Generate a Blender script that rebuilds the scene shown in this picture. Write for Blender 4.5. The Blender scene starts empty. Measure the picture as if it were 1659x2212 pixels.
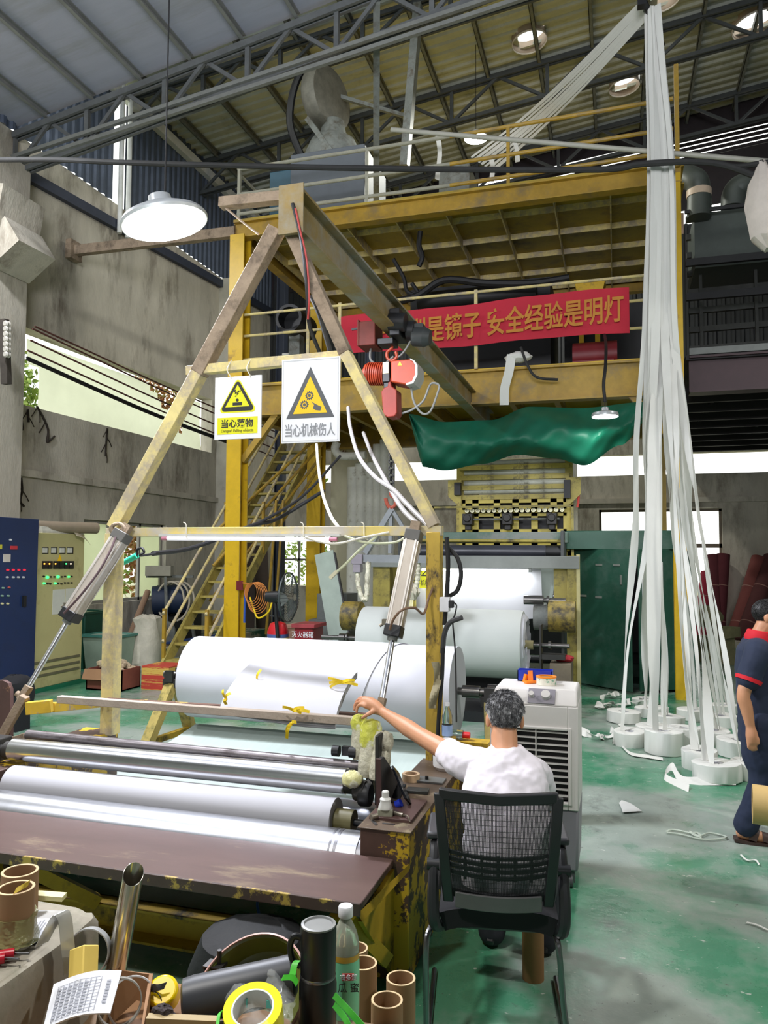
import bpy, bmesh, math, random
from mathutils import Vector, Matrix
random.seed(7)
S = bpy.context.scene
COL = S.collection
# ------------------------------------------------------------------ camera
F_PX, CAM_H = 1660.0, 1.95
YAW, PITCH, ROLL = math.radians(16.8), math.radians(3.25), math.radians(0.3)
FW = Vector((-math.sin(YAW)*math.cos(PITCH), math.cos(YAW)*math.cos(PITCH), math.sin(PITCH)))
R0 = Vector((math.cos(YAW), math.sin(YAW), 0)); U0 = R0.cross(FW)
RT = R0*math.cos(ROLL) + U0*math.sin(ROLL); UP = U0*math.cos(ROLL) - R0*math.sin(ROLL)
CAM = Vector((0, 0, CAM_H))
cd = bpy.data.cameras.new('camera'); cam = bpy.data.objects.new('camera', cd); COL.objects.link(cam)
cd.sensor_fit = 'VERTICAL'; cd.sensor_height = 24; cd.lens = F_PX/2212*24; cd.clip_end = 200; cd.clip_start = .05
mw = Matrix.Identity(4)
for i in range(3):
    mw[i][0] = RT[i]; mw[i][1] = UP[i]; mw[i][2] = -FW[i]; mw[i][3] = CAM[i]
cam.matrix_world = mw
S.camera = cam
# ------------------------------------------------------------------ sky, lamps, exposure
S.view_settings.view_transform = 'Standard'; S.view_settings.look = 'None'
S.view_settings.exposure = -0.1; S.view_settings.gamma = 1.0; S.view_settings.use_curve_mapping = False
W = bpy.data.worlds.new('overcast_sky'); S.world = W; W.use_nodes = True
W.node_tree.nodes['Background'].inputs[0].default_value = (.97, 1.0, .95, 1)
W.node_tree.nodes['Background'].inputs[1].default_value = 2.4
S.cycles.max_bounces = 7; S.cycles.diffuse_bounces = 4; S.cycles.glossy_bounces = 4
S.cycles.transmission_bounces = 6; S.cycles.transparent_max_bounces = 12
S.cycles.sample_clamp_indirect = 6; S.cycles.use_denoising = True; S.cycles.caustics_reflective = False; S.cycles.caustics_refractive = False
def area(name, loc, size, energy, col=(1, 1, 1), to=None, spread=180, shape='DISK', size_y=None):
    l = bpy.data.lights.new(name, 'AREA'); l.shape = shape; l.size = size; l.energy = energy; l.color = col; l.spread = math.radians(spread)
    if size_y: l.size_y = size_y
    o = bpy.data.objects.new(name, l); COL.objects.link(o); o.location = loc
    if to: o.rotation_euler = (Vector(to)-Vector(loc)).to_track_quat('-Z', 'Y').to_euler()
    return o
# an unseen lamp over the foreground, then fill lights added out of view
area('offscreen_light', (-2.0, 1.0, 5.0), .3, 150, (1, .97, .92))
area('offscreen_light', (4.2, 3.6, 6.5), .5, 240, (1, .98, .93))
area('offscreen_light', (4.6, 8.5, 6.5), .5, 150, (1, .98, .95))
area('offscreen_light', (-6.5, 1.5, 7.0), .5, 220, (.95, .96, 1))
area('offscreen_light', (-8.2, 7.0, 8.2), .5, 330, (.93, .95, 1))
# light panel added inside the closed front wall, aimed up to brighten the roof
area('roof_fill', (-2, -5.8, 5.0), 9, 900, (.93, .94, 1), to=(-5, 7, 10), shape='RECTANGLE', size_y=3, spread=95)

# ------------------------------------------------------------------ helpers
def at(u, v, Y=None, X=None, z=None):
    """the point of the place seen at photograph pixel (u, v) on a plane of the hall"""
    d = RT*((u-829.5)/F_PX) + UP*((1106-v)/F_PX) + FW
    t = Y/d.y if Y is not None else (X/d.x if X is not None else (z-CAM_H)/d.z)
    return CAM + d*t
def lin(c):
    return tuple(((x/255)/12.92 if x/255 <= .04045 else ((x/255+.055)/1.055)**2.4) for x in c) + (1,)
MATS = {}
def mat(name, col, rough=.6, metal=0., var=.12, scale=5., col2=None, lo=.5, hi=.6, s2=7., bump=0., stretch=(1, 1, 1), emit=None, es=1., alpha=1., trans=0., sheen=0., spec=.5, bs=60.):
    if name in MATS: return MATS[name]
    m = bpy.data.materials.new(name); m.use_nodes = True; MATS[name] = m
    nt = m.node_tree; N = nt.nodes; L = nt.links; b = N['Principled BSDF']
    tc = N.new('ShaderNodeTexCoord'); mp = N.new('ShaderNodeMapping'); mp.inputs['Scale'].default_value = stretch
    L.new(tc.outputs['Object'], mp.inputs[0])
    n1 = N.new('ShaderNodeTexNoise'); n1.inputs['Scale'].default_value = scale; n1.inputs['Detail'].default_value = 6; n1.inputs['Roughness'].default_value = .65
    L.new(mp.outputs[0], n1.inputs['Vector'])
    hsv = N.new('ShaderNodeHueSaturation'); hsv.inputs['Color'].default_value = lin(col)
    mr = N.new('ShaderNodeMapRange'); mr.inputs['From Min'].default_value = .3; mr.inputs['From Max'].default_value = .7
    mr.inputs['To Min'].default_value = 1-var; mr.inputs['To Max'].default_value = 1+var
    L.new(n1.outputs['Fac'], mr.inputs['Value']); L.new(mr.outputs[0], hsv.inputs['Value'])
    out = hsv.outputs[0]
    if col2 is not None:
        n2 = N.new('ShaderNodeTexNoise'); n2.inputs['Scale'].default_value = s2; n2.inputs['Detail'].default_value = 9; n2.inputs['Roughness'].default_value = .7
        L.new(mp.outputs[0], n2.inputs['Vector'])
        m2 = N.new('ShaderNodeMapRange'); m2.inputs['From Min'].default_value = lo; m2.inputs['From Max'].default_value = hi
        L.new(n2.outputs['Fac'], m2.inputs['Value'])
        mx = N.new('ShaderNodeMix'); mx.data_type = 'RGBA'; L.new(m2.outputs[0], mx.inputs['Factor'])
        L.new(out, mx.inputs['A']); mx.inputs['B'].default_value = lin(col2); out = mx.outputs['Result']
    L.new(out, b.inputs['Base Color'])
    b.inputs['Roughness'].default_value = rough; b.inputs['Metallic'].default_value = metal; b.inputs['Specular IOR Level'].default_value = spec
    if bump:
        nb = N.new('ShaderNodeTexNoise'); nb.inputs['Scale'].default_value = bs; nb.inputs['Detail'].default_value = 5
        L.new(mp.outputs[0], nb.inputs['Vector'])
        bp = N.new('ShaderNodeBump'); bp.inputs['Strength'].default_value = bump; bp.inputs['Distance'].default_value = .02
        L.new(nb.outputs['Fac'], bp.inputs['Height']); L.new(bp.outputs[0], b.inputs['Normal'])
    if emit: b.inputs['Emission Color'].default_value = lin(emit); b.inputs['Emission Strength'].default_value = es
    if alpha < 1: b.inputs['Alpha'].default_value = alpha
    if trans: b.inputs['Transmission Weight'].default_value = trans
    if sheen: b.inputs['Sheen Weight'].default_value = sheen
    return m
def V(*a): return Vector(a if len(a) > 1 else a[0])
def frame(d, up=(0, 0, 1)):
    d = V(d).normalized(); up = V(up)
    if abs(d.dot(up)) > .98: up = V(0, 1, 0)
    r = d.cross(up).normalized(); return d, r, r.cross(d)
def smooth_pts(pts, k=6):
    P = [V(p) for p in pts]
    if len(P) < 3: return P
    P = [P[0]*2-P[1]] + P + [P[-1]*2-P[-2]]; out = []
    for i in range(1, len(P)-2):
        a, b, c, d = P[i-1:i+3]
        for j in range(k):
            t = j/k
            out.append(.5*(2*b + (c-a)*t + (2*a-5*b+4*c-d)*t*t + (3*b-a-3*c+d)*t**3))
    return out + [P[-2]]
def thin(name, col, tr=.6, var=.04):
    """thin sheet that lets daylight through"""
    m = mat(name, col, .6, var=var, scale=1.2); nt = m.node_tree; N, L = nt.nodes, nt.links; b = N['Principled BSDF']; out = [n for n in N if n.type == 'OUTPUT_MATERIAL'][0]
    t = N.new('ShaderNodeBsdfTranslucent'); x = N.new('ShaderNodeMixShader'); x.inputs[0].default_value = tr
    L.new(b.inputs['Base Color'].links[0].from_socket, t.inputs[0]); L.new(b.outputs[0], x.inputs[1]); L.new(t.outputs[0], x.inputs[2]); L.new(x.outputs[0], out.inputs[0]); return m
class B:
    """collects geometry that becomes one mesh"""
    def __init__(s): s.v = []; s.f = []
    def add(s, vs, fs):
        k = len(s.v); s.v += [tuple(x) for x in vs]; s.f += [tuple(i+k for i in f) for f in fs]; return s
    def hexa(s, c):
        return s.add(c, [(0, 3, 2, 1), (4, 5, 6, 7), (0, 1, 5, 4), (1, 2, 6, 5), (2, 3, 7, 6), (3, 0, 4, 7)])
    def box(s, x0, x1, y0, y1, z0, z1):
        return s.hexa([(x0, y0, z0), (x1, y0, z0), (x1, y1, z0), (x0, y1, z0), (x0, y0, z1), (x1, y0, z1), (x1, y1, z1), (x0, y1, z1)])
    def cbox(s, c, size, rz=0, rx=0, ry=0):
        M = Matrix.Rotation(rz, 3, 'Z') @ Matrix.Rotation(ry, 3, 'Y') @ Matrix.Rotation(rx, 3, 'X'); a, b, d = [q/2 for q in size]; c = V(c)
        return s.hexa([c + M @ V(p) for p in ((-a, -b, -d), (a, -b, -d), (a, b, -d), (-a, b, -d), (-a, -b, d), (a, -b, d), (a, b, d), (-a, b, d))])
    def bar(s, p, q, w, h, up=(0, 0, 1)):
        p, q = V(p), V(q); d, r, u = frame(q-p, up); r = r*w/2; u = u*h/2
        return s.hexa([p-r-u, p+r-u, q+r-u, q-r-u, p-r+u, p+r+u, q+r+u, q-r+u])
    def ibeam(s, p, q, w, h, t=.018, up=(0, 0, 1)):
        p, q = V(p), V(q); d, r, u = frame(q-p, up); o = u*(h/2-t/2)
        s.bar(p+o, q+o, w, t, u); s.bar(p-o, q-o, w, t, u); return s.bar(p, q, t, h-2*t, u)
    def channel(s, p, q, w, h, t=.012, up=(0, 0, 1)):
        p, q = V(p), V(q); d, r, u = frame(q-p, up)
        s.bar(p+u*(h/2-t/2), q+u*(h/2-t/2), w, t, u); s.bar(p-u*(h/2-t/2), q-u*(h/2-t/2), w, t, u)
        return s.bar(p-r*(w/2-t/2), q-r*(w/2-t/2), t, h, u)
    def loft(s, rings, caps=True):
        n = len(rings[0]); vs = [p for r in rings for p in r]; fs = []
        for i in range(len(rings)-1):
            for j in range(n):
                a = i*n+j; b = i*n+(j+1) % n; fs.append((a, b, b+n, a+n))
        if caps: fs += [tuple(range(n))[::-1], tuple(range((len(rings)-1)*n, len(rings)*n))]
        return s.add(vs, fs)
    def tube(s, p, q, r, r2=None, n=16, caps=True):
        p, q = V(p), V(q); d, a, b = frame(q-p); r2 = r if r2 is None else r2
        return s.loft([[c + (a*math.cos(2*math.pi*j/n) + b*math.sin(2*math.pi*j/n))*rr for j in range(n)] for c, rr in ((p, r), (q, r2))], caps)
    def lathe(s, prof, c=(0, 0, 0), axis=(0, 0, 1), n=24, caps=True):
        c = V(c); d, a, b = frame(axis)
        return s.loft([[c + d*h + (a*math.cos(2*math.pi*j/n) + b*math.sin(2*math.pi*j/n))*max(r, 1e-4) for j in range(n)] for r, h in prof], caps)
    def path(s, pts, r, n=8, k=6, sm=True):
        P = smooth_pts(pts, k) if sm else [V(p) for p in pts]; rings = []; ref = V(.13, .31, .94)
        for i, p in enumerate(P):
            d = (P[min(i+1, len(P)-1)]-P[max(i-1, 0)]).normalized(); a = d.cross(ref)
            if a.length < .05: a = d.cross(V(1, 0, 0))
            a.normalize(); b = a.cross(d); ref = b
            rr = r(i/(len(P)-1)) if callable(r) else r
            rings.append([p + (a*math.cos(2*math.pi*j/n) + b*math.sin(2*math.pi*j/n))*rr for j in range(n)])
        return s.loft(rings)
    def ring(s, c, axis, ro, ri, h, n=28):
        return s.lathe([(ri, 0), (ro, 0), (ro, h), (ri, h), (ri, 0)], c, axis, n, caps=False)
    def ell(s, c, r, n=16, m=10, M=None):
        vs, fs = [], []
        for i in range(m+1):
            for j in range(n):
                t = math.pi*i/m; p = V(r[0]*math.sin(t)*math.cos(2*math.pi*j/n), r[1]*math.sin(t)*math.sin(2*math.pi*j/n), r[2]*math.cos(t))
                vs.append(V(c) + (M @ p if M else p))
        for i in range(m):
            for j in range(n): fs.append((i*n+j, (i+1)*n+j, (i+1)*n+(j+1) % n, i*n+(j+1) % n))
        return s.add(vs, fs)
    def prism(s, pts, ext):
        n = len(pts); e = V(ext); P = [V(p) for p in pts]
        return s.add(P + [p+e for p in P], [tuple(range(n))[::-1], tuple(range(n, 2*n))] + [(i, (i+1) % n, (i+1) % n+n, i+n) for i in range(n)])
    def strip(s, pts, wv, t=.002, k=6, sm=True):
        """a thin band along pts; wv is its width vector, or a function of 0..1 giving it"""
        P = smooth_pts(pts, k) if sm else [V(p) for p in pts]; rings = []
        for i, p in enumerate(P):
            d = (P[min(i+1, len(P)-1)]-P[max(i-1, 0)]).normalized(); w = V(wv(i/(len(P)-1))) if callable(wv) else V(wv)
            nn = d.cross(w); nn = nn.normalized()*t/2 if nn.length > 1e-6 else V(0, t/2, 0)
            rings.append([p-w/2-nn, p+w/2-nn, p+w/2+nn, p-w/2+nn])
        return s.loft(rings)
    def grid(s, fn, nu, nv, t=0.):
        """surface fn(a, b) for a, b in 0..1, thickened by t along its normal"""
        P = [[V(fn(i/nu, j/nv)) for j in range(nv+1)] for i in range(nu+1)]
        vs = [p for r in P for p in r]; k = nv+1; fs = [(i*k+j, (i+1)*k+j, (i+1)*k+j+1, i*k+j+1) for i in range(nu) for j in range(nv)]
        if t:
            nrm = []
            for i in range(nu+1):
                for j in range(nv+1):
                    a = P[min(i+1, nu)][j]-P[max(i-1, 0)][j]; b = P[i][min(j+1, nv)]-P[i][max(j-1, 0)]
                    c = a.cross(b); nrm.append(c.normalized()*t if c.length > 1e-9 else V(0, 0, t))
            m = len(vs); vs = vs + [p-q for p, q in zip(vs, nrm)]
            fs = fs + [tuple(m+i for i in f[::-1]) for f in fs]
            edge = [(i, 0) for i in range(nu+1)] + [(nu, j) for j in range(1, nv+1)] + [(i, nv) for i in range(nu-1, -1, -1)] + [(0, j) for j in range(nv-1, 0, -1)]
            e = [i*k+j for i, j in edge]
            fs += [(e[(q+1) % len(e)], e[q], e[q]+m, e[(q+1) % len(e)]+m) for q in range(len(e))]
        return s.add(vs, fs)
def tag(o, label=None, cat=None, group=None, kind=None):
    if label: o['label'] = label
    if cat: o['category'] = cat
    if group: o['group'] = group
    if kind: o['kind'] = kind
    return o
def thing(name, label, cat, loc, group=None):
    o = bpy.data.objects.new(name, None); COL.objects.link(o); o.location = loc; o.empty_display_size = .1
    return tag(o, label, cat, group)
WORLD = {}
def wloc(o):
    return V(WORLD.get(o.name, o.location))
def link(name, me, m, parent, loc):
    o = bpy.data.objects.new(name, me); COL.objects.link(o)
    if m is not None: me.materials.append(m)
    base = V(loc); WORLD[o.name] = base
    if parent is not None: o.parent = parent; o.location = base - wloc(parent)
    else: o.location = base
    return o
def islands(b):
    """the separate pieces of a builder, pieces that touch counted as one"""
    up = list(range(len(b.v)))
    def root(i):
        while up[i] != i: up[i] = up[up[i]]; i = up[i]
        return i
    for f in b.f:
        for i in f[1:]: up[root(i)] = root(f[0])
    G = {}
    for f in b.f: G.setdefault(root(f[0]), []).append(f)
    if len(G) > 40: return [b]
    box = []
    for fs in G.values():
        P = [b.v[i] for f in fs for i in f]; box.append(([min(p[k] for p in P)-.004 for k in range(3)], [max(p[k] for p in P)+.004 for k in range(3)], list(fs)))
    done = False
    while not done:
        done = True
        for i in range(len(box)):
            for j in range(i+1, len(box)):
                A, C = box[i], box[j]
                if all(A[0][k] <= C[1][k] and C[0][k] <= A[1][k] for k in range(3)):
                    box[i] = ([min(A[0][k], C[0][k]) for k in range(3)], [max(A[1][k], C[1][k]) for k in range(3)], A[2]+C[2]); box.pop(j); done = False; break
            if not done: break
    out = []
    for _, _, fs in box:
        ids = sorted({i for f in fs for i in f}); mp = {i: k for k, i in enumerate(ids)}; q = B(); q.v = [b.v[i] for i in ids]; q.f = [tuple(mp[i] for i in f) for f in fs]; out.append(q)
    return out
def ob(name, b, m, parent=None, label=None, cat=None, group=None, kind=None, bev=0, flat=False, ang=35, noise=0):
    if parent is not None and len(b.v) < 4000:
        q = islands(b)
        if 2 <= len(q) <= 6: return [ob1_(name, x, m, parent, label, cat, group, kind, bev, flat, ang, noise) for x in q][0]
    return ob1_(name, b, m, parent, label, cat, group, kind, bev, flat, ang, noise)
def ob1_(name, b, m, parent=None, label=None, cat=None, group=None, kind=None, bev=0, flat=False, ang=35, noise=0):
    P = [V(p) for p in b.v]
    if noise: P = [p + V(random.uniform(-1, 1), random.uniform(-1, 1), random.uniform(-1, 1))*noise for p in P]
    mn = [min(p[i] for p in P) for i in range(3)]; mxx = [max(p[i] for p in P) for i in range(3)]
    base = V((mn[0]+mxx[0])/2, (mn[1]+mxx[1])/2, mn[2])
    me = bpy.data.meshes.new(name); me.from_pydata([p-base for p in P], [], b.f); me.update()
    bm = bmesh.new(); bm.from_mesh(me); bmesh.ops.recalc_face_normals(bm, faces=bm.faces); bm.to_mesh(me); bm.free()
    if not flat:
        me.polygons.foreach_set('use_smooth', [True]*len(me.polygons)); me.set_sharp_from_angle(angle=math.radians(ang))
    o = link(name, me, m, parent, base)
    if bev:
        q = o.modifiers.new('bevel', 'BEVEL'); q.width = bev; q.segments = 2; q.limit_method = 'ANGLE'; q.angle_limit = math.radians(40)
    return tag(o, label, cat, group, kind)
def blob(name, b, m, parent=None, voxel=.012, smooth=6, label=None, cat=None, wob=0, dec=0):
    """several closed volumes fused into one continuous surface"""
    o = ob1_(name, b, m, parent, label, cat)
    q = o.modifiers.new('fuse', 'REMESH'); q.mode = 'VOXEL'; q.voxel_size = voxel
    if smooth: w = o.modifiers.new('soft', 'SMOOTH'); w.iterations = smooth; w.factor = .5
    if wob:
        t = bpy.data.textures.new(name, 'CLOUDS'); t.noise_scale = wob[1]; d = o.modifiers.new('folds', 'DISPLACE'); d.texture = t; d.strength = wob[0]; d.mid_level = .5
    bpy.context.view_layer.update(); dg = bpy.context.evaluated_depsgraph_get()
    me = bpy.data.meshes.new_from_object(o.evaluated_get(dg)); o.modifiers.clear(); old = o.data; o.data = me; bpy.data.meshes.remove(old)
    me.polygons.foreach_set('use_smooth', [True]*len(me.polygons))
    if not me.materials: me.materials.append(m)
    return o
def text(name, s, size, c, right, up, m, parent, label=None, sx=1., ext=.001, bold=0.):
    """raised lettering centred on c, reading along right"""
    cu = bpy.data.curves.new(name, 'FONT'); cu.body = s; cu.size = size; cu.align_x = 'CENTER'; cu.align_y = 'CENTER'; cu.extrude = ext; cu.offset = bold
    t = bpy.data.objects.new('t', cu); COL.objects.link(t); bpy.context.view_layer.update()
    me = bpy.data.meshes.new_from_object(t.evaluated_get(bpy.context.evaluated_depsgraph_get()))
    bpy.data.objects.remove(t); bpy.data.curves.remove(cu)
    r = V(right).normalized(); u = V(up).normalized(); n = r.cross(u).normalized()
    xs = [v.co.x for v in me.vertices]; ys = [v.co.y for v in me.vertices]
    cx, cy = (min(xs)+max(xs))/2, (min(ys)+max(ys))/2
    for v in me.vertices:
        p = v.co.copy(); v.co = r*((p.x-cx)*sx) + u*(p.y-cy) + n*p.z
    me.materials.clear()
    return tag(link(name, me, m, parent, V(c)), label)
def st(name, b, m, **k): return ob(name, b, m, kind='structure', **k)
# ------------------------------------------------------------------ materials of the hall
concrete = mat('stained concrete plaster', (190, 184, 170), .9, var=.2, scale=1.6, col2=(104, 94, 80), lo=.5, hi=.72, s2=1.5, stretch=(1, 1, .35), bump=.25, bs=30)
roofm = mat('grey roof sheet', (186, 190, 180), .7, var=.1, scale=2, col2=(120, 118, 100), lo=.55, hi=.8, s2=1.2)
steel = mat('dusty grey steel', (112, 116, 112), .65, var=.2, scale=9, col2=(80, 72, 60), lo=.5, hi=.7)
dark_clad = mat('dark blue cladding', (78, 88, 106), .6, var=.15)
dark_steel = mat('dark maroon steel', (38, 30, 34), .6, var=.2)
black = mat('black paint', (22, 23, 26), .5, var=.2)
yellow = mat('worn yellow paint', (172, 138, 46), .5, var=.16, scale=6, col2=(126, 110, 80), lo=.5, hi=.72, s2=2.5)
yellow_clean = mat('bright yellow paint', (212, 172, 30), .4, var=.14, scale=3, col2=(140, 104, 44), lo=.58, hi=.72, s2=3)
dusty_yellow = mat('dusty yellow paint', (222, 204, 138), .75, var=.14, scale=7, col2=(176, 162, 140), lo=.44, hi=.6, s2=5)
dust_brown = mat('dust caked steel', (150, 132, 112), .9, var=.2, scale=9, col2=(104, 90, 76), lo=.5, hi=.68, bump=.3)
def floor_mat():
    m = mat('worn green floor paint', (58, 150, 112), .22, var=.1, scale=3); nt = m.node_tree; N, L = nt.nodes, nt.links; b = N['Principled BSDF']
    tc = N.new('ShaderNodeTexCoord')
    def noise(sc, det, rg, stretch=(1, 1, 1)):
        mp = N.new('ShaderNodeMapping'); mp.inputs['Scale'].default_value = stretch; L.new(tc.outputs['Object'], mp.inputs[0])
        n = N.new('ShaderNodeTexNoise'); n.inputs['Scale'].default_value = sc; n.inputs['Detail'].default_value = det; n.inputs['Roughness'].default_value = rg
        L.new(mp.outputs[0], n.inputs['Vector']); return n.outputs['Fac']
    def ramp(f, lo, hi):
        r = N.new('ShaderNodeMapRange'); r.inputs['From Min'].default_value = lo; r.inputs['From Max'].default_value = hi; L.new(f, r.inputs['Value']); return r.outputs[0]
    def mix(f, a, bb):
        x = N.new('ShaderNodeMix'); x.data_type = 'RGBA'; L.new(f, x.inputs['Factor'])
        for k, q in (('A', a), ('B', bb)):
            if isinstance(q, tuple): x.inputs[k].default_value = lin(q)
            else: L.new(q, x.inputs[k])
        return x.outputs['Result']
    base = mix(noise(2.2, 6, .6), (54, 118, 88), (86, 152, 118))
    worn = ramp(noise(.55, 10, .66), .45, .56)
    c = mix(worn, base, mix(noise(7, 8, .7), (158, 168, 158), (126, 140, 130)))
    dirt = ramp(noise(.8, 12, .75, (1.3, .9, 1)), .58, .72)
    c = mix(dirt, c, (72, 74, 72))
    speck = ramp(noise(26, 5, .8), .64, .69); c = mix(speck, c, (66, 64, 58))
    chip = ramp(noise(16, 3, .6, (1, 2.2, 1)), .69, .72); c = mix(chip, c, (196, 200, 190))
    L.new(c, b.inputs['Base Color'])
    rr = N.new('ShaderNodeMapRange'); rr.inputs['To Min'].default_value = .16; rr.inputs['To Max'].default_value = .5; L.new(noise(1.1, 9, .7), rr.inputs['Value']); rr.inputs['From Min'].default_value = .35; rr.inputs['From Max'].default_value = .65
    L.new(rr.outputs[0], b.inputs['Roughness'])
    bp = N.new('ShaderNodeBump'); bp.inputs['Strength'].default_value = .12; bp.inputs['Distance'].default_value = .02; L.new(noise(14, 6, .6), bp.inputs['Height']); L.new(bp.outputs[0], b.inputs['Normal'])
    return m
XL, YB, XR, YF = -9.5, 20.0, 9.0, -6.0
st('floor', B().box(XL-.3, XR+.3, YF-.3, YB+.3, -.1, 0), floor_mat())
st('ground', B().box(-40, XL-.31, -20, 50, -.5, -.1).box(XL-.31, 40, YB+.31, 50, -.5, -.1), mat('earth outside', (150, 150, 120), .9))
# left wall with a long high opening and a low window
b = B()
for y0, y1, z0, z1 in ((YF, YB, 0, 1.0), (YF, 12.1, 1.0, 2.6), (14.85, YB, 1.0, 2.6), (YF, YB, 2.6, 4.45), (YF, 10.36, 4.45, 5.77), (16.75, YB, 4.45, 5.77), (YF, YB, 5.77, 8.95)):
    b.box(XL-.3, XL, y0, y1, z0, z1)
st('wall_left', b, concrete)
st('trim_1', B().box(XL, XL+.08, YF, 17.6, 3.24, 3.36), concrete)
st('trim_2', B().box(XL, XL+.42, 17.0, 17.6, 0, 8.9), mat('pale concrete pier', (190, 186, 172), .9, var=.15, scale=2, col2=(110, 100, 88), lo=.6, hi=.8, s2=1.5, bump=.2))
st('trim_3', B().box(XL, XL+.3, 9.2, 10.15, 0, 8.3), concrete)
st('trim_4', B().cbox((XL+.45, 9.75, 6.75), (.62, .8, .5), ry=-.6).cbox((XL+.3, 9.7, 7.3), (.5, .9, .7), ry=.2), concrete)
# cladding above the left wall, with a daylight slot
b = B()
def clad_x(x, y0, y1, z0, z1, step=.2):
    n = int((y1-y0)/step); yy = [y0+(y1-y0)*i/n for i in range(n+1)]
    for i in range(n):
        a, c = yy[i], yy[i+1]; h = (c-a)*.4
        b.add([(x, a, z0), (x, a+h, z0), (x+.04, a+h+.03, z0), (x+.04, c-.03, z0), (x, c, z0), (x, a, z1), (x, a+h, z1), (x+.04, a+h+.03, z1), (x+.04, c-.03, z1), (x, c, z1)], [(j, j+1, j+6, j+5) for j in range(4)])
clad_x(XL, 10.3, 12.66, 8.95, 11.6); clad_x(XL, 13.06, YB, 8.95, 11.6); clad_x(XL, YF, 10.3, 8.95, 9.2)
st('trim_5', b, dark_clad, flat=True)
# back wall with a strip opening, a wide window and a small one
b = B()
W1 = (-.4, 2.45, 1.0, 3.13)
for x0, x1, z0, z1 in ((XL, -9.3, 1.1, 2.6), (-7.3, W1[0], 0, W1[3]), (W1[1], XR, 0, W1[3]), (W1[0], W1[1], 0, W1[2]), (XL, -7.3, 0, 1.1), (XL, -7.3, 2.6, 3.13), (XL, XR, 3.13, 3.98), (XL, -8.0, 3.98, 4.5), (XL, XR, 4.5, 5.6)):
    b.box(x0, x1, YB, YB+.3, z0, z1)
st('wall_back', b, concrete)
st('trim_6', B().box(-7.9, XR, YB-.08, YB, 3.28, 3.4), concrete)
b = B(); n = 90
for i in range(n):
    a = XL+(XR-XL)*i/n; c = XL+(XR-XL)*(i+1)/n; h = (c-a)*.45; zt = 10.2
    b.add([(a, YB, 5.6), (a+h, YB, 5.6), (a+h+.03, YB-.05, 5.6), (c-.03, YB-.05, 5.6), (c, YB, 5.6), (a, YB, zt), (a+h, YB, zt), (a+h+.03, YB-.05, zt), (c-.03, YB-.05, zt), (c, YB, zt)], [(j, j+1, j+6, j+5) for j in range(4)])
st('trim_7', b, mat('dark cladding', (46, 48, 50), .6), flat=True)
b = B()
def sl(z, h): b.bar((XL, YB-.02, z+.1*XL), (XR, YB-.02, z+.1*XR), .02, h)
for k in range(5): sl(11.68+k*.12, .085)
sl(12.56, .55); sl(11.0, 1.25)
st('trim_8', b, dark_steel)
st('wall_right', B().box(XR, XR+.3, YF, YB, 0, 14), mat('dim concrete', (120, 118, 110), .9))
st('wall_front', B().box(XL-.3, XR+.3, YF-.3, YF, 0, 12), mat('plain plaster', (170, 170, 165), .9))
# windows
wframe = mat('window frame aluminium', (150, 148, 140), .5)
wf = B(); x = XL-.12
for yy in (12.1, 12.95, 13.25, 14.0, 14.8): wf.box(x-.03, x+.03, yy-.03, yy+.03, 1.0, 2.6)
wf.box(x-.03, x+.03, 12.1, 14.85, 1.0, 1.06).box(x-.03, x+.03, 12.1, 14.85, 2.54, 2.6)
st('window_1', wf, wframe)
frost = thin('milky window film', (242, 246, 224), .8)
o = st('window_2', B().box(x-.012, x-.006, 12.13, 12.95, 1.03, 2.57).box(x-.012, x-.006, 14.02, 14.78, 1.03, 2.57), frost)
wg = B(); wg.box(-.4, 2.45, YB+.1, YB+.16, 2.18, 2.28)
for xx in (-.4, 1.0, 2.39): wg.box(xx, xx+.06, YB+.1, YB+.16, 1.0, 3.13)
wg.box(-.4, 2.45, YB+.1, YB+.16, 3.07, 3.13); st('window_3', wg, mat('brown window frame', (120, 108, 92), .6))
wh = B()
for xx in (-9.3, -8.6, -7.98, -7.36): wh.box(xx, xx+.06, YB+.1, YB+.16, 1.1, 2.6)
wh.box(-9.3, -7.3, YB+.1, YB+.16, 1.8, 1.86); st('window_4', wh, wframe)
# torn plastic film across the long opening
film = thin('pale plastic film', (236, 240, 216), .6, .06)
def filmfn(a, c):
    y = 10.75+5.85*a; return (XL-.22+.03*math.sin(9*a+3*c), y, 4.47+1.2*c - (.0 if c < .5 else .0))
b = B().grid(filmfn, 40, 8)
keep = []
for f in b.f:
    cx = sum(b.v[i][1] for i in f)/4; cz = sum(b.v[i][2] for i in f)/4
    if 14.35 < cx < 15.75 and cz > 5.62-(cx-14.35)*.62: continue
    if cx < 11.0 and cz < 5.2: continue
    keep.append(f)
b.f = keep
ob('plastic_film', b, film, label='torn milky plastic film closing the long high opening of the left wall', cat='plastic sheet')
# roofs: a low smooth bay over the photographer and the high ribbed bay beyond
def rz1(x): return 10.76+.177*x
def rz2(x): return 12.74+.123*x
b = B(); b.hexa([(XL-.4, YF-.3, rz1(XL-.4)), (XR+.3, YF-.3, rz1(XR+.3)), (XR+.3, 10.15, rz1(XR+.3)), (XL-.4, 10.15, rz1(XL-.4)), (XL-.4, YF-.3, rz1(XL-.4)+.06), (XR+.3, YF-.3, rz1(XR+.3)+.06), (XR+.3, 10.15, rz1(XR+.3)+.06), (XL-.4, 10.15, rz1(XL-.4)+.06)])
st('ceiling', b, mat('smooth roof sheet', (164, 167, 182), .6, var=.07, scale=1.5, col2=(140, 142, 140), lo=.5, hi=.8, s2=1, stretch=(.3, 3, 1)))
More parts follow.
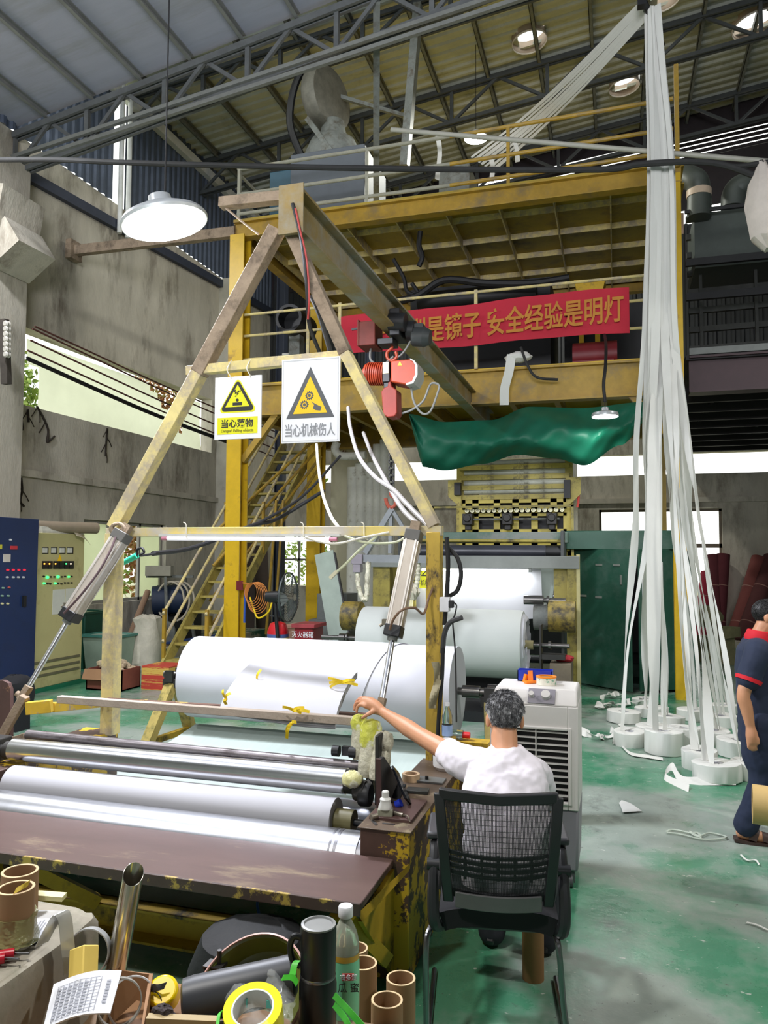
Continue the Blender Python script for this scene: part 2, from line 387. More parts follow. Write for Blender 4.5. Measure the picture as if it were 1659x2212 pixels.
# ribbed sheet: ribs run up the slope, one every 0.25 m
def roof_at(u, v, dz=-.12):
    z = 12.
    for _ in range(12): p = at(u, v, z=z); z = rz2(p.x)+dz
    return p.x, p.y
HOLES = [roof_at(*q)+(r,) for q, r in (((1142, 88), .27), ((1347, 186), .26), ((1428, -4), .27), ((1632, 52), .36))]
b = B(); ys = []; y = 10.2
while y < YB+.4:
    ys += [(y, 0), (y+.17, 0), (y+.19, -.05), (y+.25, -.05), (y+.27, 0)]; y += .27
xs = [XL-.4+i*.27 for i in range(71)]
vs = [(x, yy, rz2(x)+dz) for x in xs for yy, dz in ys]; n = len(ys); fs = []
for i in range(len(xs)-1):
    for j in range(n-1):
        cx, cy = (xs[i]+xs[i+1])/2, (ys[j][0]+ys[j+1][0])/2
        if any((cx-h[0])**2+(cy-h[1])**2 < h[2]**2 for h in HOLES): continue
        fs.append((i*n+j, (i+1)*n+j, (i+1)*n+j+1, i*n+j+1))
b.add(vs, fs); st('ceiling_ribbed', b, roofm, flat=True)
b = B()
for k in range(16):
    x = -8.85+.885*k; z = rz1(x)-.06; b.channel((x, YF, z), (x, 10.1, z), .06, .11)
st('trim_9', b, mat('pale grey purlin', (128, 130, 128), .6, var=.15))
b = B()
for k in range(17):
    x = -9.0+1.08*k; z = rz2(x)-.14; b.channel((x, 10.25, z), (x, YB, z), .07, .15)
st('trim_10', b, steel)
# trusses
def truss(name, Y, rz, x0, x1, dep, m, n, w=.1):
    b = B(); t0 = lambda x: rz(x)-.2; b0 = lambda x: rz(x)-.2-dep
    for dy in (-.05, .05):
        b.bar((x0, Y+dy, t0(x0)), (x1, Y+dy, t0(x1)), .05, w); b.bar((x0, Y+dy, b0(x0)), (x1, Y+dy, b0(x1)), .05, w*.8)
    st_ = (x1-x0)/n
    for i in range(n):
        x = x0+i*st_
        b.bar((x, Y, t0(x)), (x, Y, b0(x)), .07, .07)
        b.bar((x, Y-.02, b0(x)), (x+st_/2, Y-.02, t0(x+st_/2)), .05, .06); b.bar((x+st_/2, Y+.02, t0(x+st_/2)), (x+st_, Y+.02, b0(x+st_)), .05, .06)
    return st(name, b, m)
truss('trim_11', 10.1, rz1, XL, XR, .66, mat('grey truss steel', (96, 99, 100), .6, var=.18), 13)
st('trim_12', B().bar((XL, 10.0, rz1(XL)-.62), (XR, 10.0, rz1(XR)-1.45), .06, .06).bar((XL, 10.0, rz1(XL)-.76), (XR, 10.0, rz1(XR)-1.6), .06, .06), mat('light grey rail', (124, 126, 122), .6))
dk = mat('dark truss steel', (70, 74, 76), .6, var=.2)
truss('trim_13', 16.0, rz2, XL, XR, .75, dk, 9)
truss('trim_14', 13.2, rz2, XL, XR, .6, dk, 11, .08)
truss('trim_15', 19.2, rz2, XL, XR, .75, dk, 9)
st('trim_16', B().bar((XL+.1, 10.2, 11.2), (XL+.1, YB, 11.2), .14, .2).tube((XL+.16, 12.72, 8.3), (XL+.16, 12.72, 11.4), .05).tube((XL+.16, 12.98, 8.3), (XL+.16, 12.98, 11.4), .05), mat('white drain pipe', (220, 222, 220), .5))
st('trim_17', B().bar((-3.2, 10.1, 9.9), (-4.1, 13.0, 7.6), .1, .1).bar((-3.35, 13.1, 12.0), (-3.6, 13.1, 9.0), .14, .2), steel)
st('trim_18', B().bar((XL+.05, 9.9, 8.3), (XL+.05, 20, 8.95), .12, .18).ibeam((-6.15, 19, 0), (-6.15, 19, 11.5), .2, .2, up=(1, 0, 0)).ibeam((-7.9, 17.3, 0), (-7.9, 17.3, 12), .22, .22, up=(1, 0, 0)), mat('dark blue steel', (52, 58, 74), .6))
# greenery beyond the windows
leafm = mat('sunlit leaves', (120, 150, 60), .7, var=.5, scale=9, col2=(196, 206, 120), lo=.5, hi=.62, s2=12)
def bush(c, r, seed, n=900):
    rnd = random.Random(seed); b = B()
    for i in range(n):
        d = V(rnd.gauss(0, 1), rnd.gauss(0, 1), rnd.gauss(0, 1)).normalized()*rnd.uniform(.55, 1)
        p = V(c) + V(d.x*r[0], d.y*r[1], d.z*r[2]); a = V(rnd.gauss(0, 1), rnd.gauss(0, 1), rnd.gauss(0, 1)).normalized()*.1; e = a.cross(V(rnd.gauss(0, 1), rnd.gauss(0, 1), rnd.gauss(0, 1))).normalized()*.05
        b.add([p-a, p+e, p+a, p-e], [(0, 1, 2, 3)])
    return b
def bushes():
    tag(ob('leafy_bush', bush((-12.2, 12.8, 1.2), (1.0, 1.2, 1.3), 1), leafm, flat=True), 'green bush outside the low window beside the pale control cabinet', 'bush')
    tag(ob('leafy_bush', bush((-12.4, 15.6, 1.3), (1.0, 1.6, 1.4), 2), leafm, flat=True), 'green bush outside the right half of the low left wall window', 'bush')
    tag(ob('leafy_bush', bush(at(50, 815, X=-12.3)-V(0, 0, 2.6), (.5, .6, 3.2), 7, 1800), leafm, flat=True), 'green shrub at the near end of the long high opening', 'bush')
    tag(ob('leafy_bush', bush((-12.0, 24.0, 3.2), (3.4, 1.2, 3.3), 3, 2600), leafm, flat=True), 'tall sunlit shrubs seen through the back opening above the stairs', 'bush')
    tag(ob('leafy_bush', bush(at(335, 850, X=-12.5)-V(0, 0, 2.7), (.9, 1.6, 3.7), 4, 5200), mat('rusty leaves', (170, 120, 80), .8, var=.4, scale=9, col2=(140, 160, 80), lo=.5, hi=.6), flat=True), 'reddish green shrub showing through the tear in the plastic film', 'bush')
bushes()

vine = mat('dried vine', (46, 38, 30), .9)
for k, (pts, lab) in enumerate(((((80, 878), (95, 905), (104, 930), (102, 955), (118, 942)), 'dark dried vine below the near half of the long opening'), (((232, 925), (230, 945), (228, 985)), 'thin dark vine hanging below the middle of the long opening'), (((46, 1032), (48, 1060), (44, 1082), (52, 1094)), 'short dark vine on the ledge of the left wall'), (((60, 885), (62, 912)), 'tiny dark vine stub under the near end of the long opening'))):
    b = B().path([at(u, v, X=XL+.015) for u, v in pts], .018, n=6)
    for q in range(5): p = V(b.v[(q*17) % len(b.v)]); b.path([p, p+V(.02, .1*(q % 3-1), -.12), p+V(.02, .16*(q % 3-1), -.2)], .009, n=5)
    tag(ob('dried_vine', b, vine), lab, 'vine')
# ------------------------------------------------------------------ yellow two-level platform
PY = 11.44
grey_paint = mat('dusty pale handrail', (158, 156, 140), .6, var=.15, scale=8, col2=(150, 120, 40), lo=.6, hi=.75, s2=2)
deck_y = mat('yellow deck plate', (176, 150, 52), .6, var=.18, scale=3, col2=(96, 84, 56), lo=.48, hi=.7, s2=1.5)
pf = thing('steel_platform', 'big yellow two level steel platform on columns over the machines', 'platform', (-2.6, PY, 0))
ob('column', B().ibeam((-6, PY, 0), (-6, PY, 7.3), .26, .28, .03, up=(0, 1, 0)), yellow_clean, pf)
ob('column', B().ibeam((-6, 14.95, 0), (-6, 14.95, 7.3), .3, .3, .03, up=(0, 1, 0)), yellow_clean, pf)
ob('column', B().ibeam((.85, PY, 0), (.85, PY, 7.4), .17, .17, .02, up=(0, 1, 0)), yellow_clean, pf)
ob('column', B().ibeam((.85, 16, 0), (.85, 16, 7.4), .2, .2, .02, up=(0, 1, 0)), yellow_clean, pf)
ob('upper_beam', B().ibeam((-6.1, PY, 7.405), (.95, PY, 7.405), .18, .28), yellow, pf)
ob('wall_arm', B().bar((-9.4, PY, 7.44), (-6.1, PY, 7.40), .12, .17).cbox((-9.36, PY, 7.44), (.12, .3, .34)), dust_brown, pf)
ob('upper_beam', B().ibeam((-6.1, 16, 7.405), (.95, 16, 7.405), .18, .28).ibeam((.9, PY, 7.405), (.9, 16, 7.405), .18, .28).ibeam((-6.05, PY, 7.405), (-6.05, 16, 7.405), .18, .28), yellow, pf)
b = B()
for k in range(9): b.bar((-5.9+.84*k, PY, 7.46), (-5.9+.84*k, 16, 7.46), .02, .16)
for k in range(5): b.bar((-6, PY+.9*(k+.9), 7.49), (.9, PY+.9*(k+.9), 7.49), .02, .10)
ob('upper_joists', b, dusty_yellow, pf)
ob('upper_deck', B().box(-6.1, .95, PY-.09, 16.1, 7.545, 7.575), deck_y, pf)
def rail(p, q, r=.025): return B().tube(p, q, r, n=10)
for k, x in enumerate((-6.02, -3.75, -1.5, .75)): ob('rail_post', B().bar((x, PY-.05, 7.57), (x, PY-.05, 8.48), .05, .05), grey_paint if x < -2 else yellow, pf)
for z in (7.68, 8.02, 8.46): ob('handrail', rail((-6.05, PY-.05, z), (-2.4, PY-.05, z), .03), grey_paint, pf); ob('handrail', rail((-2.4, PY-.05, z), (.85, PY-.05, z+.05), .03), yellow, pf)
ob('rail_post', B().bar((.9, PY-.05, 7.5), (.9, PY-.05, 9.0), .06, .06), yellow, pf)
for z in (8.0, 8.4): ob('handrail', rail((-6.05, PY, z), (-6.05, 16, z), .025), grey_paint, pf)
ob('lower_beam', B().ibeam((-6.0, PY, 4.49), (.9, PY, 4.49), .2, .52, .03), yellow, pf)
ob('lower_beam', B().ibeam((-6.0, 15.5, 4.49), (.9, 15.5, 4.49), .2, .52, .03).ibeam((.85, PY, 4.5), (.85, 15.5, 4.5), .18, .4).ibeam((-6, PY, 4.5), (-6, 15.5, 4.5), .18, .4), yellow, pf)
b = B()
for k in range(9): b.ibeam((-5.2+.72*k, PY, 4.55), (-5.2+.72*k, 15.5, 4.55), .09, .26)
ob('lower_joists', b, yellow, pf)
ob('lower_deck', B().box(-6.0, .9, PY, 15.6, 4.76, 4.79), mat('bright yellow plate', (214, 180, 40), .5, var=.1), pf)
ob('corner_brace', B().bar((.78, PY, 3.6), (.2, PY, 4.3), .1, .1).bar((-5.9, PY, 3.5), (-5.3, PY, 4.25), .1, .1), yellow, pf)
ob('corner_brace', B().bar((.85, PY, 6.6), (.85, PY+.8, 7.3), .1, .1).bar((-5.9, PY, 6.5), (-5.3, PY, 7.25), .08, .08), yellow, pf)
for z in (5.22, 5.62, 5.98): ob('handrail', rail((-6.0, PY-.03, z-.03), (.85, PY-.03, z), .022), dusty_yellow, pf)
for x in (-4.75, -4.2, -2.0, .5): ob('rail_post', B().bar((x, PY-.02, 4.78), (x, PY-.02, 6.0), .05, .05), dusty_yellow, pf)
# red slogan banner tied to the lower rail
redc = mat('red banner cloth', (190, 24, 50), .7, var=.08, scale=1.5)
gold = mat('gold lettering', (190, 124, 30), .6, var=.1)
bn = thing('slogan_banner', 'long red cloth banner with gold characters tied to the lower platform rail', 'banner', (-1.95, PY-.1, 5.12))
def bfn(a, c): return (-4.15+4.37*a, PY-.1-.02*math.sin(a*23)-.02*c, 5.13+.02*a+c*(.60+.06*a)+.015*math.sin(a*9+1))
ob('cloth', B().grid(bfn, 50, 4, .006), redc, bn)
text('lettering', '事故教训是镜子 安全经验是明灯', .42, (at(1045, 700, Y=PY-.17).x, PY-.17, 5.43), (1, 0, .03), (0, 0, 1), gold, bn, sx=.67, bold=.008)
# machines standing on the decks
gm = thing('fan_unit', 'grey boxed fan unit behind the left half of the top handrail', 'fan unit', (-4.7, 12.9, 7.58))
ob('casing', B().box(-5.5, -4.1, 12.3, 13.6, 7.58, 9.1), mat('blue grey sheet', (86, 92, 100), .6, var=.08), gm, bev=.02)
ob('side_box', B().box(-6.0, -5.5, 12.5, 13.4, 7.58, 8.95), mat('teal sheet', (40, 78, 96), .5), gm, bev=.02)
ob('inlet_cone', B().lathe([(.55, 0), (.55, .2), (.42, .5), (.25, .62), (.2, .9)], (-4.95, 13.0, 9.1), n=24), steel, gm)
ob('fan_scroll', B().lathe([(.35, -.17), (.56, -.15), (.6, -.08), (.6, .08), (.56, .15), (.35, .17)], (-5.1, 13.0, 10.45), (1, -.3, 0), 28), mat('greasy grey casing', (104, 102, 92), .6, var=.3, scale=6), gm)
ob('intake_hose', B().path([(-5.45, 12.8, 9.2), (-5.65, 12.6, 9.9), (-5.5, 12.6, 10.7), (-5.15, 12.8, 11.05)], .07), black, gm)
ob('strut', B().bar((-5.3, 12.6, 9.9), (-4.4, 12.4, 8.6), .09, .09).bar((-4.9, 13.2, 10.6), (-3.6, 13.6, 10.2), .07, .07), steel, gm)
fd = thing('film_feeder', 'grey machine on the top deck where the white strips run in', 'feeder machine', (-2.2, 13.1, 7.58))
ob('housing', B().box(-2.9, -2.35, 12.8, 13.6, 7.58, 8.75), steel, fd, bev=.02)
ob('motor', B().tube((-3.5, 13, 7.85), (-2.9, 13, 7.85), .2).tube((-2.35, 13.2, 7.9), (-1.7, 13.2, 7.9), .16), black, fd)
ob('roller', B().tube((-2.35, 13.0, 8.2), (-1.0, 13.0, 8.2), .07), steel, fd)
ob('base', B().box(-3.6, -.9, 12.75, 13.7, 7.58, 7.66), black, fd)
tag(ob('machine_block', B().box(-3.4, -1.0, 12.8, 14.6, 4.79, 6.6).box(-.8, .6, 13.2, 14.4, 4.79, 6.2).tube((-3.2, 12.6, 6.3), (-1.2, 12.6, 6.3), .16), black), 'black machine block on the lower deck behind the red banner', 'machine')
ft = thing('blower_motor', 'black cylindrical blower on the lower deck left of the banner', 'blower', (-5.2, 12.1, 4.79))
ob('barrel', B().ring((-5.25, 11.75, 5.95), (0, 1, 0), .24, .19, .7).tube((-5.25, 12.0, 5.95), (-5.25, 12.42, 5.95), .2), black, ft)
ob('stand', B().bar((-5.25, 12.1, 4.79), (-5.25, 12.1, 5.75), .2, .2).bar((-5.5, 12.1, 4.85), (-5, 12.1, 4.85), .4, .1), steel, ft)
tag(ob('control_cabinet', B().box(-5.75, -5.45, 12.6, 12.9, 4.79, 5.6), mat('off white sheet', (205, 205, 198), .5), bev=.01), 'off white control box on the lower deck beside the black blower', 'control box')
tag(ob('yellow_hopper', B().prism([at(1250, 648, Y=13), at(1296, 648, Y=13), at(1308, 602, Y=13), at(1240, 605, Y=13)], (0, .4, 0)).bar((at(1255, 640, Y=13.1).x, 13.1, 4.79), at(1255, 640, Y=13.1), .08, .08).bar((at(1290, 640, Y=13.1).x, 13.1, 4.79), at(1290, 640, Y=13.1), .08, .08), yellow_clean), 'bright yellow hopper above the right end of the banner', 'hopper')
tag(ob('red_motor', B().tube((-.6, 12.0, 5.02), (.05, 12.0, 5.02), .2).box(-.6, 0, 11.8, 12.2, 4.79, 4.9), mat('dark red paint', (120, 24, 34), .5)), 'dark red motor on the deck under the banner end', 'motor')
# black cable bundles slung under the upper deck
rub = mat('black rubber cable', (24, 24, 26), .6, var=.2)
tag(ob('cable_bundle', B().path([at(835, 655, Y=12), at(900, 640, Y=12), at(960, 605, Y=12), at(1050, 612, Y=12), at(1150, 612, Y=12), at(1230, 600, Y=12)], .06), rub), 'black cable bundle slung under the upper deck', 'cable')
tag(ob('drop_cable', B().path([at(908, 500, Y=12), at(905, 530, Y=12), at(912, 555, Y=12), at(905, 575, Y=12)], .045), rub), 'short black cable loop hanging from the upper deck ribs', 'cable')
tag(ob('drop_cable', B().path([at(850, 560, Y=12), at(872, 600, Y=12), at(880, 630, Y=12), at(905, 638, Y=12), at(890, 612, Y=12)], .035), rub), 'curled black cable hanging over the crane beam', 'cable')
# ------------------------------------------------------------------ stairs
sm = mat('worn yellow stair steel', (176, 160, 84), .65, var=.2, scale=7, col2=(98, 88, 62), lo=.5, hi=.7, s2=4)
sr = thing('staircase', 'steep yellow steel stair with pipe handrails up to the lower deck', 'staircase', (-6.55, 13, 0))
A0, A1 = V(0, 10.75, .0), V(0, 15.45, 4.4)
for x in (-6.95, -6.22): ob('stringer', B().bar((x, A0.y, .05), (x, A1.y, A1.z), .05, .2), sm, sr)
for k in range(1, 18):
    t = k/18; p = A0.lerp(A1, t); ob('tread', B().box(-6.93, -6.24, p.y-.13, p.y+.13, p.z-.02, p.z+.02), sm, sr)
for x in (-6.97, -6.2):
    for h in (.45, .9): ob('handrail', B().tube((x, A0.y+.1, h+.1), (x, A1.y, A1.z+h), .025, n=10), dusty_yellow, sr)
    for t in (.03, .45, .97):
        p = A0.lerp(A1, t); ob('rail_post', B().bar((x, p.y, p.z), (x, p.y, p.z+.95), .05, .05), yellow, sr)
# a second flight beside it, coming down towards the fan
s2 = thing('stair_rail', 'bright yellow sloping stair railing between the two thick columns', 'railing', (-5.3, 13, 0))
for h, dx in ((.0, 0), (.35, 0), (.75, 0), (1.15, 0)):
    p0 = at(447+18*h, 1365-190*h, Y=12.2); p1 = at(690+10*h, 1010-70*h, Y=14.2)
    ob('rail_bar', B().tube(p0, p1, .028, n=10), yellow, s2)
ob('rail_post', B().tube(at(597, 1290, Y=13.3), at(612, 1080, Y=13.3), .025).bar(at(575, 1370, Y=13.0), at(597, 1080, Y=13.0), .04, .04).bar(at(455, 1370, Y=12.2), at(455, 1330, Y=12.2), .05, .05), yellow, s2)
# ------------------------------------------------------------------ crane frame over the winder
AY = 4.8
gf = thing('crane_frame', 'yellow A shaped steel frame carrying the crane beam over the winder', 'crane frame', (-2.3, AY, .66))
ap = V(-2.2, AY, 4.28)
ob('post', B().bar((-3.5, AY, .66), (-3.5, AY, 2.1), .1, .1), dusty_yellow, gf, bev=.004)
ob('post', B().bar((-1.11, AY, .66), (-1.11, AY, 2.1), .09, .1), mat('chipped yellow post', (190, 158, 60), .6, var=.2, scale=5, col2=(60, 50, 40), lo=.53, hi=.62, s2=6, stretch=(1, 1, .5)), gf, bev=.004)
ob('crossbar', B().bar((-3.55, AY, 2.11), (-1.06, AY, 2.11), .08, .062), mat('faded yellow bar', (206, 186, 110), .7, var=.1, scale=4, col2=(190, 182, 170), lo=.45, hi=.6, s2=3), gf, bev=.003)
ob('diagonal', B().bar((-3.5, AY, 2.14), (-2.83, AY, 3.24), .09, .1, (0, 1, 0)), dusty_yellow, gf, bev=.004)
ob('diagonal', B().bar((-2.83, AY, 3.24), (-2.24, AY, 4.22), .10, .1, (0, 1, 0)), dust_brown, gf, bev=.004)
ob('diagonal', B().bar((-1.11, AY, 2.14), (-1.72, AY, 3.3), .07, .1, (0, 1, 0)), dusty_yellow, gf, bev=.004)
ob('diagonal', B().bar((-1.72, AY, 3.3), (-2.14, AY, 4.2), .08, .1, (0, 1, 0)), dust_brown, gf, bev=.004)
ob('collar_bar', B().bar((-2.92, AY, 3.26), (-1.7, AY, 3.29), .07, .065), dusty_yellow, gf, bev=.003)
ob('top_arm', B().bar((-2.68, AY, 4.46), (-2.12, AY, 4.44), .08, .07).path([(-2.66, AY, 4.44), (-2.5, AY+.02, 4.3), (-2.38, AY, 4.2)], .008), dust_brown, gf)
ob('crane_beam', B().ibeam((-2.08, AY-.12, 4.29), (-2.08, 13.2, 4.29), .15, .3, .02).box(-2.17, -1.99, AY-.13, AY-.115, 4.12, 4.46), mat('faded olive beam', (146, 124, 76), .7, var=.2, scale=3, col2=(150, 148, 138), lo=.45, hi=.62, s2=1.2), gf)
# fluorescent tube under the crossbar
ft = thing('fluorescent_lamp', 'long white fluorescent tube tied under the yellow crossbar', 'tube light', (-2.4, AY-.02, 2.0))
ob('tube', B().tube(at(362, 1163, Y=AY-.06), at(712, 1165, Y=AY-.06), .0145), mat('white glass tube', (246, 244, 250), .3, emit=(250, 246, 255), es=.35), ft)
ob('end_cap', B().tube(at(350, 1163, Y=AY-.06), at(362, 1163, Y=AY-.06), .014), mat('pink cap', (190, 120, 140), .5), ft)
ob('end_cap', B().tube(at(712, 1165, Y=AY-.06), at(728, 1165, Y=AY-.06), .014), mat('pink cap', (190, 120, 140), .5), ft)
ob('batten', B().bar(at(345, 1156, Y=AY-.05), at(735, 1156, Y=AY-.05), .03, .018), mat('pale batten', (200, 200, 196), .5), ft)
b = B()
for u in (402, 655, 786): b.path([at(u-6, 1128, Y=AY-.06), at(u, 1134, Y=AY-.06), at(u+1, 1160, Y=AY-.075), at(u+9, 1166, Y=AY-.06)], .004, n=6)
ob('tie', b, mat('white string', (220, 214, 200), .8), ft)
# warning signs
wht = mat('white sign board', (232, 232, 236), .45, var=.02); blk = mat('sign black', (42, 42, 42), .5, var=.02); sy = mat('sign yellow', (246, 196, 10), .45, var=.02); sly = mat('sign lemon', (226, 222, 30), .45, var=.02); dgr = mat('sign dark grey', (84, 86, 90), .5, var=.02)
EX, EZ = V(1, 0, 0), V(0, 0, 1)
def tri(c, w, h, y, m, parent, name, t=.002):
    return ob(name, B().prism([(c[0]-w/2, y, c[1]), (c[0]+w/2, y, c[1]), (c[0], y, c[1]+h)], (0, t, 0)), m, parent, flat=True)
def rtri(c, w, h, y, m, parent, name, r=.02):
    P = [(c[0]-w/2, c[1]), (c[0]+w/2, c[1]), (c[0], c[1]+h)]; cx, cz = c[0], c[1]+h*.38; pts = []
    for i, p in enumerate(P):
        a0 = (-150, -30, 90)[i]-60
        qx, qz = p[0]+(cx-p[0])*r/.1, p[1]+(cz-p[1])*r/.1
        for k in range(7):
            a = math.radians(a0+20*k); pts.append((qx+r*math.cos(a), y, qz+r*math.sin(a)))
    return ob(name, B().prism(pts, (0, .002, 0)), m, parent, flat=True)
SY = AY-.075
sg = thing('warning_sign', 'smaller white falling objects warning sign hung on strings from the A frame', 'sign', (-2.475, SY, 2.74))
x0, x1, z0, z1 = -2.66, -2.305, 2.745, 3.18
ob('board', B().box(x0, x1, SY, SY+.012, z0, z1), wht, sg, bev=.002)
cx = (x0+x1)/2
rtri((cx, z0+.185), .285, .235, SY-.002, sly, sg, 'triangle_edge', .022)
rtri((cx, z0+.197), .25, .205, SY-.004, blk, sg, 'triangle', .02)
tri((cx, z0+.222), .185, .155, SY-.006, sly, sg, 'triangle_field')
b = B().box(cx-.035, cx+.035, SY-.008, SY-.006, z0+.232, z0+.252).tube((cx, SY-.009, z0+.268), (cx, SY-.006, z0+.268), .011)
b.f = b.f
for k in range(14):
    q = random.Random(k); b.cbox((cx+q.uniform(-.03, .03), SY-.007, z0+.29+q.uniform(0, .05)), (q.uniform(.005, .016), .002, q.uniform(.004, .009)), ry=q.uniform(0, 3))
ob('pictogram', b, blk, sg)
ob('label_band', B().box(x0+.025, x1-.025, SY-.003, SY, z0+.035, z0+.15), sly, sg)
text('lettering', '当心落物', .062, (cx, SY-.004, z0+.108), EX, EZ, blk, sg, bold=.0012)
text('lettering', 'Danger! Falling objects', .027, (cx, SY-.004, z0+.055), EX, EZ, mat('olive print', (120, 120, 20), .5), sg, bold=.0004)
b = B()
for dx in (-.075, .075): b.path([(cx+dx+.02, SY+.005, z1-.015), (cx+dx+.02, SY-.01, z1+.0), (cx+dx-.004, SY-.012, z1+.05), (cx+dx-.01, AY-.02, z1+.13)], .004, n=6)
ob('string', b, mat('white string', (220, 214, 200), .8), sg)
s3 = thing('warning_sign', 'larger white sign with a yellow triangle of gears and a hand on the A frame', 'sign', (-1.97, SY, 2.7))
x0, x1, z0, z1 = -2.155, -1.735, 2.70, 3.27
ob('board', B().box(x0, x1, SY, SY+.012, z0, z1), wht, s3, bev=.004)
cx = (x0+x1)/2
ob('rim', B().box(x0+.01, x1-.01, SY-.002, SY, z0+.01, z0+.014).box(x0+.01, x1-.01, SY-.002, SY, z1-.014, z1-.01).box(x0+.01, x0+.014, SY-.002, SY, z0+.01, z1-.01).box(x1-.014, x1-.01, SY-.002, SY, z0+.01, z1-.01), mat('sign pale grey', (196, 198, 202), .5), s3)
tri((cx, z0+.165), .345, .345, SY-.003, dgr, s3, 'triangle')
tri((cx, z0+.195), .245, .25, SY-.005, sy, s3, 'triangle_field')
def gear(c, r, y):
    b = B(); n = 12; pts = []
    b.ring((c[0], y, c[1]), (0, 1, 0), r, r*.7, .002).tube((c[0], y, c[1]), (c[0], y+.002, c[1]), r*.45, n=14)
    for k in range(n):
        a = 2*math.pi*k/n; b.cbox((c[0]+r*1.12*math.cos(a), y+.001, c[1]+r*1.12*math.sin(a)), (r*.3, .002, r*.28), ry=-a)
    return b
ob('gear_mark', gear((cx-.005, z0+.315), .024, SY-.007), dgr, s3); ob('gear_mark', gear((cx-.04, z0+.255), .024, SY-.007), dgr, s3)
ob('hand_mark', B().prism([(cx+.008, SY-.007, z0+.275), (cx+.055, SY-.007, z0+.248), (cx+.083, SY-.007, z0+.235), (cx+.075, SY-.007, z0+.21), (cx+.04, SY-.007, z0+.215), (cx+.022, SY-.007, z0+.228), (cx+.03, SY-.007, z0+.25)], (0, .002, 0)), dgr, s3, flat=True)
text('lettering', '当心机械伤人', .092, (cx, SY-.003, z0+.085), EX, EZ, mat('sign grey print', (140, 142, 146), .5), s3, sx=.66, bold=.0012)
# ------------------------------------------------------------------ chain hoist on the beam
org = mat('orange hoist paint', (170, 62, 30), .5, var=.15, scale=8, col2=(120, 60, 44), lo=.55, hi=.75)
rust = mat('rusty red paint', (104, 42, 32), .7, var=.2, scale=9)
HY = 7.15; k_ = .00446
def hp(u, v, dy=0.): p = at(u, v, Y=HY); return V(p.x, HY+dy, p.z)
ht = thing('chain_hoist', 'orange electric chain hoist hanging from a trolley on the crane beam', 'hoist', hp(850, 905))
ob('trolley', B().cbox(hp(862, 705), (.10, .34, .26)).cbox(hp(838, 742), (.16, .2, .06)).tube(hp(850, 705, -.14), hp(885, 705, -.14), .09).tube(hp(850, 705, .14), hp(885, 705, .14), .09).tube(hp(880, 715), hp(897, 715), .10), black, ht, bev=.006)
ob('trolley_motor', B().tube(hp(893, 727), hp(918, 728), .095, n=20).tube(hp(916, 728), hp(930, 729), .1, .07, n=20).cbox(hp(905, 707), (.1, .1, .05)), mat('dark grey motor', (52, 56, 56), .5), ht)
ob('junction_box', B().cbox(hp(801, 727), (.17, .26, .24)).cbox(hp(783, 727), (.02, .28, .26)), rust, ht, bev=.008)
ob('box_arm', B().bar(hp(760, 712), hp(835, 700), .02, .02), black, ht)
ob('hook', B().path([hp(846, 740), hp(846, 752), hp(836, 762), hp(838, 775), hp(848, 779), hp(857, 771), hp(855, 760)], .016), org, ht)
b = B()
for k in range(9): b.tube(hp(793+k*4.6, 808), hp(795+k*4.6, 808), .115-.01*(k == 0), n=20)
b.tube(hp(790, 808), hp(836, 808), .095, n=20); b.tube(hp(786, 808), hp(793, 808), .06, .09, n=20)
ob('finned_motor', b, org, ht)
ob('control_head', B().cbox(hp(840, 808), (.075, .2, .2)).cbox(hp(840, 830), (.06, .16, .12)), black, ht, bev=.006)
ob('rating_plate', B().cbox(hp(840, 800, -.105), (.06, .01, .11)), mat('brass plate', (190, 180, 140), .4), ht)
ob('gear_case', B().prism([hp(851, 785, -.12), hp(893, 782, -.12), hp(901, 787, -.12), hp(906, 795, -.12), hp(906, 815, -.12), hp(898, 832, -.12), hp(884, 836, -.12), hp(870, 834, -.12), hp(851, 830, -.12)], (0, .24, 0)), org, ht, bev=.012)
ob('case_edge', B().prism([hp(893, 781, -.13), hp(903, 786, -.13), hp(909, 796, -.13), hp(909, 816, -.13), hp(900, 834, -.13), hp(884, 838, -.13), hp(884, 834, -.13), hp(897, 830, -.13), hp(904, 815, -.13), hp(904, 796, -.13), hp(899, 787, -.13), hp(893, 784, -.13)], (0, .26, 0)), mat('light grey casting', (180, 180, 176), .5), ht)
ob('warning_label', B().prism([hp(866, 796, -.124), hp(876, 796, -.124), hp(871, 787, -.124)], (0, .002, 0)), sy, ht)
P = [hp(845, 820), hp(849, 820), hp(851, 838), hp(862, 846), hp(863, 895), hp(858, 903), hp(842, 905), hp(833, 898), hp(829, 850), hp(834, 842), hp(843, 838)]
ob('chain_bag', B().prism([V(p.x, HY-.09, p.z) for p in P], (0, .18, 0)), mat('dusty red chain bag', (140, 46, 32), .6, var=.15), ht, bev=.015)
ob('wire', B().path([hp(802, 745), hp(800, 775), hp(815, 787), hp(835, 783), hp(850, 770)], .012).path([hp(897, 708), hp(885, 740), hp(868, 765), hp(852, 775)], .01).path([hp(888, 838), hp(895, 870), hp(912, 893), hp(930, 888), hp(945, 850), hp(948, 832), hp(930, 830), hp(915, 865), hp(890, 885), hp(868, 893)], .011), mat('grey hoist cable', (120, 120, 116), .6), ht)
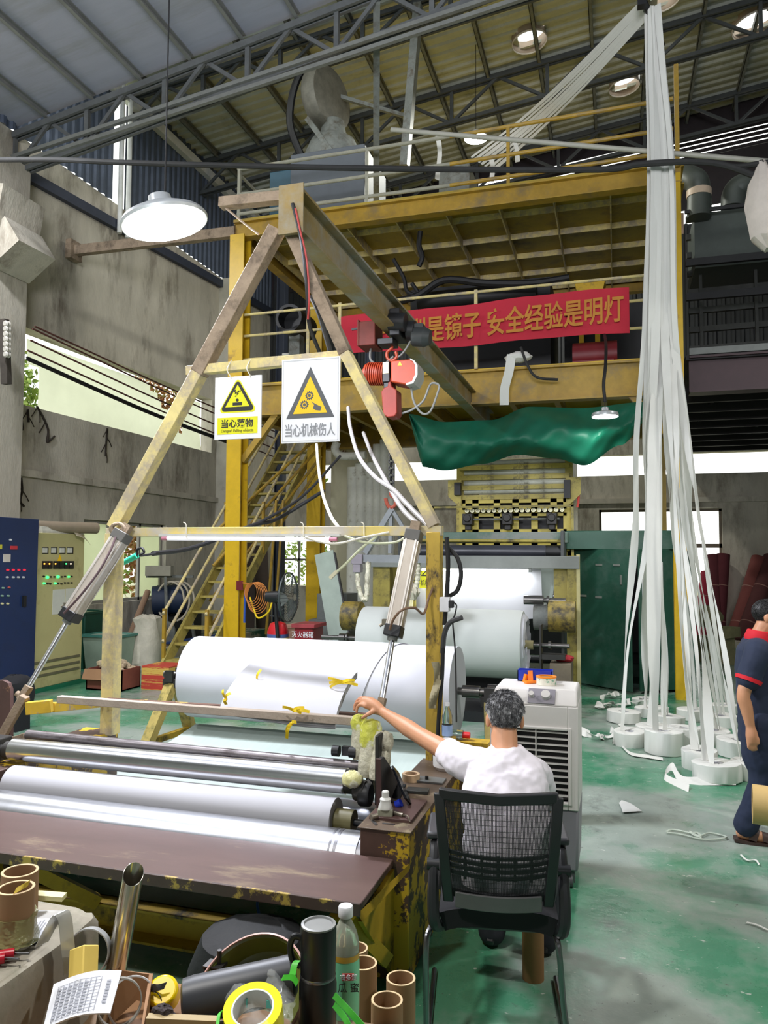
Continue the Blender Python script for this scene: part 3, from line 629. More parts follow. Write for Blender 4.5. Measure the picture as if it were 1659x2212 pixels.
# ------------------------------------------------------------------ slitter rewinder in front
chipped = mat('brown steel with chipped yellow paint', (78, 58, 50), .5, var=.2, scale=6, col2=(196, 160, 40), lo=.51, hi=.53, s2=4.5)
worn_y = mat('grimy yellow paint', (182, 148, 34), .55, var=.22, scale=4, col2=(58, 48, 36), lo=.52, hi=.66, s2=4)
tabm = mat('worn brown table steel', (92, 72, 68), .36, var=.16, scale=3, col2=(150, 134, 108), lo=.58, hi=.74, s2=2.2, stretch=(.5, 2, 1))
chrome = mat('polished chrome', (226, 228, 232), .24, 1., var=.05, scale=3, stretch=(8, 1, 1))
drumm = mat('satin steel drum', (198, 200, 206), .3, 1., var=.06, scale=3, stretch=(8, 1, 1))
paper = mat('white nonwoven cloth', (184, 184, 190), .85, var=.015, scale=2, sheen=.1)
web = mat('thin white web', (160, 172, 166), .8, var=.04, scale=6, stretch=(6, .4, 1))
grime = mat('greasy dark steel', (44, 42, 40), .5, var=.3, scale=8)
tape_w = mat('dirty white wrapping', (206, 202, 180), .55, var=.25, scale=14, col2=(96, 88, 66), lo=.48, hi=.66, s2=12, bump=.8, bs=25)
tape_y = mat('lime wrapping tape', (206, 208, 84), .4, var=.15, scale=12, col2=(236, 236, 210), lo=.5, hi=.6, s2=9, bump=.6, bs=25)
rw = thing('slitter_rewinder', 'long yellow and brown winding machine with rollers in front of the seated man', 'winding machine', (-2.3, 3.9, 0))
cons = ob('console_frame', B().box(-1.17, -.93, 3.51, 4.78, .0, .67), chipped, rw, bev=.006)
ob('console_frame', B().box(-3.78, -3.5, 3.51, 4.9, 0, .67), chipped, rw, bev=.006)
ob('console_top', B().box(-1.18, -.92, 3.50, 4.79, .67, .676), mat('scuffed brown console top', (92, 76, 62), .5, var=.2, scale=6, col2=(150, 140, 110), lo=.55, hi=.68, s2=7), rw, bev=.002)
ob('table_top', B().box(-4.6, -1.0, 3.02, 3.50, .52, .55), tabm, rw, bev=.004)
ob('table_lip', B().box(-4.6, -1.0, 3.005, 3.02, .503, .553), mat('brown edge with worn paint', (74, 56, 50), .5, var=.2, scale=6, col2=(176, 150, 70), lo=.54, hi=.6, s2=9), rw, bev=.003)
ob('gusset', B().prism([(-1.02, 3.04, .47), (-1.02, 3.51, .5), (-1.02, 3.51, .02)], (.02, 0, 0)).prism([(-1.02, 3.04, .50), (-.93, 3.51, .53), (-.93, 3.51, .5), (-1.0, 3.04, .47)], (0, .001, 0)), worn_y, rw)
ob('strut', B().bar((-2.74, 3.06, .5), (-2.5, 3.36, .22), .07, .06).bar((-1.12, 3.08, .48), (-.98, 3.3, .2), .06, .06), worn_y, rw)
ob('lower_beam', B().channel((-4.6, 3.4, .135), (-1.1, 3.4, .135), .1, .16), worn_y, rw)
ob('front_drum', B().tube((-3.5, 3.64, .455), (-1.2, 3.64, .455), .145, n=48), drumm, rw, ang=50)
ob('drum_band', B().tube((-1.34, 3.64, .455), (-1.33, 3.64, .455), .1465, n=48).tube((-1.315, 3.64, .455), (-1.3, 3.64, .455), .1465, n=48).tube((-1.2, 3.64, .455), (-1.17, 3.64, .455), .14, n=32), mat('scored steel', (120, 120, 124), .4, 1), rw)
ob('rear_drum', B().tube((-3.5, 4.1, .455), (-1.2, 4.1, .455), .145, n=48), drumm, rw)
ob('pressing_roller', B().tube((-3.55, 3.93, .752), (-1.385, 3.93, .752), .067, n=40), chrome, rw, ang=50)
ob('roller_bearing', B().tube((-1.385, 3.93, .75), (-1.35, 3.93, .75), .062, n=24).tube((-1.37, 3.93, .745), (-1.3, 3.93, .745), .03).lathe([(.05, 0), (.055, .01), (.055, .05), (.05, .06)], (-1.33, 3.9, .72), (1, 0, 0)).tube((-3.6, 3.93, .745), (-3.55, 3.93, .745), .055).tube((-3.75, 3.93, .74), (-3.6, 3.93, .745), .03), grime, rw)
ob('black_cam', B().lathe([(.055, 0), (.06, .01), (.06, .05), (.055, .06)], (-1.3, 3.9, .70), (1, 0, 0)), black, rw)
ob('wrapped_knob', B().ell((-1.33, 3.86, .785), (.055, .05, .045)), mat('cream wrapping', (214, 210, 150), .45, var=.15, scale=14, col2=(236, 234, 220), lo=.5, hi=.6, s2=12, bump=.6, bs=25), rw, noise=.004)
ob('swing_pipe', B().tube((-3.6, 4.1, .80), (-1.36, 4.1, .785), .031, n=20), mat('worn grey pipe', (128, 122, 124), .4, .6, var=.25, scale=5, col2=(70, 62, 60), lo=.5, hi=.65, stretch=(.4, 2, 2)), rw)
ob('pipe_bracket', B().cbox((-1.55, 4.1, .745), (.05, .03, .04)).cbox((-3.3, 4.1, .745), (.05, .03, .04)).cbox((-1.46, 4.12, .86), (.04, .03, .05)).tube((-1.53, 4.1, .86), (-1.49, 4.1, .86), .03).tube((-1.43, 4.1, .86), (-1.39, 4.1, .86), .03), black, rw)
ob('swing_arm', B().bar((-3.72, 4.2, 1.02), (-3.86, 4.15, .74), .07, .05).bar((-3.75, 4.15, .74), (-3.6, 4.1, .79), .05, .05).cbox((-3.80, 4.15, .72), (.28, .2, .04)), dust_brown, rw, bev=.004)
ob('swing_arm', B().bar((-1.3, 4.2, 1.0), (-1.28, 4.0, .68), .04, .09).cbox((-1.22, 4.0, .82), (.02, .14, .36)), grime, rw, bev=.004)
ob('arm_bracket', B().bar(at(58, 1530, Y=4.2), at(112, 1525, Y=4.25), .05, .08).bar(at(112, 1528, Y=4.3), at(215, 1518, Y=4.72), .05, .06), mat('bright chipped yellow', (214, 176, 50), .6, var=.15, col2=(170, 156, 140), lo=.55, hi=.62), rw, bev=.003)
ob('cross_rail', B().bar((-3.45, 4.2, 1.015), (-1.40, 4.2, 1.01), .05, .045), mat('dusty flat rail', (172, 158, 144), .8, var=.12, scale=7, bump=.2), rw, bev=.003)
ob('rear_rail', B().bar(at(230, 1511, Y=4.7), at(790, 1545, Y=4.7), .05, .02), mat('rusty brown rail', (128, 96, 84), .7, var=.2, col2=(206, 180, 96), lo=.56, hi=.6), rw)
for i, (p, q, r, m) in enumerate((((-1.375, 4.12, .82), (-1.395, 4.16, 1.06), .046, tape_y), ((-1.305, 4.03, .75), (-1.30, 4.1, 1.05), .054, tape_y), ((-1.235, 4.0, .75), (-1.215, 4.06, 1.0), .052, tape_w))):
    l = ob('wrapped_lever', B().lathe([(r*.9, 0), (r, .03), (r*1.05, .1), (r*.92, .16)], p, V(q)-V(p), 14), tape_w, rw, noise=.003)
    e = V(q)-V(p); n_ = e.normalized()
    ob('grip', B().lathe([(r*.92, 0), (r*1.08, .03), (r*1.1, e.length-.20), (r*.85, e.length-.165), (.004, e.length-.155)], V(p)+n_*.155, e, 14), m, l, noise=.002)
ob('side_plate', B().prism([(-1.16, 3.76, .66), (-1.16, 3.74, .93), (-1.16, 3.80, .93), (-1.16, 4.2, .66)], (.02, 0, 0)), black, rw); ob('plate_edge', B().bar((-1.15, 3.755, .66), (-1.15, 3.735, .935), .025, .012, (0, 1, 0)), mat('dark brown plate', (70, 48, 46), .5), rw)
ob('base_plate', B().box(-1.16, -.95, 3.62, 3.95, .67, .69), mat('brown flat plate', (84, 60, 56), .5), rw, bev=.002)
ob('rear_web', B().grid(lambda a, c: (-3.62+2.3*a, 4.2+2.0*c, .44-.17*math.sin(math.pi*min(1, c*1.0))*.6), 6, 16, .003), web, rw)
ob('side_cheek', B().prism([at(-40, 1600, Y=4.25), at(22, 1600, Y=4.25), at(22, 1490, Y=4.25), at(17, 1476, Y=4.25), at(6, 1470, Y=4.25), at(-40, 1470, Y=4.25)], (0, .03, 0)), mat('rusty brown cheek', (84, 60, 56), .6, var=.25, col2=(150, 110, 80), lo=.6, hi=.66), rw)
ob('left_bearing', B().cbox((-3.72, 3.93, .70), (.14, .2, .22)).cbox((-3.78, 3.8, .55), (.16, .3, .2)), grime, rw, bev=.01)
# the reel being wound
rl = thing('wound_reel', 'white reel being wound under the chrome pressing roller', 'reel', (-2.4, 3.84, .47))
ob('cloth', B().tube((-3.46, 3.835, .575), (-1.41, 3.835, .575), .112, n=48), paper, rl, ang=50)
ob('core', B().tube((-1.41, 3.835, .575), (-1.31, 3.835, .575), .062, n=24), mat('olive core tube', (104, 98, 60), .5), rl)
ob('core_shaft', B().tube((-1.31, 3.835, .575), (-1.17, 3.835, .575), .018), black, rl)
# pneumatic cylinders
alu = mat('dusty aluminium profile', (186, 176, 164), .5, .3, var=.1, scale=6, col2=(150, 134, 116), lo=.5, hi=.7, stretch=(1, 1, .4))
def cylinder(p, q, r, label, w=.10):
    t = thing('air_cylinder', label, 'air cylinder', tuple(q if False else r))
    p, q, r = V(p), V(q), V(r); d = (q-p).normalized(); _, rr, uu = frame(d, (0, 1, 0))
    ob('barrel', B().bar(p, q, w, w, (0, 1, 0)), alu, t, bev=.008)
    b = B()
    for s in (-1, 1):
        for o in (-.5, .5): b.bar(p+rr*s*w*.5+uu*o*w*.8, q+rr*s*w*.5+uu*o*w*.8, .008, .012, (0, 1, 0)); b.bar(p+uu*s*w*.5+rr*o*w*.7, q+uu*s*w*.5+rr*o*w*.7, .01, .008, (0, 1, 0))
    ob('edge_rib', b, mat('clean aluminium rib', (206, 200, 192), .4, .4), t)
    ob('end_block', B().bar(q-d*.02, q+d*.05, w*1.15, w*1.15, (0, 1, 0)), black, t, bev=.005)
    ob('end_block', B().bar(p-d*.04, p+d*.03, w*1.1, w*1.1, (0, 1, 0)), mat('grey casting', (92, 90, 86), .6), t, bev=.005)
    ob('gland', B().tube(q+d*.05, q+d*.075, .032), steel, t)
    ob('rod', B().tube(q+d*.05, r, .018, n=20), chrome, t)
    ob('clevis', B().bar(p-d*.10, p-d*.03, .06, .05, (0, 1, 0)).bar(r-d*.06, r+d*.04, .04, .05, (0, 1, 0)).tube(r+d*.02-rr*.05, r+d*.02+rr*.05, .02), dust_brown, t)
    b = B().cbox(q-d*.03+uu*.0-rr*(w*.5+.02), (.035, .035, .035)).tube(q-d*.03-rr*(w*.5+.02), q-d*.0-rr*(w*.5+.05), .01)
    ob('air_fitting', b, mat('nickel fitting', (150, 142, 128), .35, .8), t)
    return t
PL, QL, RL = at(262, 1160, Y=4.68), at(156, 1325, Y=4.52), at(52, 1500, Y=4.24)
cylinder(PL, QL, RL, 'left dusty air cylinder with a long bright rod beside the control cabinets')
PR, QR, RR_ = at(893, 1160, Y=4.68), at(852, 1358, Y=4.54), at(822, 1530, Y=4.22)
cylinder(PR, QR, RR_, 'right air cylinder hanging from the crossbar above the seated man', .09)
hose = mat('brown air hose', (120, 92, 70), .5)
def cable(pts, r, m, label, name='cable', cat='cable', **k): return tag(ob(name, B().path(pts, r, n=8), m), label, cat, **k)
cable([at(138, 1325, Y=4.42), at(175, 1285, Y=4.42), at(213, 1235, Y=4.48), at(238, 1190, Y=4.55), at(250, 1160, Y=4.6)], .008, mat('purple brown hose', (86, 66, 70), .5), 'thin hose running up along the left air cylinder', 'air_hose', 'hose')
cable([at(842, 1360, Y=4.45), at(850, 1338, Y=4.42), at(868, 1318, Y=4.42), at(895, 1313, Y=4.5), at(915, 1326, Y=4.6), at(925, 1295, Y=4.7), at(935, 1270, Y=4.73)], .008, hose, 'brown air hose from the right cylinder to the right post', 'air_hose', 'hose')
tag(ob('rope_knot', B().path([at(255+12*math.cos(k*1.1)*(1+.02*k), 1143+12*math.sin(k*1.1), Y=4.68+.01*math.sin(k*2)) for k in range(22)], .012), dust_brown), 'coil of dusty rope knotted at the left end of the crossbar', 'rope')
# ------------------------------------------------------------------ white sheet pad on the rail with yellow bows
FLc, FRc, BLc, BRc = at(474, 1519, Y=4.24), at(724, 1548, Y=4.24), at(567, 1421, Y=5.0), at(772, 1450, Y=5.0)
pd = thing('sheet_pad', 'pad of white cloth sheets tied with yellow bows laid on the rail', 'cloth sheets', tuple((FLc+FRc)/2))
def padfn(dz):
    def fn(a, c):
        p = FLc.lerp(FRc, a).lerp(BLc.lerp(BRc, a), c); s = .05*math.sin(math.pi*c)*(1-.3*a)
        if c < .12: p += V(0, 0, -.035*(1-c/.12)**2)
        return p + V(0, 0, s+dz+.006*math.sin(7*a+3*c))
    return fn
for i in range(4): ob('sheet', B().grid(padfn(-.012*i), 12, 14, .008), paper, pd, noise=.001)
yrib = mat('yellow ribbon', (240, 206, 30), .5, var=.06)
def bow(u, v, Y, angs, L):
    b = B(); c = at(u, v, Y=Y)
    for k, (a, l) in enumerate(zip(angs, L)):
        e = V(math.cos(a), -.05, math.sin(a))*l; b.strip([c+V(0, -.012, .004), c+e*.5+V(0, -.03, .01), c+e+V(0, -.01, 0)], (-.017*math.sin(a), .006, .017*math.cos(a)), .002)
    b.ell(c+V(0, -.01, 0), (.01, .01, .01), 8, 6); return b
ob('ribbon_bow', bow(556, 1472, 4.56, (1.2, 3.0, -.2), (.085, .08, .06)), yrib, pd)
ob('ribbon_bow', bow(742, 1474, 4.56, (2.9, 3.2, 3.5, .25, -.1), (.10, .09, .09, .08, .10)), yrib, pd)
ob('ribbon_bow', bow(490, 1510, 4.18, (1.9, .9, -1.5), (.06, .05, .03)), yrib, pd)
ob('ribbon_bow', bow(636, 1534, 4.14, (2.9, .3, 0, -.2), (.07, .07, .1, .05)), yrib, pd)
ob('ribbon_bow', bow(632, 1562, 4.12, (-1.9, -2.1, .3), (.09, .06, .03)), yrib, pd)
# ------------------------------------------------------------------ big front parent reel on its stands
y1 = 6.2
pr1 = thing('parent_reel', 'big white cloth reel nearest the winding machine, one sheet lapped over it', 'cloth reel', (-2.43, y1, .5))
ob('cloth', B().tube((-3.62, y1, .86), (-1.24, y1, .86), .355, n=72), paper, pr1, ang=50)
def lapfn(a, c):
    t = math.radians(150-128*c); x = -3.0+1.15*a+.18*c*(1-a)*0-.25*(1-c)*(1-a)
    return (x - .12*c*a, y1-.364*math.cos(t-math.radians(0))*-1*-1 if False else y1-.362*math.cos(math.pi-t)*-1, .86+.362*math.sin(t))
ob('lapped_sheet', B().grid(lambda a, c: (lambda t, x: (x, y1+.3605*math.cos(t), .86+.3605*math.sin(t)))(math.radians(60+150*c), -3.0-.25*c+(1.35-.1*c)*a), 10, 26, .003), paper, pr1)
ob('shaft', B().tube((-3.95, y1, .86), (-3.62, y1, .86), .032).tube((-1.24, y1, .86), (-.85, y1, .86), .03).tube((-1.2, y1, .86), (-1.06, y1, .86), .05).tube((-1.0, y1, .86), (-.94, y1, .86), .05).tube((-3.8, y1, .86), (-3.7, y1, .86), .05), mat('oily steel shaft', (110, 108, 106), .3, .9), pr1)
dirty_y = mat('pale dirty yellow', (172, 152, 84), .6, var=.2, scale=5, col2=(84, 84, 44), lo=.5, hi=.62, s2=5)
def stand(x, s, label):
    t = thing('reel_stand', label, 'reel stand', (x, y1, 0))
    ob('leg', B().bar((x, y1-.05, .78), (x-.1*s, y1-.5, 0), .1, .07), dirty_y, t); ob('leg', B().bar((x, y1+.05, .78), (x, y1+.45, 0), .1, .07), dirty_y, t)
    ob('bearing_block', B().cbox((x, y1, .795), (.14, .16, .07)).cbox((x, y1-.09, .86), (.08, .03, .1)).cbox((x, y1+.09, .86), (.08, .03, .1)), grime, t)
    ob('cross_tie', B().bar((x-.05*s, y1-.3, .32), (x, y1+.25, .32), .05, .05), worn_y, t)
stand(-3.85, 1, 'yellow legged stand under the left end of the front cloth reel')
stand(-.97, -1, 'yellow legged stand under the right end of the front cloth reel')
# ------------------------------------------------------------------ unwinder frame with the second reel
y2, yf = 9.6, 10.4
zt, zb = at(1118, 1318, Y=y2).z, at(1118, 1466, Y=y2).z; zc, rr2 = (zt+zb)/2, (zt-zb)/2
olive = mat('olive machine paint', (150, 138, 64), .5, var=.2, scale=5, col2=(70, 64, 44), lo=.5, hi=.66, s2=4)
gmet = mat('grey machine beam', (128, 132, 128), .5, var=.1, scale=4)
uw = thing('unwinder', 'olive and grey unwinding machine frame behind the second cloth reel', 'unwinding machine', (-1.8, yf, 0))
ob('post', B().box(-.62, -.48, yf, yf+.5, 0, 1.96), olive, uw, bev=.006); ob('post', B().box(-3.3, -3.05, yf, yf+.5, 0, 1.9), olive, uw, bev=.006)
ob('edge_strip', B().box(-.50, -.455, yf-.03, yf, 0, 1.98), mat('pale yellow edge', (190, 182, 130), .5), uw)
ob('front_beam', B().box(-3.35, -.46, yf-.06, yf+.06, 1.79, 1.955), gmet, uw, bev=.004)
ob('side_panel', B().box(-.80, -.62, yf+.1, yf+.13, 1.1, 1.8).box(-2.95, -2.7, yf+.1, yf+.13, .9, 1.8), olive, uw)
ob('cream_column', B().tube((-2.8, yf+.0, .8), (-2.8, yf+.0, 1.79), .09, n=20), mat('cream roll', (206, 200, 160), .6), uw)
for z in (1.62, 1.40, 1.2): ob('guide_roller', B().tube((-3.0, yf+.55, z), (-.64, yf+.55, z), .075, n=24), chrome, uw)
ob('hung_web', B().grid(lambda a, c: (-2.95+1.98*a, yf+.1+.25*c, 1.85-.75*c+.01*math.sin(20*a)), 20, 6, .003), paper, uw)
ob('hung_web', B().grid(lambda a, c: (-1.2+.42*a-.1*a*c, yf+.42, 1.9-.75*c-.05*a), 6, 6, .003), web, uw)
ob('lamp_tube', B().tube((-2.6, yf-.02, 1.76), (-1.1, yf-.02, 1.76), .016), mat('lit lamp tube', (250, 252, 255), .3, emit=(250, 252, 255), es=5), uw)
ob('lamp_clip', B().cbox((-1.1, yf-.02, 1.765), (.04, .05, .05)).cbox((-2.6, yf-.02, 1.765), (.04, .05, .05)), gmet, uw)
area('machine_tube_light', (-1.85, yf+.02, 1.72), 1.4, 22, (.96, 1, 1), to=(-1.85, yf+.25, .9), shape='RECTANGLE', size_y=.05)
for x0_, x1_, z_ in ((-.83, -.5, zc+.32), (-3.6, -3.35, zc+.25)): ob('gear_cover', B().tube((x0_, yf-.35, z_), (x1_, yf-.35, z_), .2, n=28), mat('grimy yellow casting', (140, 122, 56), .5, var=.3, scale=6, col2=(60, 54, 42), lo=.45, hi=.62), uw)
ob('brake_disc', B().tube((-1.03, yf-.2, zc+.3), (-.86, yf-.2, zc+.3), .17, n=24).tube((-.86, yf-.35, zc+.3), (-.83, yf-.35, zc+.3), .13), steel, uw)
ob('shaft_arm', B().box(-.9, -.88, y2-.1, y2+.15, .5, zc+.25).box(-.9, -.6, y2-.08, y2+.1, zc-.16, zc-.1), grime, uw)
ob('stand_box', B().box(-.78, -.53, y2-.1, y2+.4, 0, zc-.2), mat('scuffed metal box', (112, 100, 84), .6, var=.25, scale=5), uw, bev=.005)
ob('red_rag', B().ell((-.62, y2+.1, zc-.16), (.12, .1, .04)), mat('red cloth', (170, 40, 50), .8), uw, noise=.01)
ob('lower_frame', B().box(-3.1, -.8, y2+.1, y2+.2, .42, .5).box(-3.1, -.8, yf-.1, yf, .2, .36).tube((-3.1, yf-.2, .62), (-.8, yf-.2, .62), .05).box(-3.2, -.7, y2-.5, y2+.6, 0, .12), black, uw)
ob('spare_shaft', B().tube((-1.15, yf-.3, zc+.52), (-.9, yf-.3, zc+.52), .06).tube((-.9, yf-.3, zc+.52), (-.62, yf-.3, zc+.52), .03).tube((-.86, yf-.3, zc+.52), (-.83, yf-.3, zc+.52), .055), mat('oily steel shaft', (110, 108, 106), .3, .9), uw)
lab = ob('warning_sticker', B().box(-2.62, -2.33, yf-.005, yf, 1.5, 1.74), sly, uw)
ob('sticker_mark', B().prism([(-2.6, yf-.008, 1.67), (-2.36, yf-.008, 1.67), (-2.48, yf-.008, 1.8)], (0, .002, 0)), blk, lab)
ob('sticker_field', B().prism([(-2.565, yf-.01, 1.685), (-2.395, yf-.01, 1.685), (-2.48, yf-.01, 1.775)], (0, .002, 0)), sly, lab)
text('lettering', '机械伤人', .085, (-2.475, yf-.008, 1.58), EX, EZ, blk, lab, sx=.78)
r2 = thing('parent_reel', 'second white cloth reel on the unwinding machine, with a frayed right edge', 'cloth reel', (-2.12, y2, zb))
ob('cloth', B().lathe([(rr2*.985, 0), (rr2, .03), (rr2, 2.0), (rr2*.97, 2.05)], (-3.15, y2, zc), (1, 0, 0), 72), mat('grey white cloth', (190, 194, 190), .9, var=.03, scale=1.2), r2, ang=50)
ob('end_layers', B().lathe([(rr2*.9, 0), (rr2*.86, .05), (rr2*.75, .07), (rr2*.7, .03), (.1, .03)], (-1.12, y2, zc), (1, 0, 0), 40), paper, r2, noise=.008)
ob('loose_edge', B().grid(lambda a, c: (-1.06+.03*a, y2-rr2*.62-.02*math.sin(9*c), zc-.05-rr2*.75*c+.05*a), 3, 10, .006), paper, r2, noise=.006)
ob('core', B().tube((-1.08, y2, zc), (-.98, y2, zc), .055), mat('stained core', (160, 150, 110), .7), r2)
ob('shaft', B().tube((-3.75, y2, zc), (-3.1, y2, zc), .03).tube((-.98, y2, zc), (-.55, y2, zc), .03).tube((-.8, y2, zc), (-.77, y2, zc), .055).tube((-3.5, y2, zc), (-3.42, y2, zc), .055).tube((-3.4, y2, zc), (-3.38, y2, zc), .07), mat('oily steel shaft', (110, 108, 106), .3, .9), r2)
# ------------------------------------------------------------------ tower machine under the tarp
TY = 12.2
tm = mat('olive yellow tower paint', (188, 172, 84), .5, var=.16, scale=5, col2=(96, 86, 52), lo=.52, hi=.66)
tw = thing('dryer_tower', 'olive yellow tower machine with white rollers and valves under the green tarpaulin', 'dryer machine', (-1.6, TY, 0))
X0, X1 = at(985, 1100, Y=TY).x, at(1238, 1100, Y=TY).x
def tz(v): return at(1110, v, Y=TY).z
ob('side_wall', B().box(X0, X0+.12, TY+.05, TY+1.5, 0, tz(985)), tm, tw); ob('side_wall', B().box(X1-.12, X1, TY+.05, TY+1.5, 0, tz(985)), tm, tw)
for k, v in enumerate((1008, 1030, 1052, 1073)): ob('cross_bar', B().box(X0+.05, X1-.05, TY, TY+.1, tz(v+5), tz(v-5)), tm, tw)
for k, v in enumerate((998, 1019, 1041, 1058)): ob('white_roller', B().tube((X0+.12, TY+.1, tz(v)), (X1-.12, TY+.1, tz(v)), .055, n=20), mat('chalky white roller', (206, 208, 196), .6, var=.15, scale=5, col2=(120, 116, 96), lo=.55, hi=.7), tw)
ob('side_bracket', B().prism([(X1-.1, TY-.06, tz(1035)), (X1+.12, TY-.06, tz(1035)), (X1+.12, TY-.06, tz(1070)), (X1-.05, TY-.06, tz(1092)), (X1-.1, TY-.06, tz(1092))], (0, .1, 0)).prism([(X0+.1, TY-.06, tz(1035)), (X0-.12, TY-.06, tz(1035)), (X0-.12, TY-.06, tz(1070)), (X0+.05, TY-.06, tz(1092)), (X0+.1, TY-.06, tz(1092))], (0, .1, 0)), tm, tw)
ob('bearing', B().cbox((X1-.08, TY-.1, tz(1060)), (.1, .1, .28)).cbox((X0+.05, TY-.1, tz(1055)), (.1, .1, .2)), black, tw)
pz0, pz1 = tz(1149), tz(1078)
b = B().box(X0+.1, X1-.1, TY+.02, TY+.06, tz(1086), pz1).box(X0+.1, X1-.1, TY+.02, TY+.06, tz(1100), tz(1092)).box(X0+.1, X1-.1, TY+.02, TY+.06, tz(1115), tz(1108)).box(X0+.1, X1-.1, TY+.02, TY+.06, pz0-.3, tz(1143))
for f in (0, .13, .34, .52, .7, .88, 1): x = X0+.1+(X1-X0-.2)*f; b.box(x-.05, x+.05, TY+.02, TY+.06, pz0-.3, pz1)
ob('valve_panel', b, mat('clean machine yellow', (214, 196, 92), .5, var=.1), tw)
ob('dark_back', B().box(X0+.1, X1-.1, TY+.2, TY+.22, .4, pz1), black, tw)
ob('front_shelf', B().box(X0-.35, X1+.02, TY-.25, TY-.2, tz(1098), tz(1094)).box(X1-.02, X1+.02, TY-.25, TY-.2, 1.2, tz(1094)).box(X0-.35, X0-.31, TY-.25, TY-.2, 1.2, tz(1094)), olive, tw)
b = B()
nk = mat('nickel valve', (170, 168, 140), .35, .6)
for k in range(18):
    x = X0+.2+(X1-X0-.36)*k/17
    ob('valve_cap', B().ring((x, TY-.12, tz(1103)), (0, 1, 0), .036, .02, .08, 12).tube((x, TY-.1, tz(1103)), (x, TY-.06, tz(1103)), .018, n=8), nk, tw)
for f in (.12, .46, .83):
    x = X0+(X1-X0)*f; ob('gear_box', B().cbox((x, TY-.1, tz(1122)), (.16, .2, .18)).cbox((x, TY-.08, tz(1138)), (.1, .12, .1)).tube((x, TY-.24, tz(1120)), (x, TY-.1, tz(1120)), .06), grime, tw, bev=.01)
ob('drive_shaft', B().tube((X0+.15, TY-.1, tz(1122)), (X1-.2, TY-.1, tz(1122)), .018), steel, tw)
ob('red_tassel', B().path([at(1250, 1067, Y=TY), at(1249, 1085, Y=TY), at(1247, 1096, Y=TY)], .02), mat('red tassel', (226, 90, 80), .8), tw)
hb = thing('hood_beam', 'grey green hood beam and dark roller across the top of the unwinding machine', 'roller beam', (-1.6, 11.3, 1.9))
ob('beam', B().box(at(905, 1150, Y=11.3).x, at(1226, 1150, Y=11.3).x, 11.3, 11.6, at(1100, 1173, Y=11.3).z, at(1100, 1149, Y=11.3).z), mat('scuffed green beam', (86, 112, 100), .45, var=.15, scale=4, col2=(120, 126, 122), lo=.46, hi=.6, s2=2), hb, bev=.01)
zr = at(1100, 1192, Y=11.1).z
ob('roller', B().tube((-3.0, 11.1, zr), (-.95, 11.1, zr), .095, n=28), mat('dark rubber roller', (52, 54, 62), .35), hb)
ob('roller_end', B().tube((-.95, 11.1, zr), (-.72, 11.1, zr), .085, n=20), black, hb)
ob('thin_bar', B().tube((-3.0, 11.2, zr+.17), (-.7, 11.2, zr+.15), .025).box(-3.0, -.72, 11.45, 11.5, zr-.02, zr+.1), olive, hb)
ob('end_plate', B().box(-.74, -.70, 11.0, 11.6, 0, zr+.3).box(-3.1, -3.06, 11.0, 11.6, 0, zr+.3), dk, hb)
# tarpaulin
def interp(t, P):
    for i in range(len(P)-1):
        if t <= P[i+1][0]: f = (t-P[i][0])/(P[i+1][0]-P[i][0]); f = f*f*(3-2*f); return P[i][1]+(P[i+1][1]-P[i][1])*f
    return P[-1][1]
def tarpfn(a, c):
    u = 884+518*a; vt = interp(u, ((884, 895), (960, 912), (1060, 908), (1145, 879), (1250, 882), (1402, 868))); vb = interp(u, ((884, 897), (912, 1008), (960, 1016), (1040, 1002), (1120, 982), (1200, 990), (1262, 1005), (1340, 962), (1402, 905)))
    if u < 912: vb = 897 + (1008-897)*(u-884)/28
    v = vt+(vb-vt)*c
    Y = 11.3-.55*math.sin(math.pi*min(1, c*.9))*math.sin(math.pi*a)**.5 + .05*math.sin(26*a+5*c)*c + .035*math.sin(13*a-11*c) + .02*math.sin(60*a+14*c)
    return at(u, v, Y=Y)
tag(ob('tarpaulin', B().grid(tarpfn, 70, 18, .004), mat('green tarpaulin', (14, 92, 70), .5, var=.15, scale=2, spec=.35)), 'dark green tarpaulin slung as a sagging canopy below the lower deck', 'tarpaulin')
# ------------------------------------------------------------------ control cabinets by the left wall
CX = -7.8
def cz(v, u=120): return at(u, v, X=CX).z
def cy(u, v=1300): return at(u, v, X=CX).y
yb0, yb1, yb2 = 7.9, cy(66), cy(179)
blue = mat('dark blue cabinet paint', (22, 44, 86), .45, var=.12, scale=2, col2=(16, 24, 40), lo=.5, hi=.8, s2=1)
beige = mat('beige cabinet paint', (186, 178, 126), .5, var=.08, scale=2, col2=(140, 128, 84), lo=.55, hi=.75, s2=2)
zb_, zB = cz(1152), at(40, 1119, X=CX+.1).z
cb = thing('control_cabinet', 'tall dark blue control cabinet with red and white push buttons', 'control cabinet', (CX-.4, 8.6, 0))
ob('body', B().box(CX-.7, CX+.1, yb0, yb1, .06, zB), blue, cb, bev=.006); ob('plinth', B().box(CX-.7, CX+.06, yb0, yb1, 0, .06), black, cb)
def face(u, v, s, x): return at(u, v, X=x)
def knob(u, v, m, par, x, r=.022, name='push_button'):
    r *= .62
    p = at(u, v, X=x); return ob(name, B().tube(p+V(0, 0, 0), p+V(.02, 0, 0), r, n=14).tube(p+V(.02, 0, 0), p+V(.03, 0, 0), r*.8, n=14), m, par)
xb = CX+.1
wb = mat('white button', (206, 206, 206), .4); rb = mat('red lit button', (230, 40, 60), .4, emit=(255, 60, 80), es=.4); gb = mat('pale green button', (140, 170, 150), .4); cbn = mat('cream button', (220, 210, 160), .4)
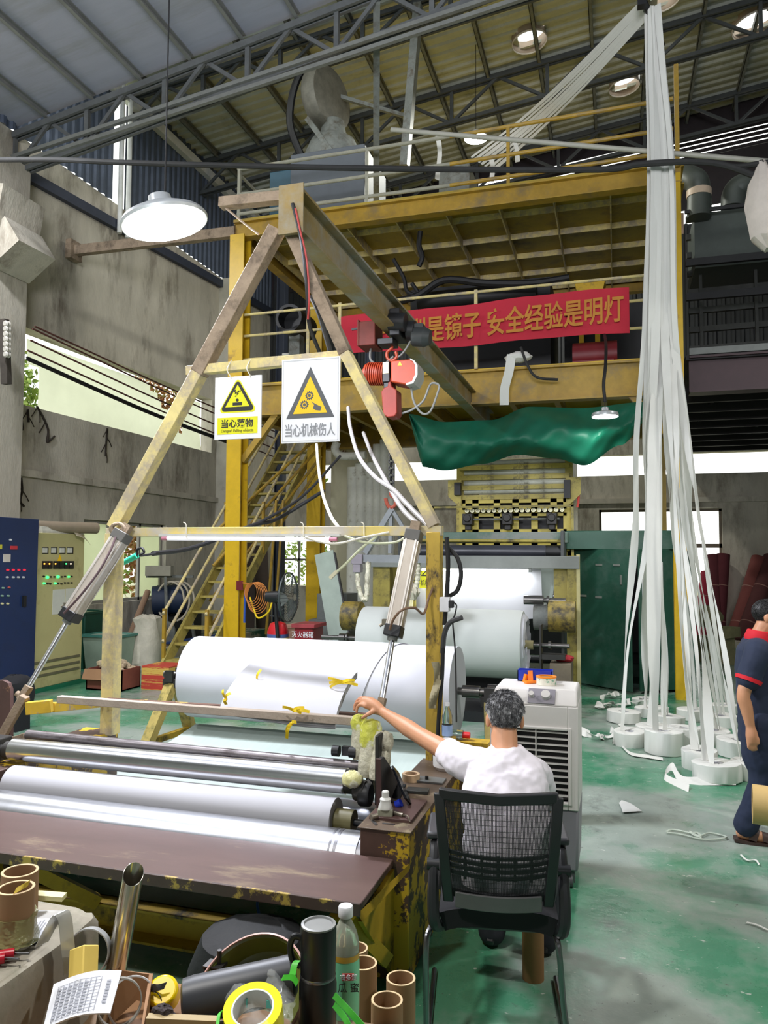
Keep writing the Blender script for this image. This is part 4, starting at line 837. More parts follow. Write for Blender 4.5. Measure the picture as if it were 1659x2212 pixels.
for u, v, m in ((15, 1231, rb), (27, 1231, rb), (39, 1231, rb), (51, 1231, rb), (14, 1247, wb), (27, 1247, wb), (38, 1247, wb), (49, 1247, wb), (5, 1270, gb), (18, 1269, mat('dull red button', (190, 90, 80), .4)), (3, 1287, gb), (16, 1287, gb), (3, 1304, cbn), (15, 1304, cbn), (21, 1166, wb)): knob(u, v, m, cb, xb)
def plate(u0, v0, u1, v1, x, m, par, name, t=.012, **k):
    a, c = at(u0, v0, X=x), at(u1, v1, X=x); return ob(name, B().box(x-.005, x+t, a.y, c.y, c.z, a.z), m, par, **k)
plate(7, 1197, 21, 1214, xb, mat('pale meter', (200, 190, 180), .5), cb, 'meter'); plate(22, 1179, 36, 1187, xb, mat('red label', (190, 50, 60), .5), cb, 'red_label'); plate(0, 1176, 3, 1186, xb, mat('yellow label', (200, 190, 60), .5), cb, 'yellow_label')
plate(48, 1287, 53, 1310, xb, black, cb, 'handle', t=.03)
cc = thing('control_cabinet', 'beige control cabinet with four meters and green indicator lamps', 'control cabinet', (CX-.4, (yb1+yb2)/2, 0))
ob('body', B().box(CX-.6, CX, yb1+.01, yb2, .06, zb_), beige, cc, bev=.006)
ob('plinth', B().box(CX-.6, CX+.02, yb1+.01, yb2+.3, 0, .06), mat('green kerb paint', (30, 110, 80), .5), cc)
for u in (97, 116, 134, 151):
    m_ = plate(u-6, 1182, u+6, 1196, CX, black, cc, 'meter'); plate(u-4.6, 1183.5, u+4.6, 1194.5, CX+.012, mat('meter face', (206, 206, 196), .4), m_, 'meter_face', t=.006)
for u, c in ((95, 'o'), (106, 'o'), (119, 'o'), (130, ''), (142, 'g'), (152, 'w')):
    m_ = plate(u-4, 1212, u+4, 1228, CX, black, cc, 'breaker', t=.03)
    if c: p = at(u+1, 1218, X=CX+.045); ob('indicator', B().ell(p, (.012, .012, .012), 8, 6), {'o': mat('orange lamp', (255, 170, 60), .4, emit=(255, 170, 60), es=3), 'g': mat('green lamp', (60, 230, 110), .4, emit=(60, 255, 120), es=2.5), 'w': mat('warm lamp', (255, 230, 190), .4, emit=(255, 230, 190), es=2)}[c], m_)
gl = mat('green lamp', (60, 230, 110), .4)
for u, v, m, r in ((93, 1245, black, .018), (101, 1247, gl, .032), (108, 1246, black, .018), (116, 1246, black, .018), (124, 1246, gl, .032), (132, 1246, black, .018), (139, 1245, black, .016), (147, 1246, gl, .022), (153, 1245, black, .016), (94, 1260, gl, .022), (101, 1260, black, .018), (107, 1261, black, .018), (118, 1260, gl, .022), (124, 1260, black, .018), (131, 1261, black, .018), (139, 1259, black, .018), (146, 1259, black, .018), (153, 1259, black, .018)): knob(u, v, m, cc, CX, r)
plate(114, 1274, 139, 1325, CX, mat('paper notice', (206, 206, 196), .7, var=.05), cc, 'paper_notice', t=.004); plate(142, 1272, 163, 1322, CX, mat('paper notice', (206, 206, 196), .7), cc, 'paper_notice', t=.004)
p = at(129, 1205, X=CX+.004); ob('warning_triangle', B().prism([p+V(0, -.05, -.05), p+V(0, .05, -.05), p+V(0, 0, .05)], (.003, 0, 0)), sy, cc)
b = B()
for v in (1437, 1452, 1466): a, c = at(70, v, X=CX+.004), at(168, v-16, X=CX+.004); b.box(CX-.004, CX+.012, yb1+.08, yb2-.05, a.z-.0, a.z+.035)
ob('vent_louver', b, mat('vent grey', (104, 100, 76), .6), cc)
tag(ob('cardboard_tube', B().tube(at(60, 1137, X=CX-.2), at(208, 1141, X=CX+.1), .085, n=24), mat('brown paper tube', (138, 124, 104), .8, var=.1)), 'long grey brown paper tube lying on top of the control cabinets', 'tube')
tag(ob('plastic_roll', B().tube(at(80, 1147, X=CX-.12), at(165, 1149, X=CX-.1), .09, .07, n=16), mat('greyish plastic film', (190, 188, 176), .4, var=.2, scale=9), noise=.01), 'crumpled plastic wrapped roll on the beige cabinet top', 'plastic roll')
tag(ob('paper_scrap', B().grid(lambda a, c: at(160+30*a+6*c, 1150+20*a*a+8*c, X=CX+.02+.06*c+.05*a), 6, 4, .003), mat('old paper', (196, 186, 160), .8)), 'bent paper scrap hanging over the beige cabinet edge', 'paper')
tag(ob('black_coat', B().ell(at(34, 1480, X=-6.4), (.16, .2, .12), 14, 10).ell(at(48, 1500, X=-6.4), (.12, .16, .2), 12, 8).box(at(36, 1500, X=-6.4).x-.1, at(36, 1500, X=-6.4).x+.1, at(36, 1500, X=-6.4).y-.1, at(36, 1500, X=-6.4).y+.1, 0, at(36, 1490, X=-6.4).z), mat('black cloth', (20, 20, 24), .9), noise=.01), 'black cloth thrown over a stool before the dark blue cabinet', 'cloth')
# clutter on the floor by the wall
kraft = mat('brown cardboard', (150, 112, 78), .8, var=.12, scale=5)
bx_ = thing('cardboard_box', 'open brown cardboard box full of rags on the floor before the beige cabinet', 'cardboard box', (-6.9, 9.9, 0))
c0 = at(148, 1490, z=0); c0 = V(-7.25, 9.75, 0)
ob('carton', B().box(-7.35, -6.75, 9.5, 9.52, 0, .3).box(-7.35, -6.75, 9.93, 9.95, 0, .3).box(-7.35, -7.33, 9.5, 9.95, 0, .3).box(-6.77, -6.75, 9.5, 9.95, 0, .3).box(-7.35, -6.75, 9.5, 9.95, 0, .02), mat('brown red carton', (128, 70, 56), .8, var=.15), bx_)
ob('flap', B().bar((-7.05, 9.47, .3), (-7.05, 9.40, .16), .6, .01), kraft, bx_)
b = B(); rnd = random.Random(3)
for k in range(16): b.ell((-7.05+rnd.uniform(-.24, .24), 9.72+rnd.uniform(-.16, .16), .27+rnd.uniform(0, .12)), (rnd.uniform(.05, .1), rnd.uniform(.05, .09), rnd.uniform(.02, .05)), 8, 6)
tag(ob('rag_heap', b, mat('pale rags', (190, 170, 140), .9, var=.3, scale=6), noise=.012), 'heap of pale rags filling the open cardboard box', 'rags', kind='stuff')
ob_ = tag(ob('carton', B().box(-6.6, -6.15, 9.75, 10.2, 0, .34), mat('red yellow printed carton', (180, 60, 44), .7, var=.1, col2=(206, 170, 80), lo=.5, hi=.52, s2=4, stretch=(.1, .1, 2)), bev=.004), 'red and yellow printed carton half hidden behind the frame post', 'cardboard box')
def bin_(c, w, d, h, m, label, rim):
    t = thing('waste_bin', label, 'bin', c); x, y, z = c
    ob('tub', B().hexa([(x-w*.42, y-d*.42, 0), (x+w*.42, y-d*.42, 0), (x+w*.42, y+d*.42, 0), (x-w*.42, y+d*.42, 0), (x-w/2, y-d/2, h), (x+w/2, y-d/2, h), (x+w/2, y+d/2, h), (x-w/2, y+d/2, h)]), m, t, bev=.02)
    ob('rim', B().bar((x-w/2-.02, y-d/2, h), (x+w/2+.02, y-d/2, h), .05, .04).bar((x-w/2-.02, y+d/2, h), (x+w/2+.02, y+d/2, h), .05, .04).bar((x-w/2, y-d/2, h), (x-w/2, y+d/2, h), .05, .04).bar((x+w/2, y-d/2, h), (x+w/2, y+d/2, h), .05, .04), rim, t)
bin_((-8.15, 11.1, 0), .7, .5, .6, mat('grey green tub', (150, 168, 150), .5, var=.1), 'grey green tub with a teal rim beside the white sack', mat('teal rim', (70, 130, 118), .4))
bin_((-8.95, 11.35, 0), .7, .6, .95, mat('dark green tub', (22, 74, 58), .4), 'dark green tall bin behind the grey green tub', mat('dark green tub', (22, 74, 58), .4))
b = B().lathe([(.24, 0), (.27, .1), (.26, .45), (.22, .72), (.24, .86), (.1, .9)], (-7.75, 11.6, 0), n=18)
tag(ob('woven_sack', b, mat('white woven sack', (196, 190, 172), .7, var=.12, scale=5, bump=.5, bs=12), noise=.03), 'crumpled white woven sack standing behind the grey green tub', 'sack')
tag(ob('kerb', B().box(-9.3, -8.05, 11.75, 17.0, 0, .18), mat('green kerb edge', (40, 92, 70), .6, var=.15, col2=(170, 160, 140), lo=.5, hi=.55, s2=2)), 'low green edged concrete plinth along the foot of the left wall', 'plinth')
tag(ob('plank', B().bar((-8.6, 12.4, .198), (-8.3, 15.4, .198), .3, .03), mat('pale plank', (186, 160, 140), .8)), 'pale plank lying on the green edged plinth', 'plank')
tag(ob('blue_bar', B().bar((-8.4, 12.8, .235), (-8.2, 15.0, .235), .05, .04), mat('blue bar', (60, 90, 160), .5)), 'thin blue bar lying on the plinth by the wall', 'bar')
jk = thing('welding_set', 'black heap of welding gear with hoses and a blue motor against the left wall', 'welding gear', (-8.7, 13.8, .18))
ob('motor', B().tube((-9.1, 13.8, 1.0), (-8.5, 14.1, 1.05), .3, n=20), mat('blue motor', (24, 40, 66), .6), jk)
ob('tank', B().tube((-9.0, 14.4, .18), (-9.0, 14.4, 1.3), .34, n=20).box(-9.2, -8.5, 13.5, 14.7, .18, .7), black, jk)
ob('frame', B().bar((-8.5, 13.4, .18), (-8.7, 13.6, 1.5), .05, .05).bar((-8.3, 14.1, .18), (-8.5, 14.0, 1.5), .05, .05).bar((-9.2, 13.7, 1.5), (-8.3, 14.0, 1.5), .1, .05), steel, jk)
ob('hose_coil', B().path([(-8.6+.35*math.cos(k*.7), 13.6+.02*k, 1.0+.4*math.sin(k*.7)) for k in range(26)], .02), mat('pale hose', (190, 180, 160), .6), jk)
ob('hood', B().cbox((-8.9, 13.7, 1.62), (.5, .4, .2), rz=.4), mat('pale metal hood', (150, 146, 130), .6), jk)
ob('wheel', B().ring((-8.55, 13.35, .42), (.3, -1, 0), .24, .12, .08), steel, jk)
tag(ob('pole', B().tube((-8.9, 12.6, .18), (-9.1, 13.6, 1.2), .06), mat('wooden pole', (140, 112, 90), .8)), 'brown pole leaning on the wall beside the welding gear', 'pole')
tag(ob('dark_boards', B().bar((-9.0, 17.9, .02), (-9.3, 18.5, 2.4), .3, .05).bar((-8.9, 18.6, .02), (-9.25, 19.0, 2.2), .4, .06), mat('dark boards', (70, 58, 50), .8)), 'dark boards leaning in the far left corner', 'boards')
# ------------------------------------------------------------------ mid background between the columns
fn = thing('pedestal_fan', 'grey pedestal fan seen edge on behind the front reel', 'fan', at(620, 1440, Y=9.6)*1)
fc = at(623, 1290, Y=9.6); fn.location = (fc.x, fc.y, 0); WORLD[fn.name] = V(fc.x, fc.y, 0)
dirv = V(1, .03, 0)
cage = mat('dark wire cage', (70, 76, 76), .4, .5)
b = B(); _, fa, fb = frame(dirv)
for k in range(36):
    a = 2*math.pi*k/36; r_ = fa*math.cos(a)+fb*math.sin(a)
    b.path([fc+dirv*.09+r_*.05, fc+dirv*.08+r_*.2, fc+r_*.33], .003, n=4, k=3); b.path([fc-dirv*.09+r_*.05, fc-dirv*.08+r_*.2, fc+r_*.33], .003, n=4, k=3)
b.lathe([(.325, -.01), (.338, -.01), (.338, .01), (.325, .01), (.325, -.01)], fc, dirv, 36, False)
ob('cage', b, cage, fn)
b = B()
for k in range(3):
    a = 2*math.pi*k/3; r_ = fa*math.cos(a)+fb*math.sin(a); q_ = dirv.cross(r_)
    b.strip([fc+r_*.05, fc+r_*.17, fc+r_*.29], lambda t, q_=q_: q_*(.08+.12*t)+dirv*.05, .004)
ob('blade', b, mat('grey fan blade', (120, 128, 126), .4), fn)
ob('motor', B().tube(fc-dirv*.1, fc-dirv*.32, .09, .07, n=20), black, fn)
ob('pole', B().tube((fc.x-.12, fc.y+.1, .04), fc-dirv*.2, .025), black, fn); ob('foot', B().tube((fc.x-.12, fc.y+.1, 0), (fc.x-.12, fc.y+.1, .05), .26, n=24), black, fn)
pe = at(600, 1400, Y=9.9); ex = thing('fire_extinguisher', 'red fire extinguisher with a yellow label standing behind the front reel', 'fire extinguisher', (pe.x, 9.9, 0))
red = mat('red enamel', (196, 30, 40), .35); zt_ = at(600, 1342, Y=9.9).z
ob('cylinder', B().lathe([(.14, .04), (.15, .06), (.15, zt_-.14), (.11, zt_-.03), (.04, zt_)], (pe.x, 9.9, 0), n=24), red, ex)
ob('label', B().tube((pe.x, 9.9, zt_-.42), (pe.x, 9.9, zt_-.22), .1515, n=24, caps=False), mat('yellow blue label', (226, 206, 90), .5), ex); ob('label_band', B().tube((pe.x, 9.9, zt_-.22), (pe.x, 9.9, zt_-.17), .1517, n=24, caps=False), mat('label blue', (70, 90, 140), .5), ex)
ob('valve', B().tube((pe.x, 9.9, zt_-.02), (pe.x, 9.9, zt_+.06), .03).bar((pe.x-.1, 9.85, zt_+.08), (pe.x+.06, 9.9, zt_+.06), .02, .02), black, ex)
ob('stand', B().tube((pe.x, 9.9, 0), (pe.x, 9.9, .05), .15), black, ex)
bx0, bx1 = at(633, 1363, Y=9.7).x, at(681, 1363, Y=9.7).x; zf = at(655, 1356, Y=9.7).z
fb_ = thing('fire_box', 'dark red fire extinguisher box with white characters behind the front reel', 'box', ((bx0+bx1)/2, 9.8, 0))
dr = mat('dark red enamel', (136, 22, 36), .4)
ob('body', B().box(bx0+.02, bx1-.04, 9.7, 10.1, 0, zf), dr, fb_, bev=.006); ob('lid', B().box(bx0-.01, bx1, 9.66, 10.12, zf, zf+.05), mat('pale red lid', (160, 60, 66), .5), fb_, bev=.004)
text('lettering', '灭火器箱', .09, ((bx0+bx1)/2-.02, 9.695, zf-.09), EX, EZ, wht, fb_, sx=.9)
tag(ob('paper_box', B().box(pe.x-.05, pe.x+.25, 10.3, 10.6, 0, .95).box(pe.x-.08, pe.x+.28, 10.28, 10.62, .9, .94), mat('pink beige box', (200, 160, 140), .7)), 'beige box with a red edge behind the fire extinguisher', 'box')
ln = thing('leaning_panel', 'long grey green steel panel leaning to the left in the middle of the hall', 'panel', (-3.7, 10.6, 0))
pA, pB_ = at(748, 1420, Y=10.3), at(700, 1194, Y=10.9)
pA = V(pA.x+.05, 10.3, 0)
ob('sheet', B().bar(pA, pB_, .30, .03, (0, -1, .3)), mat('grey green panel', (150, 164, 152), .5, var=.1), ln); ob('edge', B().bar(pA+V(.17, 0, 0), pB_+V(.17, 0, 0), .02, .07, (0, -1, .3)), black, ln)
tag(ob('machine_housing', B().box(-4.6, -3.9, 11.2, 12.0, 0, .95).box(-4.5, -4.0, 11.3, 11.8, .95, 1.35), mat('grey machine', (96, 100, 98), .5, var=.2)), 'low grey machine housing behind the fan and the middle column', 'machine')
# orange cable coil hung on the first column
b = B()
for j in range(7):
    c = at(545+j*2-6, 1280+j*2, Y=11.0); r_ = .11+.012*j
    b.path([(c.x+r_*math.cos(t*math.pi/6+j), 11.05+.006*j, c.z+r_*1.35*math.sin(t*math.pi/6+j)) for t in range(13)], .006, n=6)
p = at(541, 1262, Y=11.08); b.bar(p, (-5.92, 11.4, p.z+.02), .02, .02)
coil = tag(ob('cable_coil', b, mat('orange cable', (206, 130, 60), .5)), 'coil of orange cable hung on the right side of the thick yellow column', 'cable coil')
ob('yellow_cord', B().path([at(540, 1290, Y=11.1), at(548, 1315, Y=11.08), at(558, 1335, Y=11.05), at(580, 1322, Y=11.02), at(588, 1300, Y=11.02)], .014, n=8), yrib, coil)
tag(ob('blue_stick', B().tube(at(530, 1275, Y=11.28), at(528, 1345, Y=11.28), .02), mat('blue stick', (40, 80, 170), .5)), 'short blue stick behind the orange cable coil', 'stick')
tag(ob('red_patch', B().box(at(509, 1270, Y=11.25).x, at(523, 1270, Y=11.25).x, 11.27, 11.285, at(516, 1275, Y=11.27).z, at(516, 1255, Y=11.27).z), mat('dark red sticker', (110, 30, 34), .5)), 'dark red square sticker on the thick yellow column', 'sticker')
# old concrete pier with pipes
tag(ob('pier', B().box(at(714, 1100, Y=16).x, at(795, 1100, Y=16).x, 16, 16.6, 0, 4.3), mat('peeling cream pier', (200, 196, 170), .85, var=.12, scale=2, col2=(106, 74, 66), lo=.58, hi=.6, s2=1.6, stretch=(1, 1, .5)), bev=.01), 'old cream concrete pier with peeling paint behind the crossbar', 'pier')
pp = mat('white wrapped pipe', (206, 206, 196), .6, var=.12, scale=4, col2=(140, 130, 110), lo=.56, hi=.7)
for k, (u, v0, v1, r) in enumerate(((765, 1010, 1150, .14), (781, 1000, 1150, .14), (800, 1000, 1150, .10), (815, 960, 1140, .09), (831, 950, 1100, .10), (846, 950, 1010, .07))):
    a, c = at(u, v0, Y=14.6), at(u, v1+280, Y=14.6); tag(ob('vertical_pipe', B().tube((a.x, 14.6, 0), (a.x, 14.6, a.z), r, n=16), pp), 'white vertical pipe, %s of the row left of the green tarpaulin' % ('first', 'second', 'third', 'fourth', 'fifth', 'last')[k], 'pipe', 'white vertical pipes')
tag(ob('bent_pipe', B().path([at(728, 955, Y=14), at(724, 972, Y=14), at(740, 985, Y=14), at(790, 983, Y=14)], .08, n=12), pp), 'pale bent pipe under the lower deck beside the larger sign', 'pipe')
# lifting beam hung on a chain
LY = 8.4
lf = thing('lifting_beam', 'grey triangular lifting beam hung from a red hook and chain above the reels', 'lifting beam', at(868, 1240, Y=LY))
ob('triangle', B().bar(at(847, 1100, Y=LY), at(790, 1195, Y=LY), .06, .08, (0, 1, 0)).bar(at(847, 1100, Y=LY), at(905, 1195, Y=LY), .04, .05, (0, 1, 0)).bar(at(845, 1115, Y=LY), at(843, 1195, Y=LY), .04, .05, (0, 1, 0)), mat('grey lifting steel', (112, 116, 118), .5, var=.12), lf)
ob('spreader', B().bar(at(765, 1206, Y=LY), at(925, 1208, Y=LY), .09, .085), mat('grey lifting steel', (112, 116, 118), .5), lf)
ob('end_hook', B().cbox(at(774, 1208, Y=LY-.02), (.13, .12, .11)).cbox(at(773, 1227, Y=LY-.02), (.09, .1, .1)), mat('mauve grey casting', (120, 114, 120), .6), lf, bev=.005)
def sling(pts, label): ob('sling', B().path(pts, lambda t: .028+.004*math.sin(t*60), n=10, k=8), tape_w, lf)
sling([at(773, 1235, Y=LY-.02), at(774, 1265, Y=LY-.02), at(783, 1292, Y=LY-.02), at(792, 1292, Y=LY-.02), at(793, 1260, Y=LY-.02), at(796, 1212, Y=LY-.02)], '')
sling([at(903, 1212, Y=LY), at(903, 1240, Y=LY), at(899, 1268, Y=LY), at(893, 1275, Y=LY)], '')
ob('frayed_end', B().lathe([(.02, .06), (.05, .02), (.06, -.03), (.03, -.1)], at(893, 1275, Y=LY)), mat('frayed white rope', (196, 190, 170), .9), lf, noise=.02)
def chain(p, q, r, n, m, par, name='chain'):
    b = B(); p, q = V(p), V(q); d = (q-p)/n; _, a, c = frame(d)
    for k in range(n):
        s, t = (a, c) if k % 2 else (c, a); o = p+d*(k+.5); L_ = d.length*.62
        b.path([o+d.normalized()*L_*math.cos(x*math.pi/4)+s*r*1.6*math.sin(x*math.pi/4) for x in range(9)], r*.5, n=5, k=2)
    return ob(name, b, m, par)
chain(at(893, 1212, Y=LY), at(892, 1265, Y=LY), .013, 9, black, lf)
chain(at(845, 940, Y=LY+.05), at(845, 1060, Y=LY+.05), .018, 16, black, lf, 'hoist_chain')
ob('hook', B().path([at(845, 1060, Y=LY), at(845, 1070, Y=LY), at(854, 1078, Y=LY), at(853, 1092, Y=LY), at(843, 1097, Y=LY), at(836, 1088, Y=LY), at(833, 1076, Y=LY)], .022), mat('rusty red hook', (150, 66, 46), .6), lf)
# ------------------------------------------------------------------ green electrical cabinet on the right
green = mat('dark green cabinet paint', (36, 82, 66), .42, var=.1, scale=2, col2=(84, 106, 98), lo=.46, hi=.72, s2=1.3)
gc = thing('electrical_cabinet', 'big dark green electrical cabinet with two doors ajar behind the white strips', 'electrical cabinet', (.2, 12.6, 0))
ob('shell', B().box(-.72, -.66, 12.25, 12.95, 0, 2.34).box(1.02, 1.08, 12.05, 12.95, 0, 2.34).box(-.72, 1.08, 12.9, 12.95, 0, 2.34).box(-.72, 1.08, 12.2, 12.95, 2.3, 2.34).box(-.72, 1.08, 12.2, 12.95, 0, .06), green, gc)
ob('header', B().box(-.72, 1.08, 11.9, 12.2, 2.06, 2.34), green, gc, bev=.01)
ob('inside_gear', B().box(-.3, .8, 12.7, 12.85, .3, 1.9).box(.1, .35, 12.4, 12.6, .5, 1.2), black, gc)
d1 = ob('door', B().bar((-.64, 12.22, 1.05), (.2, 11.56, 1.05), .03, 2.02), green, gc, bev=.006)
dn = V(-.618, -.786, 0)
def ondoor(f, z, w, h, m, name, par): a = V(-.64, 12.22, z).lerp(V(.2, 11.56, z), f)+dn*.018; e = V(.84, -.66, 0).normalized(); return ob(name, B().bar(a-e*w/2, a+e*w/2, .01, h), m, par)
slv = mat('silver latch', (190, 196, 190), .35, .7)
for f, z in ((.48, 1.83), (.78, 1.83), (.20, 1.36), (.47, 1.35)): ondoor(f, z, .12, .03, slv, 'latch', d1)
ondoor(.85, 1.62, .03, .14, slv, 'lock', d1)
d2 = ob('door', B().bar((.30, 11.66, 1.05), (1.03, 12.1, 1.05), .03, 2.02), green, gc, bev=.006)
e2 = V(.73, .44, 0).normalized(); n2 = V(.44, -.73, 0).normalized()*-1; n2 = V(e2.y, -e2.x, 0)
sgc = V(.30, 11.66, 1.55)+e2*.22+n2*.018
sn = ob('warning_plate', B().bar(sgc-e2*.17, sgc+e2*.17, .008, .66), wht, d2)
ob('plate_triangle', B().prism([sgc+n2*.006-e2*.12+V(0, 0, -.12), sgc+n2*.006+e2*.14+V(0, 0, -.12), sgc+n2*.006+e2*.01+V(0, 0, .14)], n2*.002), dgr, sn)
ob('plate_field', B().prism([sgc+n2*.009-e2*.08+V(0, 0, -.1), sgc+n2*.009+e2*.1+V(0, 0, -.1), sgc+n2*.009+e2*.01+V(0, 0, .09)], n2*.002), sy, sn)
text('lettering', '当心', .13, sgc+n2*.007-e2*.02+V(0, 0, -.24), e2, EZ, mat('sign grey print', (140, 142, 146), .5), sn)
# ------------------------------------------------------------------ white strips hanging from the roof pulley
clothw = mat('white nonwoven strip', (220, 220, 214), .9, var=.03, scale=4, stretch=(3, 3, .6))
PUL = V(.47, 9.3, 8.42)
pl = thing('pulley_bar', 'steel pulley bar under the roof from which the white strips hang', 'pulley bar', (.5, 9.3, 8.3))
ob('bar', B().tube((.36, 9.05, 8.45), (.62, 9.8, 8.30), .035).bar((.36, 9.1, 8.35), (.36, 9.1, 8.6), .1, .1), black, pl)
ob('hanger', B().bar((.40, 9.25, 8.4), (.42, 9.6, 10.6), .04, .04), steel, pl)
rings = []
def disc(u, v, rpx, hpx, k, Y=None):
    """one roll lying on the floor; (u, v) is where the foot of its front edge shows"""
    p = at(u, v, z=0); d = (p-CAM).dot(FW); r = rpx*d/F_PX; h = hpx*d/F_PX; c = V(p.x, p.y+r, 0); rnd = random.Random(k)
    t = thing('strip_roll', DISC[k], 'cloth roll', tuple(c), 'rolls of white cloth strip on the floor')
    ob('coil', B().lathe([(r*.3, h*.96), (r*.6, h*1.0), (r*.96, h), (r, h*.96), (r*1.0, h*.05), (r*.97, 0), (r*.3, 0), (r*.3, h*.96)], tuple(c), (rnd.uniform(-.06, .06), rnd.uniform(-.06, .06), 1), 36, False), clothw, t, noise=.0025)
    ob('core', B().ring(tuple(c), (0, 0, 1), r*.3, r*.2, h*.93, 18), paper, t)
    return c, r, h
DL = [(1347, 1566, 36, 24), (1410, 1554, 36, 20), (1444, 1578, 36, 26), (1412, 1600, 36, 26), (1362, 1617, 34, 32), (1437, 1636, 42, 50), (1480, 1620, 34, 42), (1516, 1668, 38, 40), (1556, 1698, 52, 38), (1620, 1690, 34, 38), (1600, 1642, 44, 36), (1562, 1575, 34, 24), (1500, 1560, 34, 22), (1566, 1545, 30, 18), (1395, 1525, 28, 12), (1545, 1610, 34, 28)]
DISC = ['white cloth roll at the far left of the heap, under the leftmost strip', 'thin white roll at the back of the heap beside the yellow post', 'white roll just in front of the yellow post foot', 'white roll with a wide hole behind the tall front roll', 'roll half buried in crumpled tails at the left of the heap', 'tall frayed white roll at the front left of the heap', 'upright leaning white roll right of the tall frayed one', 'white roll tucked behind the big flat front roll', 'big flat white roll nearest the camera, its tail trailing left', 'white roll at the right end by the walking man shoes', 'white roll behind the walking man legs', 'low white roll at the back right of the heap', 'low white roll behind the middle of the heap', 'small white roll farthest back on the right', 'small flat roll farthest back on the left', 'white roll in the middle right of the heap']
DD = [disc(*q, k) for k, q in enumerate(DL)]
rnd = random.Random(11)
# where each strip comes off its roll, and how far across the bundle it hangs
SL = [(0, -.30), (1, -.22), (1, -.15), (2, -.26), (3, -.05), (4, -.02), (5, .0), (5, .06), (6, .1), (7, .15), (7, .19), (8, .22), (8, .27), (9, .30), (10, .33), (11, .36), (11, .25), (12, .12), (12, .18), (13, .4), (15, .28), (15, .34), (14, -.1), (2, .02)]
SN_ = ['outermost left', 'second from the left', 'third from the left', 'fourth from the left', 'narrow middle left', 'thin middle', 'broad draped middle', 'crossing middle', 'pale centre', 'centre right', 'centre right twisted', 'front right', 'slanting front right', 'far slanting right', 'outermost slanting right', 'back right', 'inner back', 'inner centre', 'behind the centre', 'farthest back right', 'right middle', 'right hand twisted', 'left back', 'post side']
WHERE = ['the far left roll', 'the thin back roll, left strand', 'the thin back roll, right strand', 'the roll by the post foot, left strand', 'the wide holed roll', 'the half buried roll', 'the tall frayed roll, broad strand', 'the tall frayed roll, right strand', 'the upright leaning roll', 'the roll behind the big flat one, left strand', 'the roll behind the big flat one, right strand', 'the big flat front roll, left strand', 'the big flat front roll, right strand', 'the roll by the shoes', 'the roll behind the walking legs', 'the low back right roll, right strand', 'the low back right roll, left strand', 'the low middle back roll, left strand', 'the low middle back roll, right strand', 'the small far right roll', 'the middle right roll, left strand', 'the middle right roll, right strand', 'the small far left roll', 'the roll by the post foot, right strand']
for k, (di, off) in enumerate(SL):
    c, r, h = DD[di]; e = c + V(rnd.uniform(-.5, .5)*r, rnd.uniform(-.4, .2)*r, h)
    x = .33+.42*(off+.30)/.7+.03*rnd.uniform(-1, 1); yy = 9.3+.10*rnd.uniform(-1, 1)
    top = V(.44+.10*(off+.3)/.7, yy, 8.42); hi = V(.42+.25*(off+.3)/.7, yy-.05, 6.4); mid = V(.34+.34*(off+.30)/.7, yy-.1, 4.6); low = mid.lerp(e, .52)+V(rnd.uniform(-.05, .05)-.10*(e.x-mid.x), rnd.uniform(-.1, .1), 0); low2 = mid.lerp(e, .80)+V(rnd.uniform(-.04, .04)-.06*(e.x-mid.x), rnd.uniform(-.08, .08), 0)
    ph = rnd.uniform(-.5, .5); tw = rnd.uniform(-.9, .9); w0 = .075 if k != 6 else .2
    def wv(t, ph=ph, tw=tw, w0=w0):
        a = ph + tw*math.sin(3.1*t*2+ph*3) + (1.5*math.sin(t*11+ph*7)*min(1, (t-.45)*4) if t > .45 else 0); w = w0*(1.05-.25*t+.32*math.sin(9*t+ph*9)); return V(math.cos(a)*w, math.sin(a)*w*.7, 0)
    if k == 6:
        def wv(t): w = .06 + .10*max(0, math.sin(math.pi*min(1, max(0, (t-.45)/.5))))**.7; return V(w, .04, 0)
    tag(ob('hanging_strip', B().strip([top, top.lerp(hi, .4), hi, mid, mid.lerp(e, .28)+V(-.02, 0, -.05), low, low2, e], wv, .0025, 7), clothw, ang=60), 'white hanging strip rising from ' + WHERE[k], 'cloth strip', 'white strips hanging from the roof')
for k in range(7):
    f = k/6; p0 = V(.34+.12*f, 9.25, 8.50-.14*f); p1 = at(1126+34*f, 258+28*f, Y=12.2); p2 = at(1018+44*f, 340+30*f, Y=13.0)
    tag(ob('feeding_strip', B().strip([p0, p0.lerp(p1, .5)+V(0, 0, -.05), p1, p2], lambda t, f=f: V(.64, 0, -.77)*(.040+.012*t+.014*math.sin(9*f+5*t)), .0025), clothw), 'white strip running from the pulley down to the top deck, %s of seven' % ('first and lowest', 'second', 'third', 'fourth', 'fifth', 'sixth', 'last and uppermost')[k], 'cloth strip', 'white strips running to the top deck')
def tail(pts, w, label, wf=None): tag(ob('loose_tail', B().strip(pts, wf or w, .002, 7), clothw, ang=60), label, 'cloth strip', 'loose tails of white cloth on the floor')
def fl(u, v, h=.012): p = at(u, v, z=0); p.z = h; return p
def crumple(pts, seed, label, w=.12):
    r_ = random.Random(seed); P = []
    for i in range(len(pts)-1):
        for j in range(7):
            p = fl(*pts[i]).lerp(fl(*pts[i+1]), j/7); P.append(p+V(r_.uniform(-.05, .05), r_.uniform(-.07, .07), r_.uniform(.01, .06)))
    P.append(fl(*pts[-1]))
    tag(ob('loose_tail', B().strip(P, lambda t: V(.03*math.sin(40*t), w*math.cos(11*t), .03+.03*math.sin(23*t)), .002, 5), clothw, ang=60), label, 'cloth strip', 'loose tails of white cloth on the floor')
